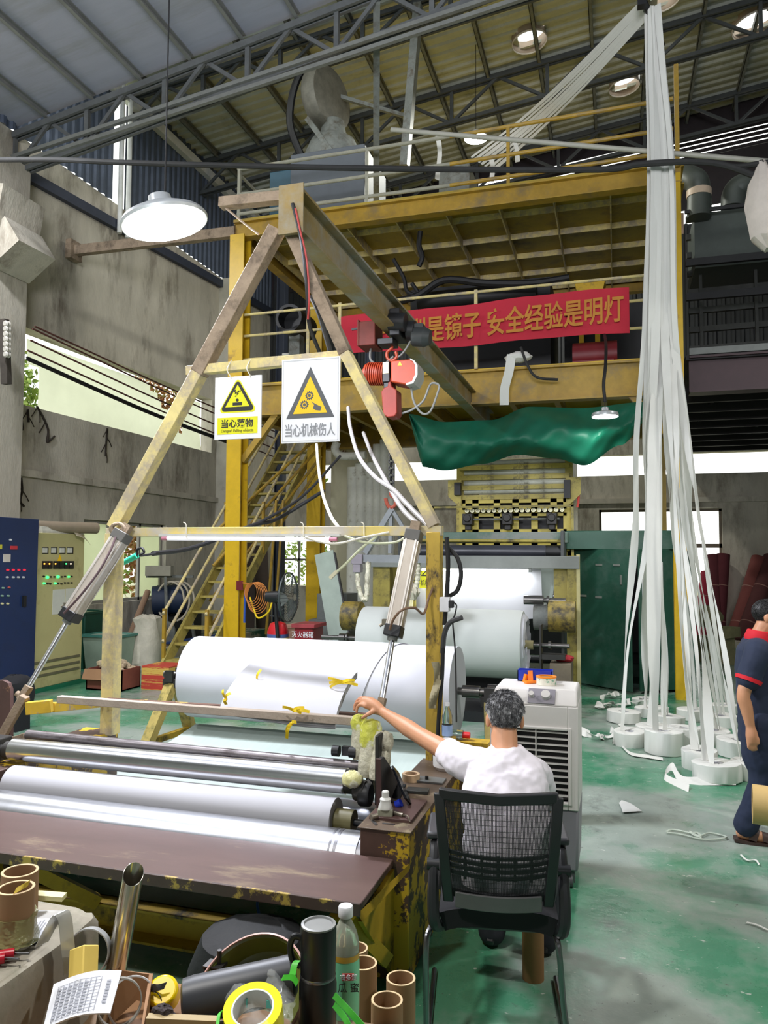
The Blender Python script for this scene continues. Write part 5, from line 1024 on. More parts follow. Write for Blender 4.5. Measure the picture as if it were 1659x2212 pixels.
crumple([(1262, 1590), (1300, 1600), (1330, 1590), (1370, 1600)], 1, 'crumpled white tail reaching left from the front of the heap')
crumple([(1290, 1533), (1320, 1528), (1360, 1526), (1400, 1522)], 2, 'crumpled white tail along the back left of the heap')
crumple([(1300, 1512), (1325, 1508), (1350, 1512)], 3, 'small crumpled white scrap lying apart at the back left', .06)
crumple([(1330, 1605), (1365, 1600), (1395, 1585)], 4, 'crumpled bunch of strip at the foot of the tall frayed roll', .15)
tail([fl(1342, 1612), fl(1362, 1630), fl(1395, 1636), fl(1432, 1642)], (0, .12, 0), 'flat white tail curling in front of the tall frayed roll')
tail([fl(1338, 1566), fl(1352, 1575), fl(1378, 1582)], (.03, .1, 0), 'short flat tail under the far left roll')
tail([fl(1590, 1694, .03), fl(1520, 1692, .02), fl(1472, 1688), fl(1452, 1668, .05), fl(1436, 1682), fl(1470, 1700), fl(1488, 1708)], (.02, .13, .04), 'long folded tail trailing left from the big flat roll')
tail([fl(1340, 1735), fl(1352, 1742), fl(1366, 1757)], (.1, .09, 0), 'small white cloth scrap alone on the floor right of the cooler', lambda t: V(.02+.12*t, .08, 0))
tail([fl(1600, 1850), fl(1614, 1862), fl(1632, 1862), fl(1640, 1872)], (.02, .02, 0), 'thin bent white scrap on the floor near the right edge', lambda t: V(.01, .014, 0))
tail([fl(1613, 1997), fl(1636, 2003), fl(1659, 2014)], (.02, .02, 0), 'thin straight white scrap at the lower right edge', lambda t: V(.008, .012, 0))
tag(ob('string_loop', B().path([fl(1440, 1800), fl(1455, 1796), fl(1490, 1803), fl(1512, 1809), fl(1535, 1803), fl(1570, 1812), fl(1545, 1817), fl(1512, 1816), fl(1470, 1806), fl(1440, 1802)], .006, n=6).path([fl(1490, 1800), fl(1500, 1806), fl(1514, 1810), fl(1506, 1803), fl(1496, 1806), fl(1516, 1814)], .007, n=6), mat('grey green string', (190, 200, 186), .8)), 'loop of pale string knotted in the middle, lying on the floor', 'string')
# carpets leaning on the back wall
def carpet(p, q, r, m, label):
    t = thing('carpet_roll', label, 'carpet roll', tuple(p), 'carpet rolls on the back wall'); p, q = V(p), V(q); d = (q-p)
    ob('roll', B().tube(p, q, r, n=24), m, t); ob('tie', B().tube(p+d*.62, p+d*.63, r*1.02, n=24).tube(p+d*.2, p+d*.21, r*1.02, n=24), mat('pinkish twine', (150, 110, 100), .8), t)
mar = mat('maroon carpet', (92, 40, 48), .95, var=.1); rdc = mat('crimson carpet', (150, 36, 60), .95, var=.1); brc = mat('reddish brown carpet', (116, 62, 58), .95, var=.1)
def cp(u, v, Y): return at(u, v, Y=Y)
def cpt(u0, u1, v1, Y0, r, m, label):
    a = at(u0, 1390, Y=Y0); a.z = .18; carpet((a.x, Y0, .02+r*.3), cp(u1, v1, YB-r-.1), r, m, label)
cpt(1512, 1528, 1237, 19.2, .15, rdc, 'short crimson carpet roll with a white tie seen between the strips')
cpt(1548, 1540, 1200, 19.2, .15, mar, 'upright maroon carpet roll under the window frame')
cpt(1550, 1562, 1198, 19.3, .155, mar, 'tall dark maroon carpet roll right of the window')
cpt(1583, 1640, 1206, 18.9, .17, brc, 'slanting red brown carpet roll leaning right on the back wall')
cpt(1604, 1668, 1205, 18.7, .19, mat('dark brown carpet', (84, 46, 46), .95), 'rightmost slanting dark brown carpet roll behind the walking man')
tag(ob('low_ledge', B().box(1.2, 8, 18.2, 19.9, 0, .12), concrete), 'low concrete ledge at the foot of the back wall', 'ledge')
tag(ob('brick_heap', B().cbox((1.75, 15.5, .25), (.5, .5, .5), .3).cbox((1.9, 15.3, .6), (.4, .3, .2), .6).ell((1.6, 15.6, .85), (.3, .25, .2), 10, 8), mat('olive sacks', (120, 116, 84), .8, var=.3), noise=.02), 'pile of olive sacks behind the strips at the right', 'sacks')
for k, P in enumerate((((945, 292), (950, 330), (944, 388)), ((1056, 338), (1064, 355), (1062, 392)), ((1108, 298), (1116, 322), (1118, 350)))):
    tag(ob('hanging_scrap', B().strip([at(u, v, Y=11.9) for u, v in P], lambda t, k=k: V(.07, .02, .03*math.sin(5*t+k)), .003), clothw), ('white scrap hanging under the conduit beside the lit upper lamp', 'short white scrap hanging below the feeding strips', 'small white scrap on the top rail right of the feeding strips')[k], 'cloth strip')
# ------------------------------------------------------------------ lamps
lampw = mat('lamp glare', (255, 255, 255), .3, emit=(255, 253, 246), es=30)
shade = mat('grey lamp shade', (190, 194, 196), .35, .3)
def highbay(c, r, label, e, col=(1, 1, 1), cord=2., tilt=(0, 0, 1), name='high_bay_lamp'):
    t = thing(name, label, 'lamp', c); c = V(c)
    ob('shade', B().lathe([(r, -.02), (r*1.02, 0), (r*.96, .03), (r*.6, r*.28), (r*.3, r*.36), (r*.26, r*.6), (r*.05, r*.66)], c, tilt, 40), shade, t)
    ob('glass', B().lathe([(r*.97, -.022), (r*.5, -.03), (.001, -.032)], c, tilt, 40), lampw, t)
    ob('cord', B().tube(c+V(0, 0, r*.6), c+V(0, 0, r*.78+cord), .006), rub, t)
    l = area('lamp_light', c-V(0, 0, .06), r*1.8, e, col); return t
highbay(tuple(at(355, 478, Y=5.0)), .325, 'glaring round high bay lamp hanging over the left of the hall', 430, (.86, .89, 1), cord=4.9, tilt=(-.2, -.1, 1))
pdl = highbay(tuple(at(1307, 897, Y=10.3)), .17, 'small lit pendant lamp in front of the green tarpaulin', 36, (1, 1, .97), cord=.3, name='pendant_lamp')
ob('flex_cord', B().path([at(1307, 868, Y=10.3), at(1304, 830, Y=10.3), at(1308, 790, Y=10.4), at(1309, 745, Y=10.8), at(1306, 722, Y=11.36), at(1306, 700, Y=11.38)], .022), rub, pdl)
highbay(tuple(at(1028, 297, Y=15)), .24, 'lit high bay lamp above the top deck behind the strips', 330, (1, 1, .9), cord=rz2(at(1028, 297, Y=15).x)-at(1028, 297, Y=15).z-.15)
for k, (x, y, r) in enumerate(HOLES):
    z = rz2(x); t = thing('roof_vent', ['round roof vent nearest the middle of the ribbed roof', 'round roof vent just left of the strip bundle', 'round roof vent at the top edge above the pulley', 'bright round roof vent at the far upper right'][k], 'roof vent', (x, y, z-.3), 'round vents in the ribbed roof')
    ob('collar', B().lathe([(r*1.28, -.14), (r*1.25, -.12), (r*1.32, .06), (r*1.3, .12)], (x, y, z), (-.12, 0, 1), 32, False), mat('brownish vent dome', (168, 150, 132), .6, var=.1), t)
    ob('rim', B().lathe([(r*1.27, -.15), (r*1.3, -.17), (r*1.34, -.14), (r*1.3, -.12), (r*1.27, -.15)], (x, y, z), (-.12, 0, 1), 32, False), mat('pale vent rim', (206, 198, 186), .5), t)
# ------------------------------------------------------------------ poles, hoses and cables
tag(ob('conduit_pole', B().tube(at(845, 280, Y=9.4), at(1700, 352, Y=9.4), .03), mat('pale conduit', (170, 168, 156), .5)), 'long pale conduit pole crossing below the roof on the right', 'pole')
fz = mat('dusty black cable', (46, 46, 46), .8, var=.2)
cable([at(-30, 345, Y=8.5), at(120, 345, Y=8.5), at(240, 350, Y=8.5), at(430, 356, Y=8.6), at(700, 362, Y=8.8), at(1000, 366, Y=9), at(1300, 366, Y=9), at(1390, 354, Y=9), at(1540, 352, Y=9), at(1659, 390, Y=9)], .035, fz, 'thick dusty black cable sagging across the whole hall', 'sagging_cable')
cable([at(1540, 352, Y=9), at(1590, 360, Y=9), at(1650, 352, Y=9), at(1720, 345, Y=9)], .03, fz, 'black cable branch joining the conduit at the right edge', 'sagging_cable')
wires = [((75, 705), (600, 935)), ((70, 710), (600, 950)), ((66, 735), (600, 972)), ((60, 757), (600, 990)), ((58, 772), (497, 955)), ((58, 776), (497, 959))]
for k, (a, c) in enumerate(wires):
    pa, pc = at(*a, X=-9.0), at(*c, X=-8.2 if k < 4 else -8.6); m_ = mat('brown wire', (86, 50, 44), .6) if k < 4 else rub
    tag(ob('wall_wire', B().path([pa, pa.lerp(pc, .5)+V(0, 0, -.06), pc], .016 if k < 4 else .022, n=6), m_), '%s strung past the long high opening, %s' % ('reddish wire' if k < 4 else 'black wire', ('uppermost of four', 'second from top', 'third from top', 'lowest red one', 'upper of two', 'lower of two')[k]), 'wire', 'wires past the long opening')
ins = thing('insulator_rack', 'rusty rack of white insulators on the pier at the left edge', 'insulator rack', at(12, 730, X=-9.0))
ob('rack', B().bar(at(8, 690, X=-8.95), at(14, 830, X=-8.95), .12, .1), mat('sooty rack', (70, 64, 58), .8, var=.3), ins)
for k in range(7): p = at(15, 700+11*k, X=-8.85); ob('insulator', B().lathe([(.03, -.05), (.05, -.03), (.04, 0), (.05, .03), (.03, .05)], p, (0, 1, .1), 12), mat('dirty porcelain', (190, 186, 176), .5), ins)
gh = mat('grey ribbed hose', (140, 136, 134), .6, var=.08)
cable([at(752, 880, Y=6.5), at(757, 925, Y=6.3), at(775, 985, Y=6), at(810, 1030, Y=5.6), at(850, 1058, Y=5.3), at(880, 1090, Y=5.05), at(925, 1135, Y=4.86)], .017, gh, 'grey ribbed hose sagging from the hoist wires to the right corner, left strand', 'ribbed_hose', 'hose')
cable([at(785, 935, Y=7), at(805, 985, Y=6.4), at(840, 1050, Y=5.5), at(870, 1100, Y=5.05), at(905, 1135, Y=4.86)], .017, gh, 'grey ribbed hose joining the other at the crossbar, right strand', 'ribbed_hose', 'hose')
cable([at(632, 440, Y=4.66), at(645, 490, Y=4.66), at(655, 540, Y=4.66), at(663, 620, Y=4.7), at(668, 700, Y=4.8), at(690, 760, Y=5.0)], .014, rub, 'black cable running down from the crane frame apex', 'drop_cable')
cable([at(638, 450, Y=4.65), at(650, 505, Y=4.65), at(662, 560, Y=4.66), at(668, 640, Y=4.7), at(665, 690, Y=4.75)], .007, mat('red wire', (176, 60, 56), .5), 'thin red wire beside the black cable below the apex', 'drop_cable')
cable([at(672, 640, Y=4.9), at(690, 680, Y=4.9), at(715, 765, Y=5.0)], .018, fz, 'dusty black cable crossing behind the right diagonal', 'drop_cable')
cable([at(700, 1060, Y=8), at(600, 1120, Y=7.5), at(545, 1135, Y=7), at(420, 1182, Y=6.2), at(330, 1196, Y=5.4)], .02, rub, 'dark cable slanting from the middle column to the green taped end', 'slanting_cable')
cable([at(735, 985, Y=8.4), at(650, 1075, Y=7.8), at(540, 1140, Y=7)], .016, rub, 'thin dark cable slanting across the middle column', 'slanting_cable')
cable([at(684, 960, Y=6), at(688, 1010, Y=5.8), at(698, 1070, Y=5.4), at(715, 1115, Y=5), at(732, 1140, Y=4.9)], .012, mat('cream cable', (214, 208, 190), .6), 'cream cable hanging from the larger sign to the crossbar', 'cream_cable')
gt = thing('taped_cable_end', 'dark cable with a loop and teal tape hanging beside the left post', 'cable', at(300, 1200, Y=5.2))
ob('tape', B().tube(at(262, 1218, Y=5.2), at(296, 1200, Y=5.2), .02, .026), mat('teal tape', (60, 190, 150), .4), gt); ob('loop', B().path([at(296, 1200, Y=5.2), at(296, 1188, Y=5.2), at(306, 1184, Y=5.2), at(311, 1193, Y=5.2), at(303, 1200, Y=5.2), at(335, 1196, Y=5.4)], .01), rub, gt)
cable([at(660, 1160, Y=4.72), at(690, 1170, Y=4.7), at(730, 1174, Y=4.7), at(790, 1160, Y=4.72), at(840, 1150, Y=4.74)], .008, mat('cream cable', (214, 208, 190), .6), 'loop of cream cable under the crossbar right of the tube lamp', 'cream_cable')
cable([at(745, 1158, Y=4.74), at(790, 1172, Y=4.72), at(850, 1172, Y=4.72), at(880, 1158, Y=4.74)], .008, mat('pale green cable', (196, 200, 168), .6), 'pale green cable sagging to the right cylinder head', 'cream_cable')
cable([at(815, 1158, Y=4.74), at(780, 1185, Y=4.72), at(745, 1220, Y=4.72), at(722, 1240, Y=4.72)], .009, mat('pale green cable', (196, 200, 168), .6), 'pale cable end sticking out down left from the crossbar', 'cream_cable')
tag(ob('cable_plug', B().bar(at(728, 1234, Y=4.72), at(713, 1249, Y=4.72), .022, .022), mat('cream plug', (206, 200, 170), .5)), 'cream plug on the loose pale cable end', 'plug')
# cables on the right post and its socket box
sk = thing('socket_box', 'white socket box with a black plug on the right frame post', 'socket', at(966, 1320, Y=4.7))
ob('box', B().cbox(at(963, 1305, Y=4.74)+V(.0, -.02, 0), (.06, .06, .09)), wht, sk, bev=.004); ob('plug', B().cbox(at(975, 1305, Y=4.7), (.03, .04, .045)), black, sk, bev=.004)
ob('plug_cord', B().path([at(978, 1300, Y=4.68), at(986, 1308, Y=4.68), at(982, 1330, Y=4.68), at(978, 1345, Y=4.68), at(984, 1420, Y=4.68), at(986, 1560, Y=4.68)], .005, n=6), rub, sk)
cable([at(966, 1180, Y=4.8), at(988, 1205, Y=4.8), at(996, 1240, Y=4.8), at(988, 1275, Y=4.8), at(966, 1290, Y=4.8)], .014, rub, 'black cable looping out from the right post above the socket', 'post_cable')
cable([at(956, 1410, Y=4.74), at(960, 1370, Y=4.7), at(972, 1345, Y=4.68), at(998, 1334, Y=4.66)], .016, mat('grey black conduit', (70, 70, 72), .5), 'bent dark conduit end sticking out right of the post', 'post_cable')
cable([at(957, 1400, Y=4.72), at(955, 1460, Y=4.72), at(950, 1520, Y=4.72), at(946, 1580, Y=4.72), at(944, 1640, Y=4.72)], .013, rub, 'black cable running down the face of the right post', 'post_cable')
cable([at(965, 1160, Y=4.74), at(968, 1220, Y=4.74), at(965, 1290, Y=4.74), at(960, 1350, Y=4.74)], .014, rub, 'black cable strapped to the upper right post', 'post_cable')
tag(ob('plastic_shred', B().grid(lambda a, c: at(932+16*a+6*math.sin(5*c), 1430+100*c, Y=4.71-.02*math.sin(9*c+3*a)), 4, 14, .002), mat('dirty plastic shred', (170, 160, 130), .5, var=.3)), 'torn dirty plastic clinging to the right frame post', 'plastic shred')
# ------------------------------------------------------------------ dark mezzanine on the right
mz = thing('dark_mezzanine', 'dark maroon steel mezzanine filling the upper right behind the strips', 'mezzanine', (5, 15, 4.4))
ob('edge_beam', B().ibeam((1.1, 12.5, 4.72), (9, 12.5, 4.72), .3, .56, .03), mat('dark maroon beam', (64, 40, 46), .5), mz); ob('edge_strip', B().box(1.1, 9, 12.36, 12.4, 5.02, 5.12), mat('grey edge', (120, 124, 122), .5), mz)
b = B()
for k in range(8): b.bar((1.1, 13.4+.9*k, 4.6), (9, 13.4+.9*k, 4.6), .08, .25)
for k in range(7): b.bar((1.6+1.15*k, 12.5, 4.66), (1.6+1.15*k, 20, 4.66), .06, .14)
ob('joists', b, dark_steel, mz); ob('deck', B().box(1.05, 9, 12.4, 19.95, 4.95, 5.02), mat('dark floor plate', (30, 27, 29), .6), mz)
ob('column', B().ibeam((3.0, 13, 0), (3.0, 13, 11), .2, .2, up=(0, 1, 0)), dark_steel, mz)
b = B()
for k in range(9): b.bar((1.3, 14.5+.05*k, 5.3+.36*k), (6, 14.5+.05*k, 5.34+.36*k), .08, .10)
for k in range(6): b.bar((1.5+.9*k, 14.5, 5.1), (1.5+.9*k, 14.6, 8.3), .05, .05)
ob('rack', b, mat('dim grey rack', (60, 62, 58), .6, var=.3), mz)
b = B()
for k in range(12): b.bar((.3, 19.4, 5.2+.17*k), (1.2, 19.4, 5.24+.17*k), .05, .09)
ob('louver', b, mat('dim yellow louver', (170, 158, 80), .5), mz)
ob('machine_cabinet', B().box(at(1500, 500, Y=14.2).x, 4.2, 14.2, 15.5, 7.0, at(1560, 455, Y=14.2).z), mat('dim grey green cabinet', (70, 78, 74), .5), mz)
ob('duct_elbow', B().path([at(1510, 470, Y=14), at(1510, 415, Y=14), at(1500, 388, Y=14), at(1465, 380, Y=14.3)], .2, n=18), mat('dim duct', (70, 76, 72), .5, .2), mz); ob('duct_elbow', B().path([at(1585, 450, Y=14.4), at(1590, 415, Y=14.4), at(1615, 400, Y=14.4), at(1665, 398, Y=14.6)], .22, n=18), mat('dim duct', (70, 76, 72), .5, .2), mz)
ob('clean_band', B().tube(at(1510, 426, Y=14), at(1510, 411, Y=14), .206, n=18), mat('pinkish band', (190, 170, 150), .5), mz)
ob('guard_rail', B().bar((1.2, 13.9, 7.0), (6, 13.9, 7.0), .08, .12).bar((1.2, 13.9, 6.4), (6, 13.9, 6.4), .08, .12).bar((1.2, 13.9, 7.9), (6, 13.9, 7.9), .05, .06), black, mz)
tag(ob('hanging_bag', B().lathe([(.05, 0), (.16, .15), (.2, .5), (.15, .75), (.02, 1.0)], tuple(at(1660, 540, Y=9.0)), (-.05, 0, 1), 18), mat('dirty white bag', (214, 204, 194), .7, var=.1), noise=.02), 'whitish bag hung from the cables at the right edge', 'bag')
tag(ob('pink_sheet', B().grid(lambda a, c: at(1455+22*a, 460+45*c, Y=12.0+.1*math.sin(5*a)), 5, 5, .01), mat('pinkish card', (200, 170, 150), .7)), 'pinkish card fixed to the right platform column', 'card')
tag(ob('cloth_tag', B().strip([at(1105, 765, Y=11.2), at(1100, 800, Y=11.15), at(1090, 840, Y=11.15), at(1089, 875, Y=11.15)], (.13, .03, 0), .003), clothw), 'white cloth strip hanging down over the lower platform beam', 'cloth strip')
tag(ob('cloth_bundle', B().ell(tuple(at(1120, 772, Y=11.3)), (.2, .12, .08), 12, 8), clothw, noise=.01), 'white cloth bundle on the lower platform beam edge', 'cloth')
cable([at(1125, 750, Y=11.2), at(1140, 790, Y=11.15), at(1160, 815, Y=11.15), at(1205, 820, Y=11.2)], .02, fz, 'grey cable drooping from the lower rail right of the white cloth', 'drooping_cable')
# ------------------------------------------------------------------ air cooler
coolw = mat('warm white plastic', (214, 210, 206), .4, var=.03); coolg = mat('mauve grey plastic', (138, 134, 142), .45, var=.05); dkp = mat('black plastic', (24, 24, 26), .4)
ac = thing('air_cooler', 'white and grey air cooler on castors behind the seated man', 'air cooler', (-.48, 4.95, 0))
ax0, ax1, ay0, ay1 = -.745, -.225, 4.72, 5.18
ob('tank', B().hexa([(ax0+.03, ay0+.03, .1), (ax1-.01, ay0+.03, .1), (ax1-.01, ay1, .1), (ax0+.03, ay1, .1), (ax0+.01, ay0+.01, .46), (ax1, ay0+.01, .46), (ax1, ay1, .46), (ax0+.01, ay1, .46)]), coolg, ac, bev=.015)
b = B(); wx0, wx1, wz0, wz1 = ax0+.15, ax1-.06, .51, .92
b.box(ax0, wx0, ay0, ay1, .46, 1.06).box(wx1, ax1, ay0, ay1, .46, 1.06).box(wx0, wx1, ay0, ay1, .46, wz0).box(wx0, wx1, ay0, ay1, wz1, 1.06).box(wx0, wx1, ay0+.12, ay1, wz0, wz1)
ob('housing', b, coolw, ac, bev=.006)
ob('top', B().hexa([(ax0, ay0, 1.06), (ax1, ay0, 1.06), (ax1, ay1, 1.06), (ax0, ay1, 1.06), (ax0+.02, ay0+.1, 1.145), (ax1-.01, ay0+.1, 1.145), (ax1-.01, ay1-.02, 1.145), (ax0+.02, ay1-.02, 1.145)]), coolw, ac, bev=.014)
ob('grille_frame', B().box(wx0-.02, wx0, ay0-.012, ay0+.05, wz0-.02, wz1+.02).box(wx1, wx1+.02, ay0-.012, ay0+.05, wz0-.02, wz1+.02).box(wx0, wx1, ay0-.012, ay0+.05, wz1, wz1+.02).box(wx0, wx1, ay0-.012, ay0+.05, wz0-.02, wz0), coolw, ac, bev=.006)
ob('dark_inside', B().box(wx0, wx1, ay0+.1, ay0+.119, wz0, wz1), dkp, ac)
for k in range(11): z = wz0+.03+.0365*k; ob('louver', B().hexa([(wx0, ay0+.005, z-.004), (wx1, ay0+.005, z-.004), (wx1, ay0+.035, z-.002), (wx0, ay0+.035, z-.002), (wx0, ay0+.005, z+.004), (wx1, ay0+.005, z+.004), (wx1, ay0+.035, z+.002), (wx0, ay0+.035, z+.002)]), coolw, ac)
ob('mullion', B().box(wx0+.12, wx0+.127, ay0+.0, ay0+.03, wz0, wz1), coolw, ac)
pn = ob('control_panel', B().hexa([(-.52, ay0+.008, 1.07), (-.36, ay0+.008, 1.07), (-.36, ay0+.09, 1.142), (-.52, ay0+.09, 1.142), (-.52, ay0+.002, 1.075), (-.36, ay0+.002, 1.075), (-.36, ay0+.084, 1.147), (-.52, ay0+.084, 1.147)]), coolg, ac)
for x, r in ((-.5, .016), (-.415, .027)): ob('dial', B().tube((x, ay0+.045, 1.105), (x, ay0+.02, 1.13), r, n=20), coolw, pn)
for x, y in ((ax1-.06, ay0+.07), (ax0+.08, ay0+.07), (ax1-.06, ay1-.07), (ax0+.08, ay1-.07)):
    ob('castor', B().tube((x-.02, y, .04), (x+.02, y, .04), .04, n=18).box(x-.03, x+.03, y-.02, y+.02, .07, .1).box(x-.03, x-.024, y-.015, y+.015, .03, .08).box(x+.024, x+.03, y-.015, y+.015, .03, .08), mat('grey castor', (86, 86, 90), .4), ac)
ob('side_handle', B().box(ax0+.19, ax0+.25, ay0+.0, ay0+.03, .14, .36), mat('pale grey plastic', (180, 178, 180), .4), ac, bev=.004)
zc_ = 1.146
tp = thing('tape_roll', 'orange and white tape roll on top of the air cooler', 'tape roll', (-.43, 4.98, zc_))
ob('tape', B().ring((-.43, 4.98, zc_), (0, 0, 1), .062, .045, .045), mat('printed white tape', (224, 220, 204), .5, col2=(120, 170, 140), lo=.56, hi=.6, s2=20), tp); ob('orange_edge', B().ring((-.43, 4.98, zc_+.045), (0, 0, 1), .064, .042, .008), mat('orange edge', (240, 140, 30), .4), tp)
tr = thing('blue_tray', 'small blue parts tray at the back of the air cooler top', 'tray', (-.50, 5.12, zc_))
ob('tray', B().box(-.62, -.40, 5.06, 5.065, zc_, zc_+.07).box(-.62, -.40, 5.15, 5.155, zc_, zc_+.07).box(-.62, -.615, 5.06, 5.155, zc_, zc_+.07).box(-.405, -.40, 5.06, 5.155, zc_, zc_+.07).box(-.62, -.4, 5.06, 5.155, zc_, zc_+.005), mat('blue plastic', (36, 60, 190), .4), tr)
tag(ob('orange_tool', B().bar((-.56, 4.97, zc_+.008), (-.50, 5.02, zc_+.008), .03, .015).bar((-.53, 5.02, zc_), (-.535, 5.03, zc_+.075), .03, .02).bar((-.57, 5.02, zc_), (-.56, 5.03, zc_+.05), .02, .02), mat('orange plastic', (244, 130, 20), .4)), 'orange plastic clamp in front of the blue tray on the cooler', 'clamp')
jar = thing('dark_jar', 'dark blue plastic jar with a ribbed lid behind the air cooler', 'jar', (-.45, 5.9, 0))
jc = at(1155, 1470, Y=5.9); ob('jar', B().lathe([(.1, 0), (.105, .02), (.105, jc.z-.02), (.09, jc.z)], (jc.x, 5.9, 0), n=24), mat('dark teal plastic', (38, 62, 78), .35), jar); ob('lid', B().lathe([(.095, 0), (.097, .01), (.097, .05), (.09, .055)], (jc.x, 5.9, jc.z), n=24), mat('blue grey lid', (70, 96, 110), .4), jar)
# ------------------------------------------------------------------ chair
CC = V(-.47, 3.17, 0); ca = math.radians(10); crx, cfy = V(math.cos(ca), math.sin(ca), 0), V(-math.sin(ca), math.cos(ca), 0)
def C_(x, y, z): return CC+crx*x+cfy*y+V(0, 0, z)
ch = thing('office_chair', 'black mesh back office chair under the seated man', 'chair', tuple(CC))
bp_ = mat('satin black plastic', (34, 35, 38), .42, var=.06); fab = mat('black seat fabric', (22, 22, 26), .9); thr = mat('black mesh thread', (30, 31, 34), .7)
def backy(x, z): return -.03-.06*(z-.5)+.35*x*x-.03*math.sin((z-.58)*6.5)
def bw(z): return .198+.036*(z-.58)/.42
ZS = [.57+.0538*i for i in range(9)]
L_ = [C_(-bw(z), backy(-bw(z), z), z) for z in ZS]; R_ = [C_(bw(z), backy(bw(z), z), z) for z in ZS]
ob('back_frame', B().strip(L_, crx*.042, .03).strip(R_, crx*.042, .03).strip([C_(bw(1.0)*(-1+.125*i), backy(bw(1)*(-1+.125*i), 1.0), 1.0-.012*(1-abs(-1+.125*i))) for i in range(17)], V(0, 0, .042), .03), bp_, ch, bev=.006)
b = B()
for i in range(88):
    f = -1+2*i/87; b.strip([C_((bw(z)-.015)*f, backy((bw(z)-.015)*f, z), z) for z in (.60, .68, .76, .84, .92, .985)], crx*.0034, .002, 3)
for j in range(18):
    z = .615+.021*j; b.strip([C_((bw(z)-.01)*(-1+.25*i), backy((bw(z)-.01)*(-1+.25*i), z)-.001, z) for i in range(9)], V(0, 0, .0014), .0014, 2)
ob('mesh_panel', b, thr, ch)
b = B()
for z, h in ((.605, .034), (.695, .016), (.722, .016), (.748, .016), (.775, .014)): b.strip([C_((bw(z)-.01)*(-1+.25*i), backy((bw(z)-.01)*(-1+.25*i), z)+.014, z-.02*(1-(-1+.25*i)**2)) for i in range(9)], V(0, 0, h), .012, 2)
for i, x in enumerate((-.13, -.065, .0, .065, .13)): b.strip([C_(x, backy(x, z)+.014, z-.015) for z in (.68, .72, .78)], crx*.012, .012, 2)
ob('lumbar_bars', b, bp_, ch)
ob('lower_strip', B().strip([C_(-.17+.0425*i, backy(-.17+.0425*i, .59)-.018, .585-.008*math.sin(i*.39)) for i in range(9)], V(0, 0, .06), .012), mat('plastic strip with painted light', (92, 92, 92), .35), ch, bev=.003)  # greyer than the frame: the light this strip catches, put into its colour
ob('seat', B().grid(lambda a, c: C_(-.235+.47*a, -.03+.48*c, .545-.02*(2*a-1)**4*1.2-.03*c**6+.01*math.sin(3*c)), 16, 16, .075), fab, ch)
ob('seat_pan', B().hexa([C_(-.20, .02, .44), C_(.20, .02, .44), C_(.20, .4, .44), C_(-.20, .4, .44), C_(-.225, -.02, .48), C_(.225, -.02, .48), C_(.225, .44, .48), C_(-.225, .44, .48)]), bp_, ch, bev=.012)
for s in (-1, 1):
    am = ob('armrest', B().path([C_(s*.235, .02, .45), C_(s*.250, -.05, .49), C_(s*.258, -.05, .56), C_(s*.258, -.02, .66), C_(s*.256, .03, .74), C_(s*.258, .06, .76)], lambda t: .026-.006*t, n=10).path([C_(s*.258, .06, .76), C_(s*.262, .15, .775), C_(s*.262, .28, .77), C_(s*.25, .33, .7), C_(s*.24, .32, .47)], .018, n=10), bp_, ch)
    ob('arm_pad', B().cbox(C_(s*.262, .17, .795), (.055, .26, .03), rz=ca), mat('grey black pad', (58, 58, 62), .45), am, bev=.01)
    ob('arm_pivot', B().tube(C_(s*.235, .0, .70), C_(s*.285, .0, .70), .024), bp_, am)
stl = mat('chromed chair tube', (120, 120, 122), .25, .9)
ob('sled_base', B().path([C_(-.22, .2, .455), C_(-.27, .0, .45), C_(-.285, -.06, .40), C_(-.283, -.07, .2), C_(-.282, -.07, .04), C_(-.282, -.02, .013), C_(-.282, .15, .013), C_(-.282, .52, .013)], .012, n=8).path([C_(.20, .2, .455), C_(.225, .0, .45), C_(.235, -.05, .40), C_(.25, -.06, .2), C_(.272, -.07, .04), C_(.275, -.02, .013), C_(.275, .15, .013), C_(.275, .52, .013)], .012, n=8), stl, ch)
tag(ob('kraft_post', B().tube((-.39, 3.72, 0), (-.39, 3.72, .3), .05, n=24), mat('brown paper post', (140, 104, 64), .8)), 'brown paper core standing on the floor under the chair', 'paper core')
# ------------------------------------------------------------------ seated man
skin = mat('tanned skin', (206, 148, 112), .5, var=.05, scale=6, col2=(190, 120, 90), lo=.55, hi=.8, s2=4)
def limb(b, pts, rs, n=14, k=5):
    P = smooth_pts(pts, k); R_ = smooth_pts([V(r, 0, 0) for r in rs], k); rings = []; ref = V(.1, .2, .97)
    for i, p in enumerate(P):
        d = (P[min(i+1, len(P)-1)]-P[max(i-1, 0)]).normalized(); a = d.cross(ref).normalized(); c = a.cross(d); ref = c; r = R_[i].x
        rings.append([p+(a*math.cos(2*math.pi*j/n)+c*math.sin(2*math.pi*j/n))*r for j in range(n)])
    b.loft(rings); b.ell(P[0], (rs[0],)*3, 12, 8); b.ell(P[-1], (rs[-1],)*3, 12, 8); return b
def sect(b, rows, n=20):
    """body trunk from rows of (centre, half width vector, half depth vector)"""
    return b.loft([[V(c)+V(w)*math.copysign(abs(math.cos(2*math.pi*j/n))**.8, math.cos(2*math.pi*j/n))+V(d)*math.copysign(abs(math.sin(2*math.pi*j/n))**.9, math.sin(2*math.pi*j/n)) for j in range(n)] for c, w, d in rows])
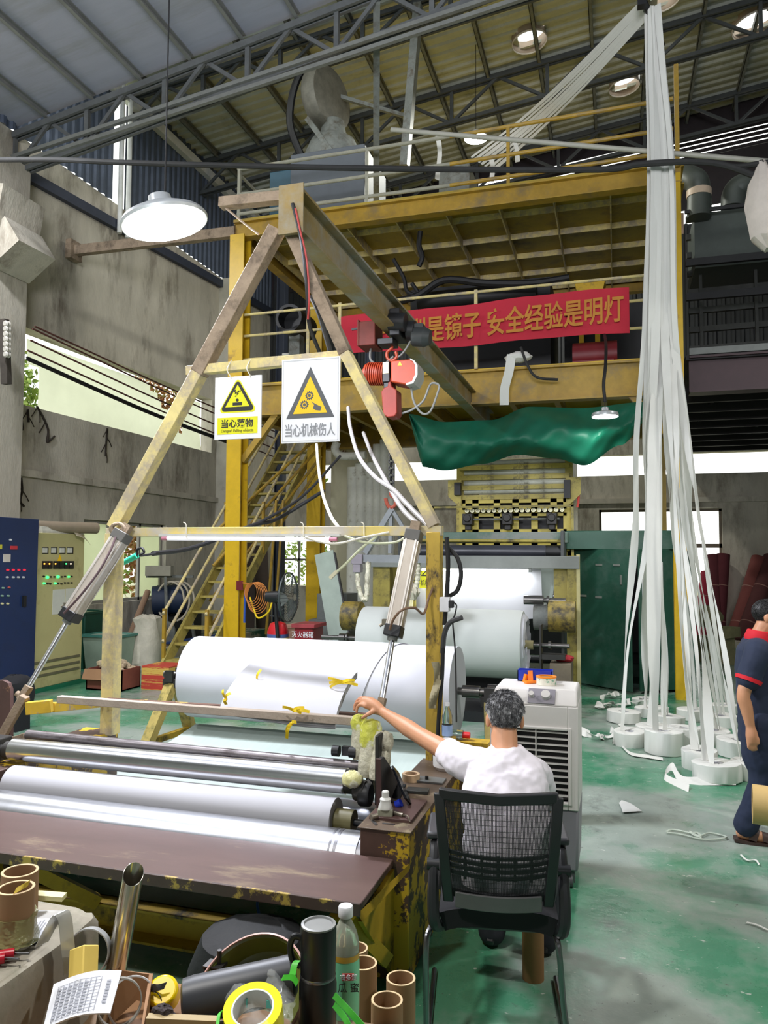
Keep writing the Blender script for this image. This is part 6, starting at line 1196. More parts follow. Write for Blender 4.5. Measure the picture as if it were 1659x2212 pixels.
def head(b, c, f, up, s=1.):
    """skull, jaw, nose, lips, ears and eye sockets; f looks forward"""
    f = V(f).normalized(); up = V(up).normalized(); r = f.cross(up).normalized(); up = r.cross(f)
    M = Matrix((r, f, up)).transposed(); c = V(c); q = lambda x, y, z: c+r*x*s+f*y*s+up*z*s
    b.ell(q(0, -.012, .03), (.076*s, .094*s, .088*s), 20, 14, M); b.ell(q(0, .022, -.035), (.06*s, .07*s, .075*s), 18, 12, M); b.ell(q(0, .055, -.082), (.032*s, .03*s, .028*s), 12, 8, M)
    b.ell(q(0, .092, -.015), (.013*s, .02*s, .026*s), 10, 8, M); b.ell(q(0, .104, -.03), (.016*s, .014*s, .012*s), 10, 8, M); b.ell(q(0, .082, -.062), (.026*s, .014*s, .010*s), 10, 8, M); b.ell(q(0, .083, .022), (.05*s, .014*s, .012*s), 12, 8, M)
    for t in (-1, 1): b.ell(q(t*.077, -.008, -.01), (.012*s, .022*s, .034*s), 10, 8, M); b.ell(q(t*.045, .06, -.02), (.022*s, .022*s, .02*s), 10, 8, M)
    return q, M
m1 = thing('person', 'grey haired seated man in a white T shirt, one arm reaching to the wrapped levers', 'person', (-.47, 3.5, 0))
b = B()
HC = V(-.520, 3.74, 1.172); HF = V(-.24, .95, -.34)
q1, M1 = head(b, HC, HF, (-.03, .25, 1), 1.04)
limb(b, [(-.50, 3.62, .98), (-.51, 3.66, 1.04), (-.517, 3.70, 1.11)], [.075, .064, .062])
sect(b, [((-.46, 3.42, .50), (.17, .03, 0), (0, .12, 0)), ((-.46, 3.42, .62), (.16, .03, 0), (0, .115, 0)), ((-.47, 3.46, .75), (.165, .03, 0), (0, .12, 0)), ((-.485, 3.53, .88), (.18, .03, 0), (0, .12, 0)), ((-.49, 3.58, .97), (.16, .03, 0), (0, .095, 0)), ((-.495, 3.61, 1.02), (.08, .02, 0), (0, .06, 0))])
SHO, ELB, WRI = V(-.675, 3.62, .975), at(905, 1588, Y=3.86), at(826, 1537, Y=4.06)
limb(b, [SHO, SHO.lerp(ELB, .5)+V(0, 0, .0), ELB, ELB.lerp(WRI, .3), ELB.lerp(WRI, .7), WRI], [.062, .050, .043, .044, .033, .026])
# left hand over the lever heads
def hp_(u, v, Y): return at(u, v, Y=Y)
limb(b, [WRI, hp_(812, 1526, 4.08), hp_(798, 1519, 4.10), hp_(788, 1516, 4.11)], [.026, .033, .036, .03])
b.ell(hp_(800, 1524, 4.10), (.045, .04, .022), 14, 10)
for (ku, kv, Y_, m_, e_) in ((790, 1508, 4.16, (776, 1509), (770, 1521)), (785, 1511, 4.13, (771, 1514), (765, 1528)), (782, 1516, 4.10, (769, 1520), (765, 1533)), (782, 1522, 4.07, (772, 1527), (770, 1538))):
    limb(b, [hp_(ku+6, kv+3, Y_-.005), hp_(ku-2, kv, Y_), hp_(*m_, Y_+.005), hp_(*e_, Y_)], [.0125, .0115, .0098, .0085], 10, 4)
limb(b, [hp_(812, 1533, 4.06), hp_(800, 1540, 4.04), hp_(790, 1546, 4.03), hp_(783, 1551, 4.035)], [.016, .0135, .011, .0095], 10, 4)
RSH, REL, RWR = V(-.372, 3.72, .94), V(-.345, 3.86, .74), V(-.46, 4.02, .66)
limb(b, [RSH, RSH.lerp(REL, .5), REL, REL.lerp(RWR, .4), RWR], [.055, .05, .042, .04, .027]); limb(b, [RWR, (-.5, 4.06, .64), (-.53, 4.08, .63)], [.027, .034, .03])
for k in range(4): limb(b, [(-.53, 4.05+.02*k, .64), (-.57, 4.06+.02*k, .625), (-.59, 4.06+.02*k, .60)], [.0105, .0095, .008], 8, 3)
limb(b, [(-.48, 4.02, .65), (-.52, 4.0, .62), (-.55, 4.01, .60)], [.013, .011, .009], 8, 3)
for s, hx, kx in ((-1, -.55, -.62), (1, -.37, -.36)):
    limb(b, [(hx, 3.48, .53), ((hx+kx)/2, 3.72, .54), (kx, 3.95, .52), (kx, 3.99, .3), (kx, 3.97, .1)], [.09, .08, .06, .055, .04]); limb(b, [(kx, 3.95, .06), (kx, 4.06, .04), (kx, 4.16, .03)], [.042, .04, .028])
body1 = blob('body', b, skin, m1, .0055, 5)
b = B()
sect(b, [((-.46, 3.42, .49), (.20, .04, 0), (0, .145, 0)), ((-.462, 3.415, .56), (.195, .035, 0), (0, .14, 0)), ((-.47, 3.43, .66), (.188, .035, 0), (0, .138, 0)), ((-.475, 3.475, .78), (.192, .035, 0), (0, .14, 0)), ((-.492, 3.54, .90), (.192, .035, 0), (0, .132, 0)), ((-.495, 3.595, .995), (.165, .03, 0), (0, .10, 0)), ((-.50, 3.625, 1.045), (.095, .02, 0), (0, .080, 0)), ((-.505, 3.645, 1.068), (.074, .018, 0), (0, .074, 0))])
limb(b, [SHO+V(.06, 0, .0), SHO, SHO.lerp(ELB, .36)], [.085, .08, .07]); limb(b, [RSH+V(-.06, -.02, 0), RSH, RSH.lerp(REL, .7)], [.08, .07, .068])
b.ell((-.60, 3.60, .965), (.1, .08, .075), 14, 10); b.ell((-.41, 3.64, .96), (.08, .08, .075), 14, 10)
ob1 = blob('shirt', b, mat('white cotton', (232, 226, 234), .85, var=.02), m1, .0085, 7, wob=(.028, .085))
b = B()
for hx, kx in ((-.55, -.62), (-.37, -.36)): limb(b, [(hx, 3.44, .52), ((hx+kx)/2, 3.72, .545), (kx, 3.96, .525), (kx, 4.0, .3), (kx, 3.97, .07)], [.115, .1, .076, .074, .072])
b.ell((-.46, 3.44, .53), (.2, .16, .1))
blob('trousers', b, mat('dark trousers', (40, 42, 50), .8), m1, .012, 6)
for kx in (-.62, -.36): ob('shoe', B().ell((kx, 4.06, .05), (.062, .165, .058), 14, 8), dkp, m1)
def hair(name, c, q, M, s, m, par, keep, seed, n=2600, L=.028, out=.25):
    """short strands rooted on the scalp"""
    b = B(); r_ = random.Random(seed); b.ell(q(0, -.016, .034), (.080*s, .0975*s, .090*s), 24, 16, M)
    F_ = []
    for f in b.f:
        pc = sum((V(b.v[i]) for i in f), V(0, 0, 0))/4; l = M.transposed() @ (pc-V(c))
        if keep(l.x/s, l.y/s, l.z/s): F_.append(f)
    b.f = F_
    while n > 0:
        d = V(r_.gauss(0, 1), r_.gauss(0, 1), r_.gauss(0, 1)).normalized(); l = V(d.x*.079, d.y*.096-.016, d.z*.089+.034)
        n -= 1
        if not keep(l.x, l.y, l.z): continue
        p = q(*l); nn = (M @ V(d.x, d.y, d.z)).normalized(); w_ = M @ (V(d.x*.9, d.y*.5-.55, (-.15 if d.z > .75 else -.9))+V(r_.gauss(0, .22), r_.gauss(0, .22), r_.gauss(0, .22))); t = (nn*out+(w_-nn*w_.dot(nn)).normalized()*.9).normalized()
        a = t.cross(V(r_.gauss(0, 1), r_.gauss(0, 1), r_.gauss(0, 1))).normalized()*.0022*s; e = t.cross(a).normalized()*.0022*s; ln_ = L*s*r_.uniform(.6, 1.2)
        b.add([p-a, p+a*.5+e, p+a*.5-e, p+t*ln_], [(0, 1, 3), (1, 2, 3), (2, 0, 3)])
    return ob(name, b, m, par, ang=60)
kp_top = lambda x, y, z: (z > .045 and y < .075) or (y < .02 and z > .0 and abs(x) < .06) or (y < -.03 and z > -.045 and abs(x) < .07)
hair('hair', HC, q1, M1, 1.06, mat('dark greying hair', (84, 84, 86), .5, var=.5, scale=70, col2=(186, 186, 188), lo=.5, hi=.62, s2=50), m1, kp_top, 5, 6000, .03, .32)
kp_side = lambda x, y, z: abs(x) > .05 and y < .035 and -.035 < z < .07
hair('hair', HC, q1, M1, 1.07, mat('light grey hair', (176, 176, 178), .5, var=.35, scale=60), m1, kp_side, 6, 3600, .016, .2)
# ------------------------------------------------------------------ things on the console
zt = .676
vl = thing('pressure_knob', 'small grey pressure regulator with a white knob on the console end', 'regulator', (-1.09, 3.66, zt))
ob('body', B().cbox((-1.09, 3.66, zt+.024), (.075, .05, .045), rz=.2), mat('dirty grey casting', (150, 150, 130), .5, var=.2, scale=20), vl, bev=.006)
ob('knob', B().lathe([(.034, 0), (.034, .012), (.026, .03), (.028, .045), (.018, .055), (.018, .08), (.012, .085)], (-1.09, 3.66, zt+.045), n=20), mat('off white knob', (206, 206, 200), .4), vl)
ob('fitting', B().tube((-1.12, 3.62, zt+.02), (-1.14, 3.59, zt+.02), .012).tube((-1.05, 3.68, zt+.02), (-1.0, 3.66, zt+.02), .012).path([(-1.0, 3.66, zt+.02), (-.97, 3.63, zt+.03), (-.955, 3.62, zt+.008)], .004), mat('nickel fitting', (150, 142, 128), .35, .8), vl)
tag(ob('knife_blade', B().cbox((-1.12, 3.575, zt+.003), (.014, .07, .003), rz=.6).cbox((-1.05, 3.58, zt+.002), (.012, .06, .002), rz=1.6), mat('grey blade', (120, 120, 122), .3, .8)), 'loose grey blades lying at the front end of the console', 'blade')
pa_, pb_ = at(862, 1675, Y=3.86), at(890, 1725, Y=3.84); ph = thing('phone', 'black phone propped up on the console', 'phone', tuple(pb_))
ob('case', B().bar((-1.125, 3.95, zt+.155), (-1.02, 3.83, zt+.012+.02), .085, .012, (.7, .55, .9)), mat('black glass', (18, 20, 24), .12), ph, bev=.003)
ob('phone_stand', B().bar((-1.08, 3.93, zt+.09), (-1.1, 3.88, zt+.025), .05, .008), dkp, ph)
tag(ob('plastic_stopper', B().tube((-1.075, 3.80, zt+.02), (-1.05, 3.80, zt+.035), .02), mat('blue plastic', (36, 60, 190), .4)), 'small blue cap under the phone', 'cap')
sp = thing('switch_plate', 'grey switch plate with a red button on the console top', 'switch plate', (-1.04, 4.32, zt))
ob('plate', B().cbox((-1.04, 4.32, zt+.006), (.2, .10, .012)), mat('grey plate', (120, 122, 120), .4, .5), sp, bev=.002); ob('red_button', B().tube((-1.1, 4.32, zt+.012), (-1.1, 4.32, zt+.026), .016), mat('red cap', (170, 40, 60), .4), sp); ob('switch', B().tube((-1.04, 4.31, zt+.012), (-1.04, 4.31, zt+.03), .01), dkp, sp)
tag(ob('calculator', B().cbox((-1.04, 4.1, zt+.009), (.12, .07, .018), rz=.1), mat('dark calculator', (44, 46, 44), .4), bev=.003), 'small dark flat device lying on the console', 'device')
tag(ob('tape_ring', B().ring((-1.13, 4.3, zt), (0, 0, 1), .05, .035, .04), mat('pale beige tape', (206, 176, 140), .5)), 'pale beige tape ring on the console by the phone', 'tape roll')
jg = thing('plastic_jug', 'white plastic jug on the console beside the frame post', 'jug', (-.98, 4.60, zt))
ob('body', B().lathe([(.07, 0), (.085, .02), (.085, .1), (.06, .14), (.025, .16), (.025, .18)], (-.985, 4.60, zt), n=24), mat('milky jug plastic', (222, 220, 220), .4), jg)
clear = mat('clear bottle plastic', (230, 238, 240), .08, trans=.95, var=0)
wb_ = thing('water_bottle', 'clear water bottle with a pale blue label beside the right post', 'bottle', (-.96, 4.72, zt))
c_ = (-1.0, 4.70, zt+.0)
bc = at(966, 1590, Y=4.72)
ob('body', B().lathe([(.03, 0), (.032, .02), (.032, .13), (.014, .18), (.014, .19)], (bc.x, 4.72, zt+.16), n=20), clear, wb_); ob('cap', B().tube((bc.x, 4.72, zt+.35), (bc.x, 4.72, zt+.368), .016), wht, wb_); ob('label', B().tube((bc.x, 4.72, zt+.17), (bc.x, 4.72, zt+.235), .033, n=20, caps=False), mat('pale blue label', (150, 176, 220), .5), wb_); ob('stand_block', B().box(bc.x-.05, bc.x+.05, 4.68, 4.76, zt, zt+.16), worn_y, wb_)
lb = thing('lying_bottle', 'clear bottle with a red cap lying behind the man arm', 'bottle', tuple(at(985, 1583, Y=4.9)))
ob('shelf', B().box(-1.0, -.78, 4.86, 4.98, 0, at(985, 1588, Y=4.9).z-.03), worn_y, lb); p_ = at(972, 1584, Y=4.92); q_ = at(1000, 1584, Y=4.92); p_.z = q_.z = at(985, 1588, Y=4.9).z
ob('body', B().tube(p_, q_, .03, n=18), clear, lb); ob('cap', B().tube(q_, q_+V(.045, 0, 0), .02), mat('red bottle cap', (220, 30, 40), .4), lb)
# black drum and floor bits under the table
tag(ob('black_drum', B().lathe([(.2, 0), (.24, .05), (.25, .3), (.2, .42), (.12, .45)], (-1.42, 3.18-.28, 0), n=24), mat('black plastic sack', (10, 11, 13), .75, bump=.5, bs=8), noise=.006), 'black rounded drum standing under the table corner', 'drum')
cable([fl(560, 1985, .02), fl(556, 1962, .03), fl(566, 1940, .03), fl(562, 1925, .02)], .008, mat('blue rag strip', (50, 110, 180), .6), 'thin blue strip lying on the floor under the table', 'blue_strip', 'strip')
# ------------------------------------------------------------------ walking man at the right edge
P2 = at(1645, 1812, z=0); px2, py2 = P2.x, P2.y
m2 = thing('person', 'man in a navy polo shirt with red collar walking at the right edge', 'person', (px2, py2, 0))
def w2(u, v, dy=0.): p = at(u, v, Y=py2+dy); return p
b = B(); HC2 = V(px2+.075, py2, 1.535); q2, M2 = head(b, HC2, (1, -.15, -.12), (.1, 0, 1), .98)
limb(b, [(px2+.0, py2, 1.34), (px2+.025, py2, 1.42), (px2+.05, py2, 1.47)], [.07, .06, .06])
sect(b, [((px2+.0, py2, .78), (0, .16, 0), (.11, 0, 0)), ((px2, py2, .95), (0, .15, 0), (.11, 0, 0)), ((px2-.01, py2, 1.15), (0, .165, 0), (.115, 0, 0)), ((px2-.01, py2, 1.3), (0, .17, 0), (.1, 0, 0)), ((px2, py2, 1.38), (0, .08, 0), (.06, 0, 0))])
S2, E2, W2 = V(px2-.03, py2-.19, 1.30), w2(1606, 1500, -.24), w2(1621, 1570, -.24)
limb(b, [S2, S2.lerp(E2, .5), E2, E2.lerp(W2, .4), W2], [.062, .052, .044, .042, .03])
limb(b, [W2, w2(1624, 1588, -.24), w2(1624, 1600, -.24)], [.03, .04, .036])
for k, du in enumerate((-8, -3, 2, 7)): limb(b, [w2(1624+du, 1600, -.245), w2(1624+du+1, 1611, -.25), w2(1626+du, 1618+(-2 if k in (0, 3) else 1), -.245), w2(1630+du*.6, 1620, -.235)], [.0125, .0115, .0105, .009], 10, 4)
limb(b, [w2(1629, 1586, -.25), w2(1637, 1597, -.26), w2(1638, 1606, -.26)], [.015, .013, .011], 10, 4)
S3, E3, W3 = V(px2, py2+.19, 1.30), V(px2+.03, py2+.24, 1.02), V(px2+.2, py2+.2, .85); limb(b, [S3, S3.lerp(E3, .5), E3, W3], [.062, .052, .044, .03]); limb(b, [W3, W3+V(.08, 0, -.03), W3+V(.13, 0, -.04)], [.03, .036, .025])
A2, A3 = w2(1612, 1778, -.1), V(px2+.16, py2+.1, .1)
A2.z = .1
limb(b, [(px2, py2-.1, .82), (px2-.0, py2-.1, .45), A2], [.09, .06, .042]); limb(b, [(px2, py2+.1, .82), (px2+.1, py2+.1, .46), A3], [.09, .06, .042])
for A in (A2, A3): limb(b, [A+V(-.03, 0, -.04), A+V(.08, 0, -.055), A+V(.16, 0, -.065)], [.04, .038, .026]); [limb(b, [A+V(.15, -.028+.014*k, -.07), A+V(.185-.006*k*0, -.03+.015*k, -.075)], [.012, .010], 8, 3) for k in range(5)]
blob('body', b, skin, m2, .0065, 5)
navy = mat('navy polo cloth', (34, 44, 68), .8, var=.06); redk = mat('red knit', (214, 28, 44), .75); dnm = mat('dark denim', (32, 42, 66), .85, var=.15, scale=20)
b = B(); sect(b, [((px2, py2, .66), (0, .185, 0), (.135, 0, 0)), ((px2, py2, .8), (0, .18, 0), (.135, 0, 0)), ((px2, py2, .98), (0, .175, 0), (.14, 0, 0)), ((px2-.01, py2, 1.18), (0, .185, 0), (.14, 0, 0)), ((px2-.015, py2, 1.31), (0, .175, 0), (.12, 0, 0)), ((px2, py2, 1.385), (0, .085, 0), (.075, 0, 0))])
limb(b, [S2+V(0, .06, .01), S2, S2.lerp(E2, .62)], [.09, .088, .082]); limb(b, [S3+V(0, -.06, .01), S3, S3.lerp(E3, .62)], [.09, .088, .082])
blob('polo_shirt', b, navy, m2, .009, 7, wob=(.012, .12))
ob('sleeve_band', B().tube(S2.lerp(E2, .60), S2.lerp(E2, .69), .088, .084, n=28), redk, m2)
ob('collar', B().lathe([(.092, -.02), (.098, 0), (.082, .05), (.072, .055), (.075, 0)], (px2+.012, py2, 1.385), (.12, 0, 1), 24, False), redk, m2)
b = B(); limb(b, [(px2, py2-.09, .80), (px2-.02, py2-.1, .62), (px2-.0, py2-.1, .42), A2+V(.0, 0, .02)], [.13, .115, .09, .085]); limb(b, [(px2, py2+.09, .80), (px2+.06, py2+.1, .62), (px2+.1, py2+.1, .42), A3], [.13, .115, .09, .085])
blob('trousers', b, dnm, m2, .01, 7, wob=(.014, .1))
brn = mat('dark brown sandal', (66, 48, 42), .6)
for A in (A2, A3):
    sd = ob('sandal', B().grid(lambda a, c, A=A: (A.x-.08+.30*a, A.y+(c-.5)*(.085+.03*math.sin(math.pi*a)), .022+.004*math.cos(6*a)), 12, 4, .02), brn, m2)
    ob('strap', B().strip([A+V(.03, -.05, -.07), A+V(.05, -.035, -.02), A+V(.055, 0, -.006), A+V(.05, .035, -.02), A+V(.03, .05, -.07)], (.05, 0, -.01), .006).strip([A+V(.12, -.05, -.075), A+V(.12, -.03, -.036), A+V(.12, .0, -.028), A+V(.12, .03, -.036), A+V(.12, .05, -.075)], (.045, 0, -.01), .006), brn, sd)
hair('hair', HC2, q2, M2, .98, mat('short black hair', (30, 29, 30), .5, var=.3), m2, lambda x, y, z: (z > .055 and y < .08) or (y < .0 and z > -.045), 8, 3000, .012, .2)
kr = thing('kraft_core', 'end of a thick kraft paper tube poking in at the right edge', 'paper tube', (1.3, 4.9, 0))
k0 = at(1625, 1736, Y=4.9); k0.z = max(k0.z, .16)
ob('tube', B().ring(k0, V(1, -.12, -.02), .108, .085, 1.2, 40), mat('tan kraft tube', (204, 172, 110), .6, var=.06), kr, ang=50)
ob('support', B().box(k0.x+.45, k0.x+.7, 4.6, 5.05, 0, k0.z-.112).box(k0.x+.9, k0.x+1.1, 4.55, 5.0, 0, k0.z-.115), mat('dark trestle', (60, 54, 50), .6), kr)
# ------------------------------------------------------------------ work bench with clutter in the foreground
BZ = .74
def f_(u, v, d): return CAM+(RT*((u-829.5)/F_PX)+UP*((1106-v)/F_PX)+FW)*d
bench = thing('work_bench', 'low work bench under the foreground clutter at the bottom edge', 'work bench', (-1.0, 1.5, 0))
ob('top', B().box(-2.3, -.45, .7, 1.97, BZ-.04, BZ), mat('worn plywood', (146, 116, 84), .7, var=.2, stretch=(1, 6, 1)), bench, bev=.004)
for x in (-2.2, -.55):
    for y in (.8, 1.9): ob('leg', B().box(x-.03, x+.03, y-.03, y+.03, 0, BZ-.04), steel, bench)
canv = mat('grubby pale canvas', (150, 144, 130), .9, var=.12, scale=4, col2=(120, 124, 104), lo=.52, hi=.72, s2=5, bump=.4, bs=10)
cA, cBp = f_(-60, 2050, 1.75), f_(140, 2050, 1.85)
TZ = f_(60, 1995, 1.95).z-.03
b = B()
def canvas(a, c):
    x = cA.x-.25+(cBp.x-cA.x+.25)*a; y0 = 1.18; return (x, y0+.62*c, TZ+.012*math.sin(9*a+4*c)-.02*a*a)
x0c, x1c = -1.75, f_(132, 2060, 1.9).x
cz0 = thing('canvas_crate', 'crate draped in grubby pale canvas at the lower left corner', 'crate', ((x0c+x1c)/2, 1.45, BZ))
bb = B(); n_ = 24
ring0 = []
for z, s in ((BZ, 1.0), (BZ+.08, .98), ((BZ+TZ)/2, 1.0), (TZ-.03, .99), (TZ-.005, .95), (TZ, .88)):
    ring = []
    for j in range(40):
        a = 2*math.pi*j/40; cx_, sy_ = math.copysign(abs(math.cos(a))**.35, math.cos(a)), math.copysign(abs(math.sin(a))**.35, math.sin(a)); wob = 1+.02*math.sin(7*a+9*z)
        ring.append(((x0c+x1c)/2+(x1c-x0c)/2*cx_*s*wob, 1.5+.36*sy_*s*wob, z))
    ring0.append(ring)
bb.loft(ring0); ob('canvas', bb, canv, cz0, noise=.004)
sheetm = mat('printed paper', (226, 228, 234), .6, var=.02)
dgp = mat('printed ink', (150, 152, 160), .7)
def sheet(name, c0, ex, ey, m=sheetm, t=.002, curl=0.): return B().grid(lambda a, c: V(c0)+V(ex)*a+V(ey)*c+V(0, 0, curl*math.sin(math.pi*a)), 8, 8, t)
z = TZ+.002
p00, p10, p01, p11 = f_(-40, 2004, 1.9), f_(88, 2010, 1.9), f_(-40, 1935, 2.05), f_(136, 1942, 2.05)
for p in (p00, p10, p01, p11): p.z = z
dp = thing('document_pad', 'printed papers on a dark clip pad on top of the canvas crate', 'papers', tuple(p00.lerp(p11, .5)))
ob('pad', B().hexa([p00, p10, p11, p01]+[q+V(0, 0, .012) for q in (p00, p10, p11, p01)]), dkp, dp)
ob('sheet', B().hexa([q+V(0, 0, .0125) for q in (p00, p10, p11, p01)]+[q+V(0, 0, .016) for q in (p00, p10, p11, p01)]), sheetm, dp)
b = B()
for k in range(7):
    a0 = p00.lerp(p10, .66+.04*k); a1 = p01.lerp(p11, .66+.04*k); b.bar(a0.lerp(a1, .15)+V(0, 0, .0165), a0.lerp(a1, .55+.05*(k % 3))+V(0, 0, .0165), .004, .0006)
ob('print_lines', b, dgp, dp)
b = sheet('x', p01+V(.1, .0, .017), p11-p01+V(-.06, 0, 0), (0, .02, .0)); tag(ob('yellow_slip', B().bar(f_(60, 1932, 2.06), f_(139, 1938, 2.06), .03, .012), mat('pale yellow slip', (226, 220, 160), .6)), 'pale yellow folded slip behind the printed papers', 'paper slip')
corem = mat('kraft core board', (150, 116, 82), .75, var=.08, scale=4); core_e = mat('pale core edge', (206, 180, 140), .8)
def core(name_lab, c, r, h, group, tilt=(0, 0, 1), wall=.16):
    t = thing('paper_core', name_lab, 'paper core', tuple(c), group)
    ob('tube', B().ring(c, tilt, r, r*(1-wall), h, 36), corem, t, ang=50); ob('rim', B().ring(V(c)+V(tilt).normalized()*h, tilt, r*.995, r*(1-wall)*1.005, .0015, 36), core_e, t); return t
g1 = 'brown paper cores on the canvas crate'
cc1 = f_(40, 1985, 2.02); cc1.z = TZ+.017
core('taller brown paper core standing behind on the papers', (cc1.x, cc1.y, cc1.z), .046, f_(38, 1884, 2.02).z-cc1.z, g1)
cc2 = f_(32, 1998, 1.9); cc2.z = TZ+.017
k2 = core('front brown paper core with plastic film around its foot', (cc2.x, cc2.y, cc2.z), .044, f_(34, 1920, 1.9).z-cc2.z, g1)
ob('film', B().lathe([(.060, .0), (.056, .012), (.048, .03), (.0465, .055), (.049, .06)], (cc2.x, cc2.y, cc2.z), n=24), mat('crinkled clear film', (214, 218, 150), .15, trans=.6, alpha=.6, var=.2, bump=.8, bs=30), k2, noise=.005)
tag(ob('yellow_scrap', B().strip([f_(32, 1925, 1.87), f_(50, 1915, 1.88), f_(63, 1907, 1.9)], (.0, .01, .012), .001), mat('yellow scrap', (206, 176, 60), .6)), 'yellow paper scrap stuck in the front brown core', 'paper scrap')
ps = thing('screwdriver_set', 'red handled screwdrivers at the left edge of the crate', 'screwdrivers', tuple(f_(10, 2020, 1.82)))
a_, c_ = f_(-60, 2016, 1.8), f_(32, 2022, 1.83); a_.z = c_.z = TZ+.018
ob('handle', B().tube(a_, c_, .012, n=12).tube(a_+V(0, -.025, .0), c_+V(-.005, -.025, 0), .011, n=12), mat('red handle', (176, 16, 40), .35), ps); ob('shank', B().tube(c_, c_+V(.035, .01, 0), .003).tube(c_+V(-.005, -.025, 0), c_+V(.03, -.018, 0), .003), stl, ps)
tag(ob('clear_band', B().strip([f_(90, 2040, 1.84), f_(112, 1998, 1.86), f_(128, 1972, 1.88), f_(140, 1985, 1.88), f_(146, 2040, 1.87), f_(152, 2100, 1.86)], (.01, .035, 0), .0015), mat('clear plastic band', (206, 206, 200), .15, trans=.5, var=.05)), 'shiny clear plastic band looping over the canvas crate edge', 'plastic band')
def ringband(c, r, n_, w, m, label, name='strap_ring'):
    b = B().ring(V(c)-V(n_).normalized()*w/2, n_, r, r-.003, w, 40); return tag(ob(name, b, m, ang=50), label, 'strapping')
ringband(f_(192, 2055, 1.95)-V(0, 0, .0), .055, (.25, -1, .2), .022, mat('grey strapping', (176, 178, 180), .35, .3), 'grey strapping ring behind the yellow block', 'strap_ring')
yb = f_(180, 2100, 1.85)
bl_ = B().bar(f_(176, 2190, 1.78), f_(182, 2046, 1.86), .052, .045, (0, 1, .3)); tag(ob('yellow_block', bl_, mat('yellow foam block', (236, 206, 104), .7, var=.06), bev=.003), 'yellow foam block standing between the crate and the form', 'foam block')
# opened carton holding the tools
q0, q1_, q2_, q3 = f_(70, 2240, 1.62), f_(300, 2240, 1.62), f_(325, 2105, 1.88), f_(225, 2093, 1.95)
ct = thing('open_carton', 'torn open cardboard carton full of odds and ends', 'carton', (q1_.x, q1_.y, BZ))
ob('wall', B().hexa([V(q1_.x, q1_.y, BZ), V(q1_.x+.006, q1_.y, BZ), V(q2_.x+.006, q2_.y, BZ), V(q2_.x, q2_.y, BZ), q1_, q1_+V(.006, 0, 0), q2_+V(.006, 0, 0), q2_]).hexa([V(q3.x, q3.y, BZ), V(q2_.x, q2_.y, BZ), V(q2_.x, q2_.y+.006, BZ), V(q3.x, q3.y+.006, BZ), q3, q2_, q2_+V(0, .006, .0), q3+V(0, .006, 0)]), kraft, ct, noise=.003)
ob('bottom', B().hexa([V(q.x, q.y, BZ) for q in (q0, q1_, q2_, q3)]+[V(q.x, q.y, BZ+.006) for q in (q0, q1_, q2_, q3)]), kraft, ct)
f0, f1, f2, f3 = f_(92, 2225, 1.68), f_(238, 2188, 1.68), f_(263, 2096, 1.80), f_(116, 2126, 1.80)
fm = thing('printed_form', 'white printed form with a ruled table lying tilted over the carton', 'paper form', tuple(f0.lerp(f2, .5)))
ob('sheet', B().grid(lambda a, c: f0.lerp(f1, a).lerp(f3.lerp(f2, a), c)+V(0, 0, .012*math.sin(math.pi*a)), 10, 10, .004), sheetm, fm)
b = B()
def fp(a, c): return f0.lerp(f1, a).lerp(f3.lerp(f2, a), c)+V(0, 0, .012*math.sin(math.pi*a)+.003)
for k in range(9): b.bar(fp(.1+.08*k, .05), fp(.1+.08*k, .82), .0012, .0008)
for k in range(11): b.bar(fp(.1, .05+.077*k), fp(.42, .05+.077*k), .0012, .0008).bar(fp(.42, .05+.077*k), fp(.74, .05+.077*k), .0012, .0008)
for k in range(8): b.bar(fp(.86, .2+.07*k), fp(.86, .245+.07*k), .009, .0008)
for j in range(6):
    for k in range(9): b.bar(fp(.13+.08*j, .1+.077*k), fp(.13+.08*j, .13+.077*k), .006, .0008)
ob('ruled_print', b, dgp, fm)
ringband(f_(258, 2165, 1.78), .05, (.6, -.8, .35), .03, mat('grey paper ring', (150, 148, 140), .6), 'grey paper ring under the printed form', 'paper_ring')
ringband(f_(285, 2165, 1.82), .055, (.5, -.8, .4), .02, mat('light strapping', (190, 190, 190), .5), 'pale strapping ring inside the open carton', 'strap_ring')
# bright steel pipe
s0, s1 = f_(250, 2100, 1.96), f_(288, 1888, 2.0)
e_ = (s1-s0); s0 = s0-e_*((s0.z-BZ-.0)/e_.z)
sp_ = thing('steel_pipe', 'bright stainless pipe with a slanted open end leaning out of the carton', 'pipe', tuple(s0))
d_, a_, c_ = frame(e_); rr_ = .026; P0, P1 = [], []; n_ = 40
for j in range(n_):
    t = 2*math.pi*j/n_; o = a_*math.cos(t)+c_*math.sin(t); cut = (o.dot(V(.47, -.88, .0)))*.022; P0.append((s0+o*rr_, s1+o*rr_-d_*cut)); P1.append((s0+o*(rr_-.0016), s1+o*(rr_-.0016)-d_*cut))
vs = [p[0] for p in P0]+[p[1] for p in P0]+[p[1] for p in P1]+[p[0] for p in P1]; fs = []
for k in range(3): fs += [(k*n_+j, k*n_+(j+1) % n_, (k+1)*n_+(j+1) % n_, (k+1)*n_+j) for j in range(n_)]
ob('tube', B().add(vs, fs), mat('stainless steel', (206, 200, 186), .22, 1, var=.03), sp_, ang=50); hl = 0
ob('bolt_hole', B().tube(s0.lerp(s1, .42)+V(0, -rr_*.90, .0), s0.lerp(s1, .42)+V(0, -rr_*1.03, 0), .006), dkp, sp_)
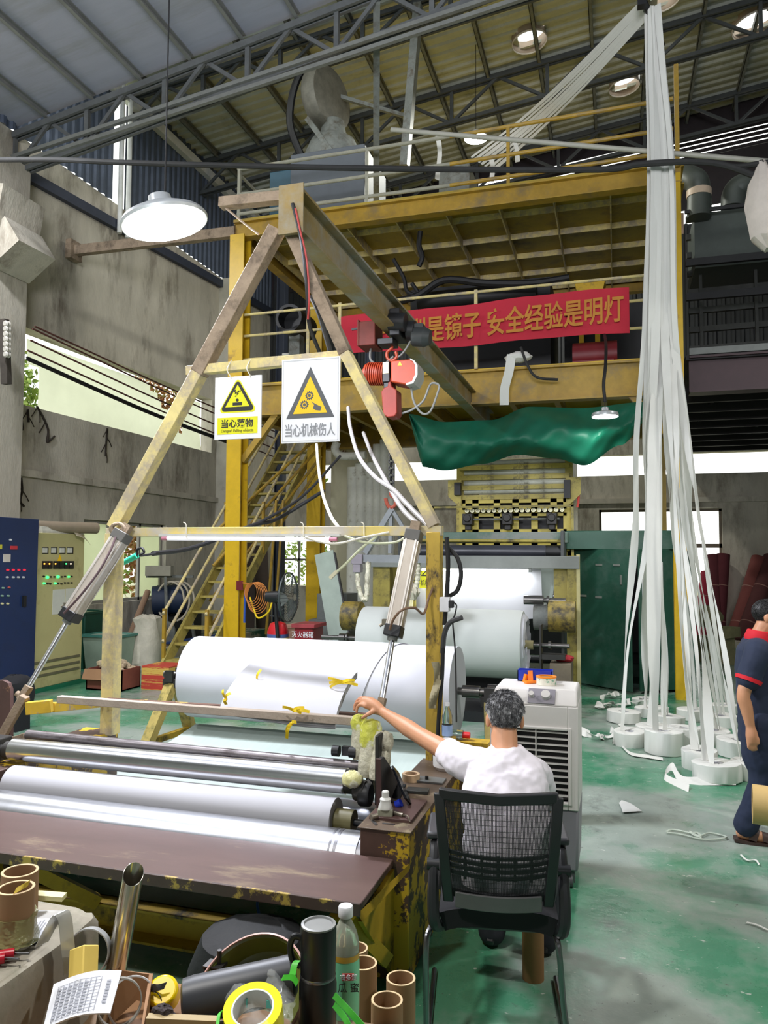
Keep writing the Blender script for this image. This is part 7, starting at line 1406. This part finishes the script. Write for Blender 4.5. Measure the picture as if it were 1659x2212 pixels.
# tape measure
tmc = f_(353, 2148, 1.85); tm_ = thing('tape_measure', 'yellow tape measure with a steel belt clip', 'tape measure', tuple(tmc-V(0, 0, .05)))
ob('case', B().lathe([(.02, -.024), (.032, -.024), (.037, -.018), (.037, .018), (.032, .024), (.02, .024)], tmc, (.2, -.6, .8), 28), mat('yellow glossy plastic', (246, 208, 10), .25), tm_, bev=.002); ob('belt_clip', B().strip([tmc+V(-.02, -.022, .025), tmc+V(.0, -.028, .03), tmc+V(.018, -.02, .034)], (.004, .006, .014), .002), stl, tm_)
ob('wire', B().path([tmc+V(-.035, -.02, .0), tmc+V(-.01, -.03, .022), tmc+V(.012, -.03, .01), tmc+V(.02, -.032, -.03)], .0013, n=5), dkp, tm_)
tag(ob('support_carton', B().box(tmc.x-.09, tmc.x+.08, tmc.y-.10, tmc.y+.12, BZ, tmc.z-.04), kraft, bev=.003), 'brown carton under the yellow tape measure', 'carton')
# basin, black roll, bag with tape
bc_ = f_(540, 2150, 1.9); bs_ = thing('metal_basin', 'large round olive basin tilted up behind the black roll', 'basin', tuple(bc_))
ax = V(-.10, -.62, .78).normalized(); R_b = .145
ob('bowl', B().lathe([(R_b, 0), (R_b*1.03, .006), (R_b*.97, 0), (R_b*.9, -.05), (R_b*.6, -.075), (.001, -.08), (.001, -.085), (R_b*.65, -.083), (R_b*.96, -.05), (R_b, 0)], bc_, ax, 44, False), mat('olive enamel', (96, 104, 40), .3, var=.2), bs_); ob('rim', B().lathe([(R_b*1.0, .004), (R_b*1.035, .002), (R_b*1.035, .008), (R_b*1.0, .01), (R_b*1.0, .004)], bc_, ax, 44, False), mat('pinkish rim', (190, 150, 140), .4), bs_)
tag(ob('basin_block', B().box(bc_.x-.1, bc_.x+.1, bc_.y-.02, bc_.y+.1, BZ, bc_.z-.06), kraft), 'brown carton under the tilted basin', 'carton')
r0, r1 = f_(392, 2165, 1.78), f_(640, 2110, 1.84)
tag(ob('black_roll', B().lathe([(.03, 0), (.047, .006), (.05, .03), (.05, (r1-r0).length*.95), (.03, (r1-r0).length)], r0, r1-r0, 28), mat('dark grey film roll', (52, 54, 60), .45, var=.08)), 'dark grey film roll lying across the tilted basin', 'film roll')
tag(ob('roll_block', B().box(r0.x, r1.x, r0.y-.05, r0.y+.05, BZ, r0.z-.055), dkp), 'dark box under the film roll', 'box')
tc = f_(548, 2195, 1.62); tpk = thing('packing_tape', 'yellow packing tape roll with a white core in a clear bag', 'tape roll', tuple(tc))
ax2 = V(.05, -.35, .94).normalized()
ob('tape', B().ring(tc-ax2*.024, ax2, .062, .045, .048, 44), mat('yellow packing tape', (236, 222, 20), .25), tpk, ang=50); co = ob('core', B().ring(tc-ax2*.024, ax2, .0448, .041, .048, 44), mat('white card core', (206, 210, 206), .6), tpk, ang=50)
for a0 in (2.3, .9): 
    e1, e2_ = frame(ax2)[1:]; ob('core_print', B().cbox(tc+(e1*math.cos(a0)+e2_*math.sin(a0))*.0405, (.016, .003, .016), rz=a0+1.57-.5), mat('teal print', (90, 176, 160), .6), co)
tag(ob('tape_block', B().box(tc.x-.05, tc.x+.05, tc.y-.04, tc.y+.05, BZ, tc.z-.035), kraft), 'small carton under the packing tape', 'carton')
bagm = mat('clear plastic bag', (240, 244, 240), .08, alpha=.16, var=0, spec=.9)
def bagfn(a, c):
    u = 486+150*a+22*(c-.5)*(a-.5); v = 2216-(130*c)*(1-.35*(2*a-1)**2); return f_(u, v, 1.62+.22*c+.03*math.sin(9*a+5*c)-.05*math.sin(math.pi*a)*(1-c))
tag(ob('plastic_bag', B().grid(bagfn, 20, 16), bagm, noise=.003), 'clear plastic bag standing round the yellow packing tape', 'plastic bag')
# green ties
gr = mat('bright green tie', (80, 206, 60), .4)
tag(ob('green_strap', B().strip([f_(630, 2115, 1.75), f_(636, 2085, 1.77), f_(643, 2075, 1.78)], (.014, .003, 0), .002).strip([f_(610, 2112, 1.72), f_(632, 2112, 1.73), f_(642, 2125, 1.73)], (.002, .01, .008), .002), gr), 'bright green plastic tie beside the black flask', 'strap')
tag(ob('green_strap', B().strip([f_(722, 2150, 1.7), f_(755, 2185, 1.64), f_(790, 2225, 1.6)], (.006, .003, .012), .002).strip([f_(722, 2170, 1.69), f_(745, 2200, 1.63), f_(760, 2230, 1.6)], (.006, .003, .012), .002), mat('dark green tie', (60, 160, 50), .4)), 'darker green tie crossing in front of the drink bottle', 'strap')
tag(ob('green_loop', B().strip([f_(470, 2215, 1.6), f_(474, 2190, 1.62), f_(484, 2183, 1.63), f_(488, 2196, 1.62)], (.006, .004, .004), .002), gr), 'small green loop at the left of the packing tape bag', 'strap')
# flask
tf = f_(686, 2200, 1.80); fk = thing('vacuum_flask', 'tall black vacuum flask with a grey topped cup lid and handle', 'flask', (tf.x, tf.y, BZ))
zt2 = f_(686, 2000, 1.80).z; blk2 = mat('satin black flask', (20, 21, 22), .35, var=.03); h_ = zt2-BZ
ob('bottle', B().lathe([(.040, 0), (.044, .006), (.044, h_-.135), (.041, h_-.12)], (tf.x, tf.y, BZ), n=36), blk2, fk)
lid = ob('cup_lid', B().lathe([(.0405, h_-.115), (.041, h_-.11), (.0425, h_-.012), (.041, h_-.004)], (tf.x, tf.y, BZ), n=36), blk2, fk); ob('lid_ring', B().lathe([(.0415, h_-.12), (.042, h_-.115), (.0405, h_-.112)], (tf.x, tf.y, BZ), n=36), stl, fk)
ob('lid_top', B().lathe([(.0405, h_-.006), (.041, h_), (.035, h_+.001), (.033, h_-.003), (.001, h_-.003)], (tf.x, tf.y, BZ), n=36), mat('grey lid top', (132, 134, 134), .35), lid)
hx = V(-.92, -.38, 0); ob('handle', B().path([V(tf.x, tf.y, BZ+h_-.03)+hx*.04, V(tf.x, tf.y, BZ+h_-.028)+hx*.058, V(tf.x, tf.y, BZ+h_-.05)+hx*.066, V(tf.x, tf.y, BZ+h_-.08)+hx*.06, V(tf.x, tf.y, BZ+h_-.095)+hx*.042], .0075, n=10), blk2, lid)
# drink bottle
db = f_(745, 2200, 1.95); dr_ = thing('drink_bottle', 'plastic drink bottle with a green label and white cap behind the flask', 'bottle', (db.x, db.y, BZ)); hb_ = f_(735, 1962, 1.95).z-BZ; rb_ = .036
ob('body', B().lathe([(.030, 0), (rb_, .008), (rb_, hb_*.5), (rb_*.97, hb_*.62), (rb_*.98, hb_*.72), (rb_*.8, hb_*.80), (rb_*.5, hb_*.87), (.0135, hb_*.90), (.0135, hb_*.95)], (db.x, db.y, BZ), n=32), mat('pale drink in clear plastic', (226, 232, 210), .1, trans=.6, var=0), dr_)
ob('cap', B().lathe([(.018, hb_*.915), (.019, hb_*.92), (.019, hb_*.99), (.017, hb_)], (db.x, db.y, BZ), n=28), wht, dr_)
lb_ = ob('label', B().lathe([(rb_*1.01, hb_*.16), (rb_*1.015, hb_*.2), (rb_*1.012, hb_*.52), (rb_*.99, hb_*.6)], (db.x, db.y, BZ), n=32, caps=False), mat('mint label', (130, 214, 170), .4), dr_); ob('gold_band', B().lathe([(rb_*1.0, hb_*.6), (rb_*1.005, hb_*.62), (rb_*1.0, hb_*.645)], (db.x, db.y, BZ), n=32, caps=False), mat('gold band', (196, 156, 60), .4), dr_)
fdir = (CAM-V(db.x, db.y, CAM_H)); fdir.z = 0; fdir.normalize(); rdir = V(-fdir.y, fdir.x, 0)
lc = V(db.x, db.y, BZ)+fdir*(rb_*1.03)+rdir*.006
ob('label_patch', B().bar(lc+V(0, 0, hb_*.5)-rdir*.002-rdir*.012, lc+V(0, 0, hb_*.5)+rdir*.016, .002, .017), mat('label red', (200, 60, 60), .5), lb_); text('lettering', '瓜 蜜', .024, lc+V(0, 0, hb_*.42)+fdir*.001+rdir*.002, rdir, EZ, blk, lb_); text('lettering', '喝多润', .015, lc+V(0, 0, hb_*.5)+fdir*.002+rdir*.002, rdir, EZ, wht, lb_)
# paper cores on the floor beyond the bench
g2 = 'brown paper cores standing beyond the bench'
for k, (u, v, d, r, lab) in enumerate(((866, 2113, 2.15, .041, 'rightmost brown paper core beside the rewinder foot'), (836, 2160, 2.03, .042, 'front brown paper core nearest the bottom edge'), (783, 2080, 2.2, .042, 'brown paper core right beside the drink bottle'), (766, 2048, 2.3, .040, 'farthest brown paper core, half behind the drink bottle'))):
    p = f_(u, v, d); core(lab, (p.x, p.y, 0), r, p.z, g2, wall=.14)
tag(ob('bolt_rod', B().tube(f_(472, 2080, 2.0)-V(0, 0, .06), f_(474, 2052, 2.0), .006).cbox(f_(465, 2085, 2.0), (.05, .04, .008)).box(f_(465, 2085, 2.0).x-.02, f_(465, 2085, 2.0).x+.02, f_(465, 2085, 2.0).y-.02, f_(465, 2085, 2.0).y+.02, BZ, f_(465, 2085, 2.0).z), mat('dark bolt', (60, 58, 58), .4, .5)), 'dark bolt on a bracket behind the basin', 'bolt')
tag(ob('dark_brush', B().ell(f_(352, 2192, 1.68), (.03, .02, .02), 10, 8).box(f_(352, 2192, 1.68).x-.02, f_(352, 2192, 1.68).x+.02, f_(352, 2192, 1.68).y-.015, f_(352, 2192, 1.68).y+.015, BZ, f_(352, 2192, 1.68).z-.01), mat('dark bristles', (62, 54, 56), .95, bump=.8), noise=.004), 'dark bristly lump in front of the tape measure', 'brush')
tag(ob('wooden_slat', B().bar(f_(318, 2200, 1.66), f_(470, 2206, 1.66), .02, .012), mat('tan slat', (176, 156, 116), .7)), 'thin tan slat along the bottom edge below the film roll', 'slat')
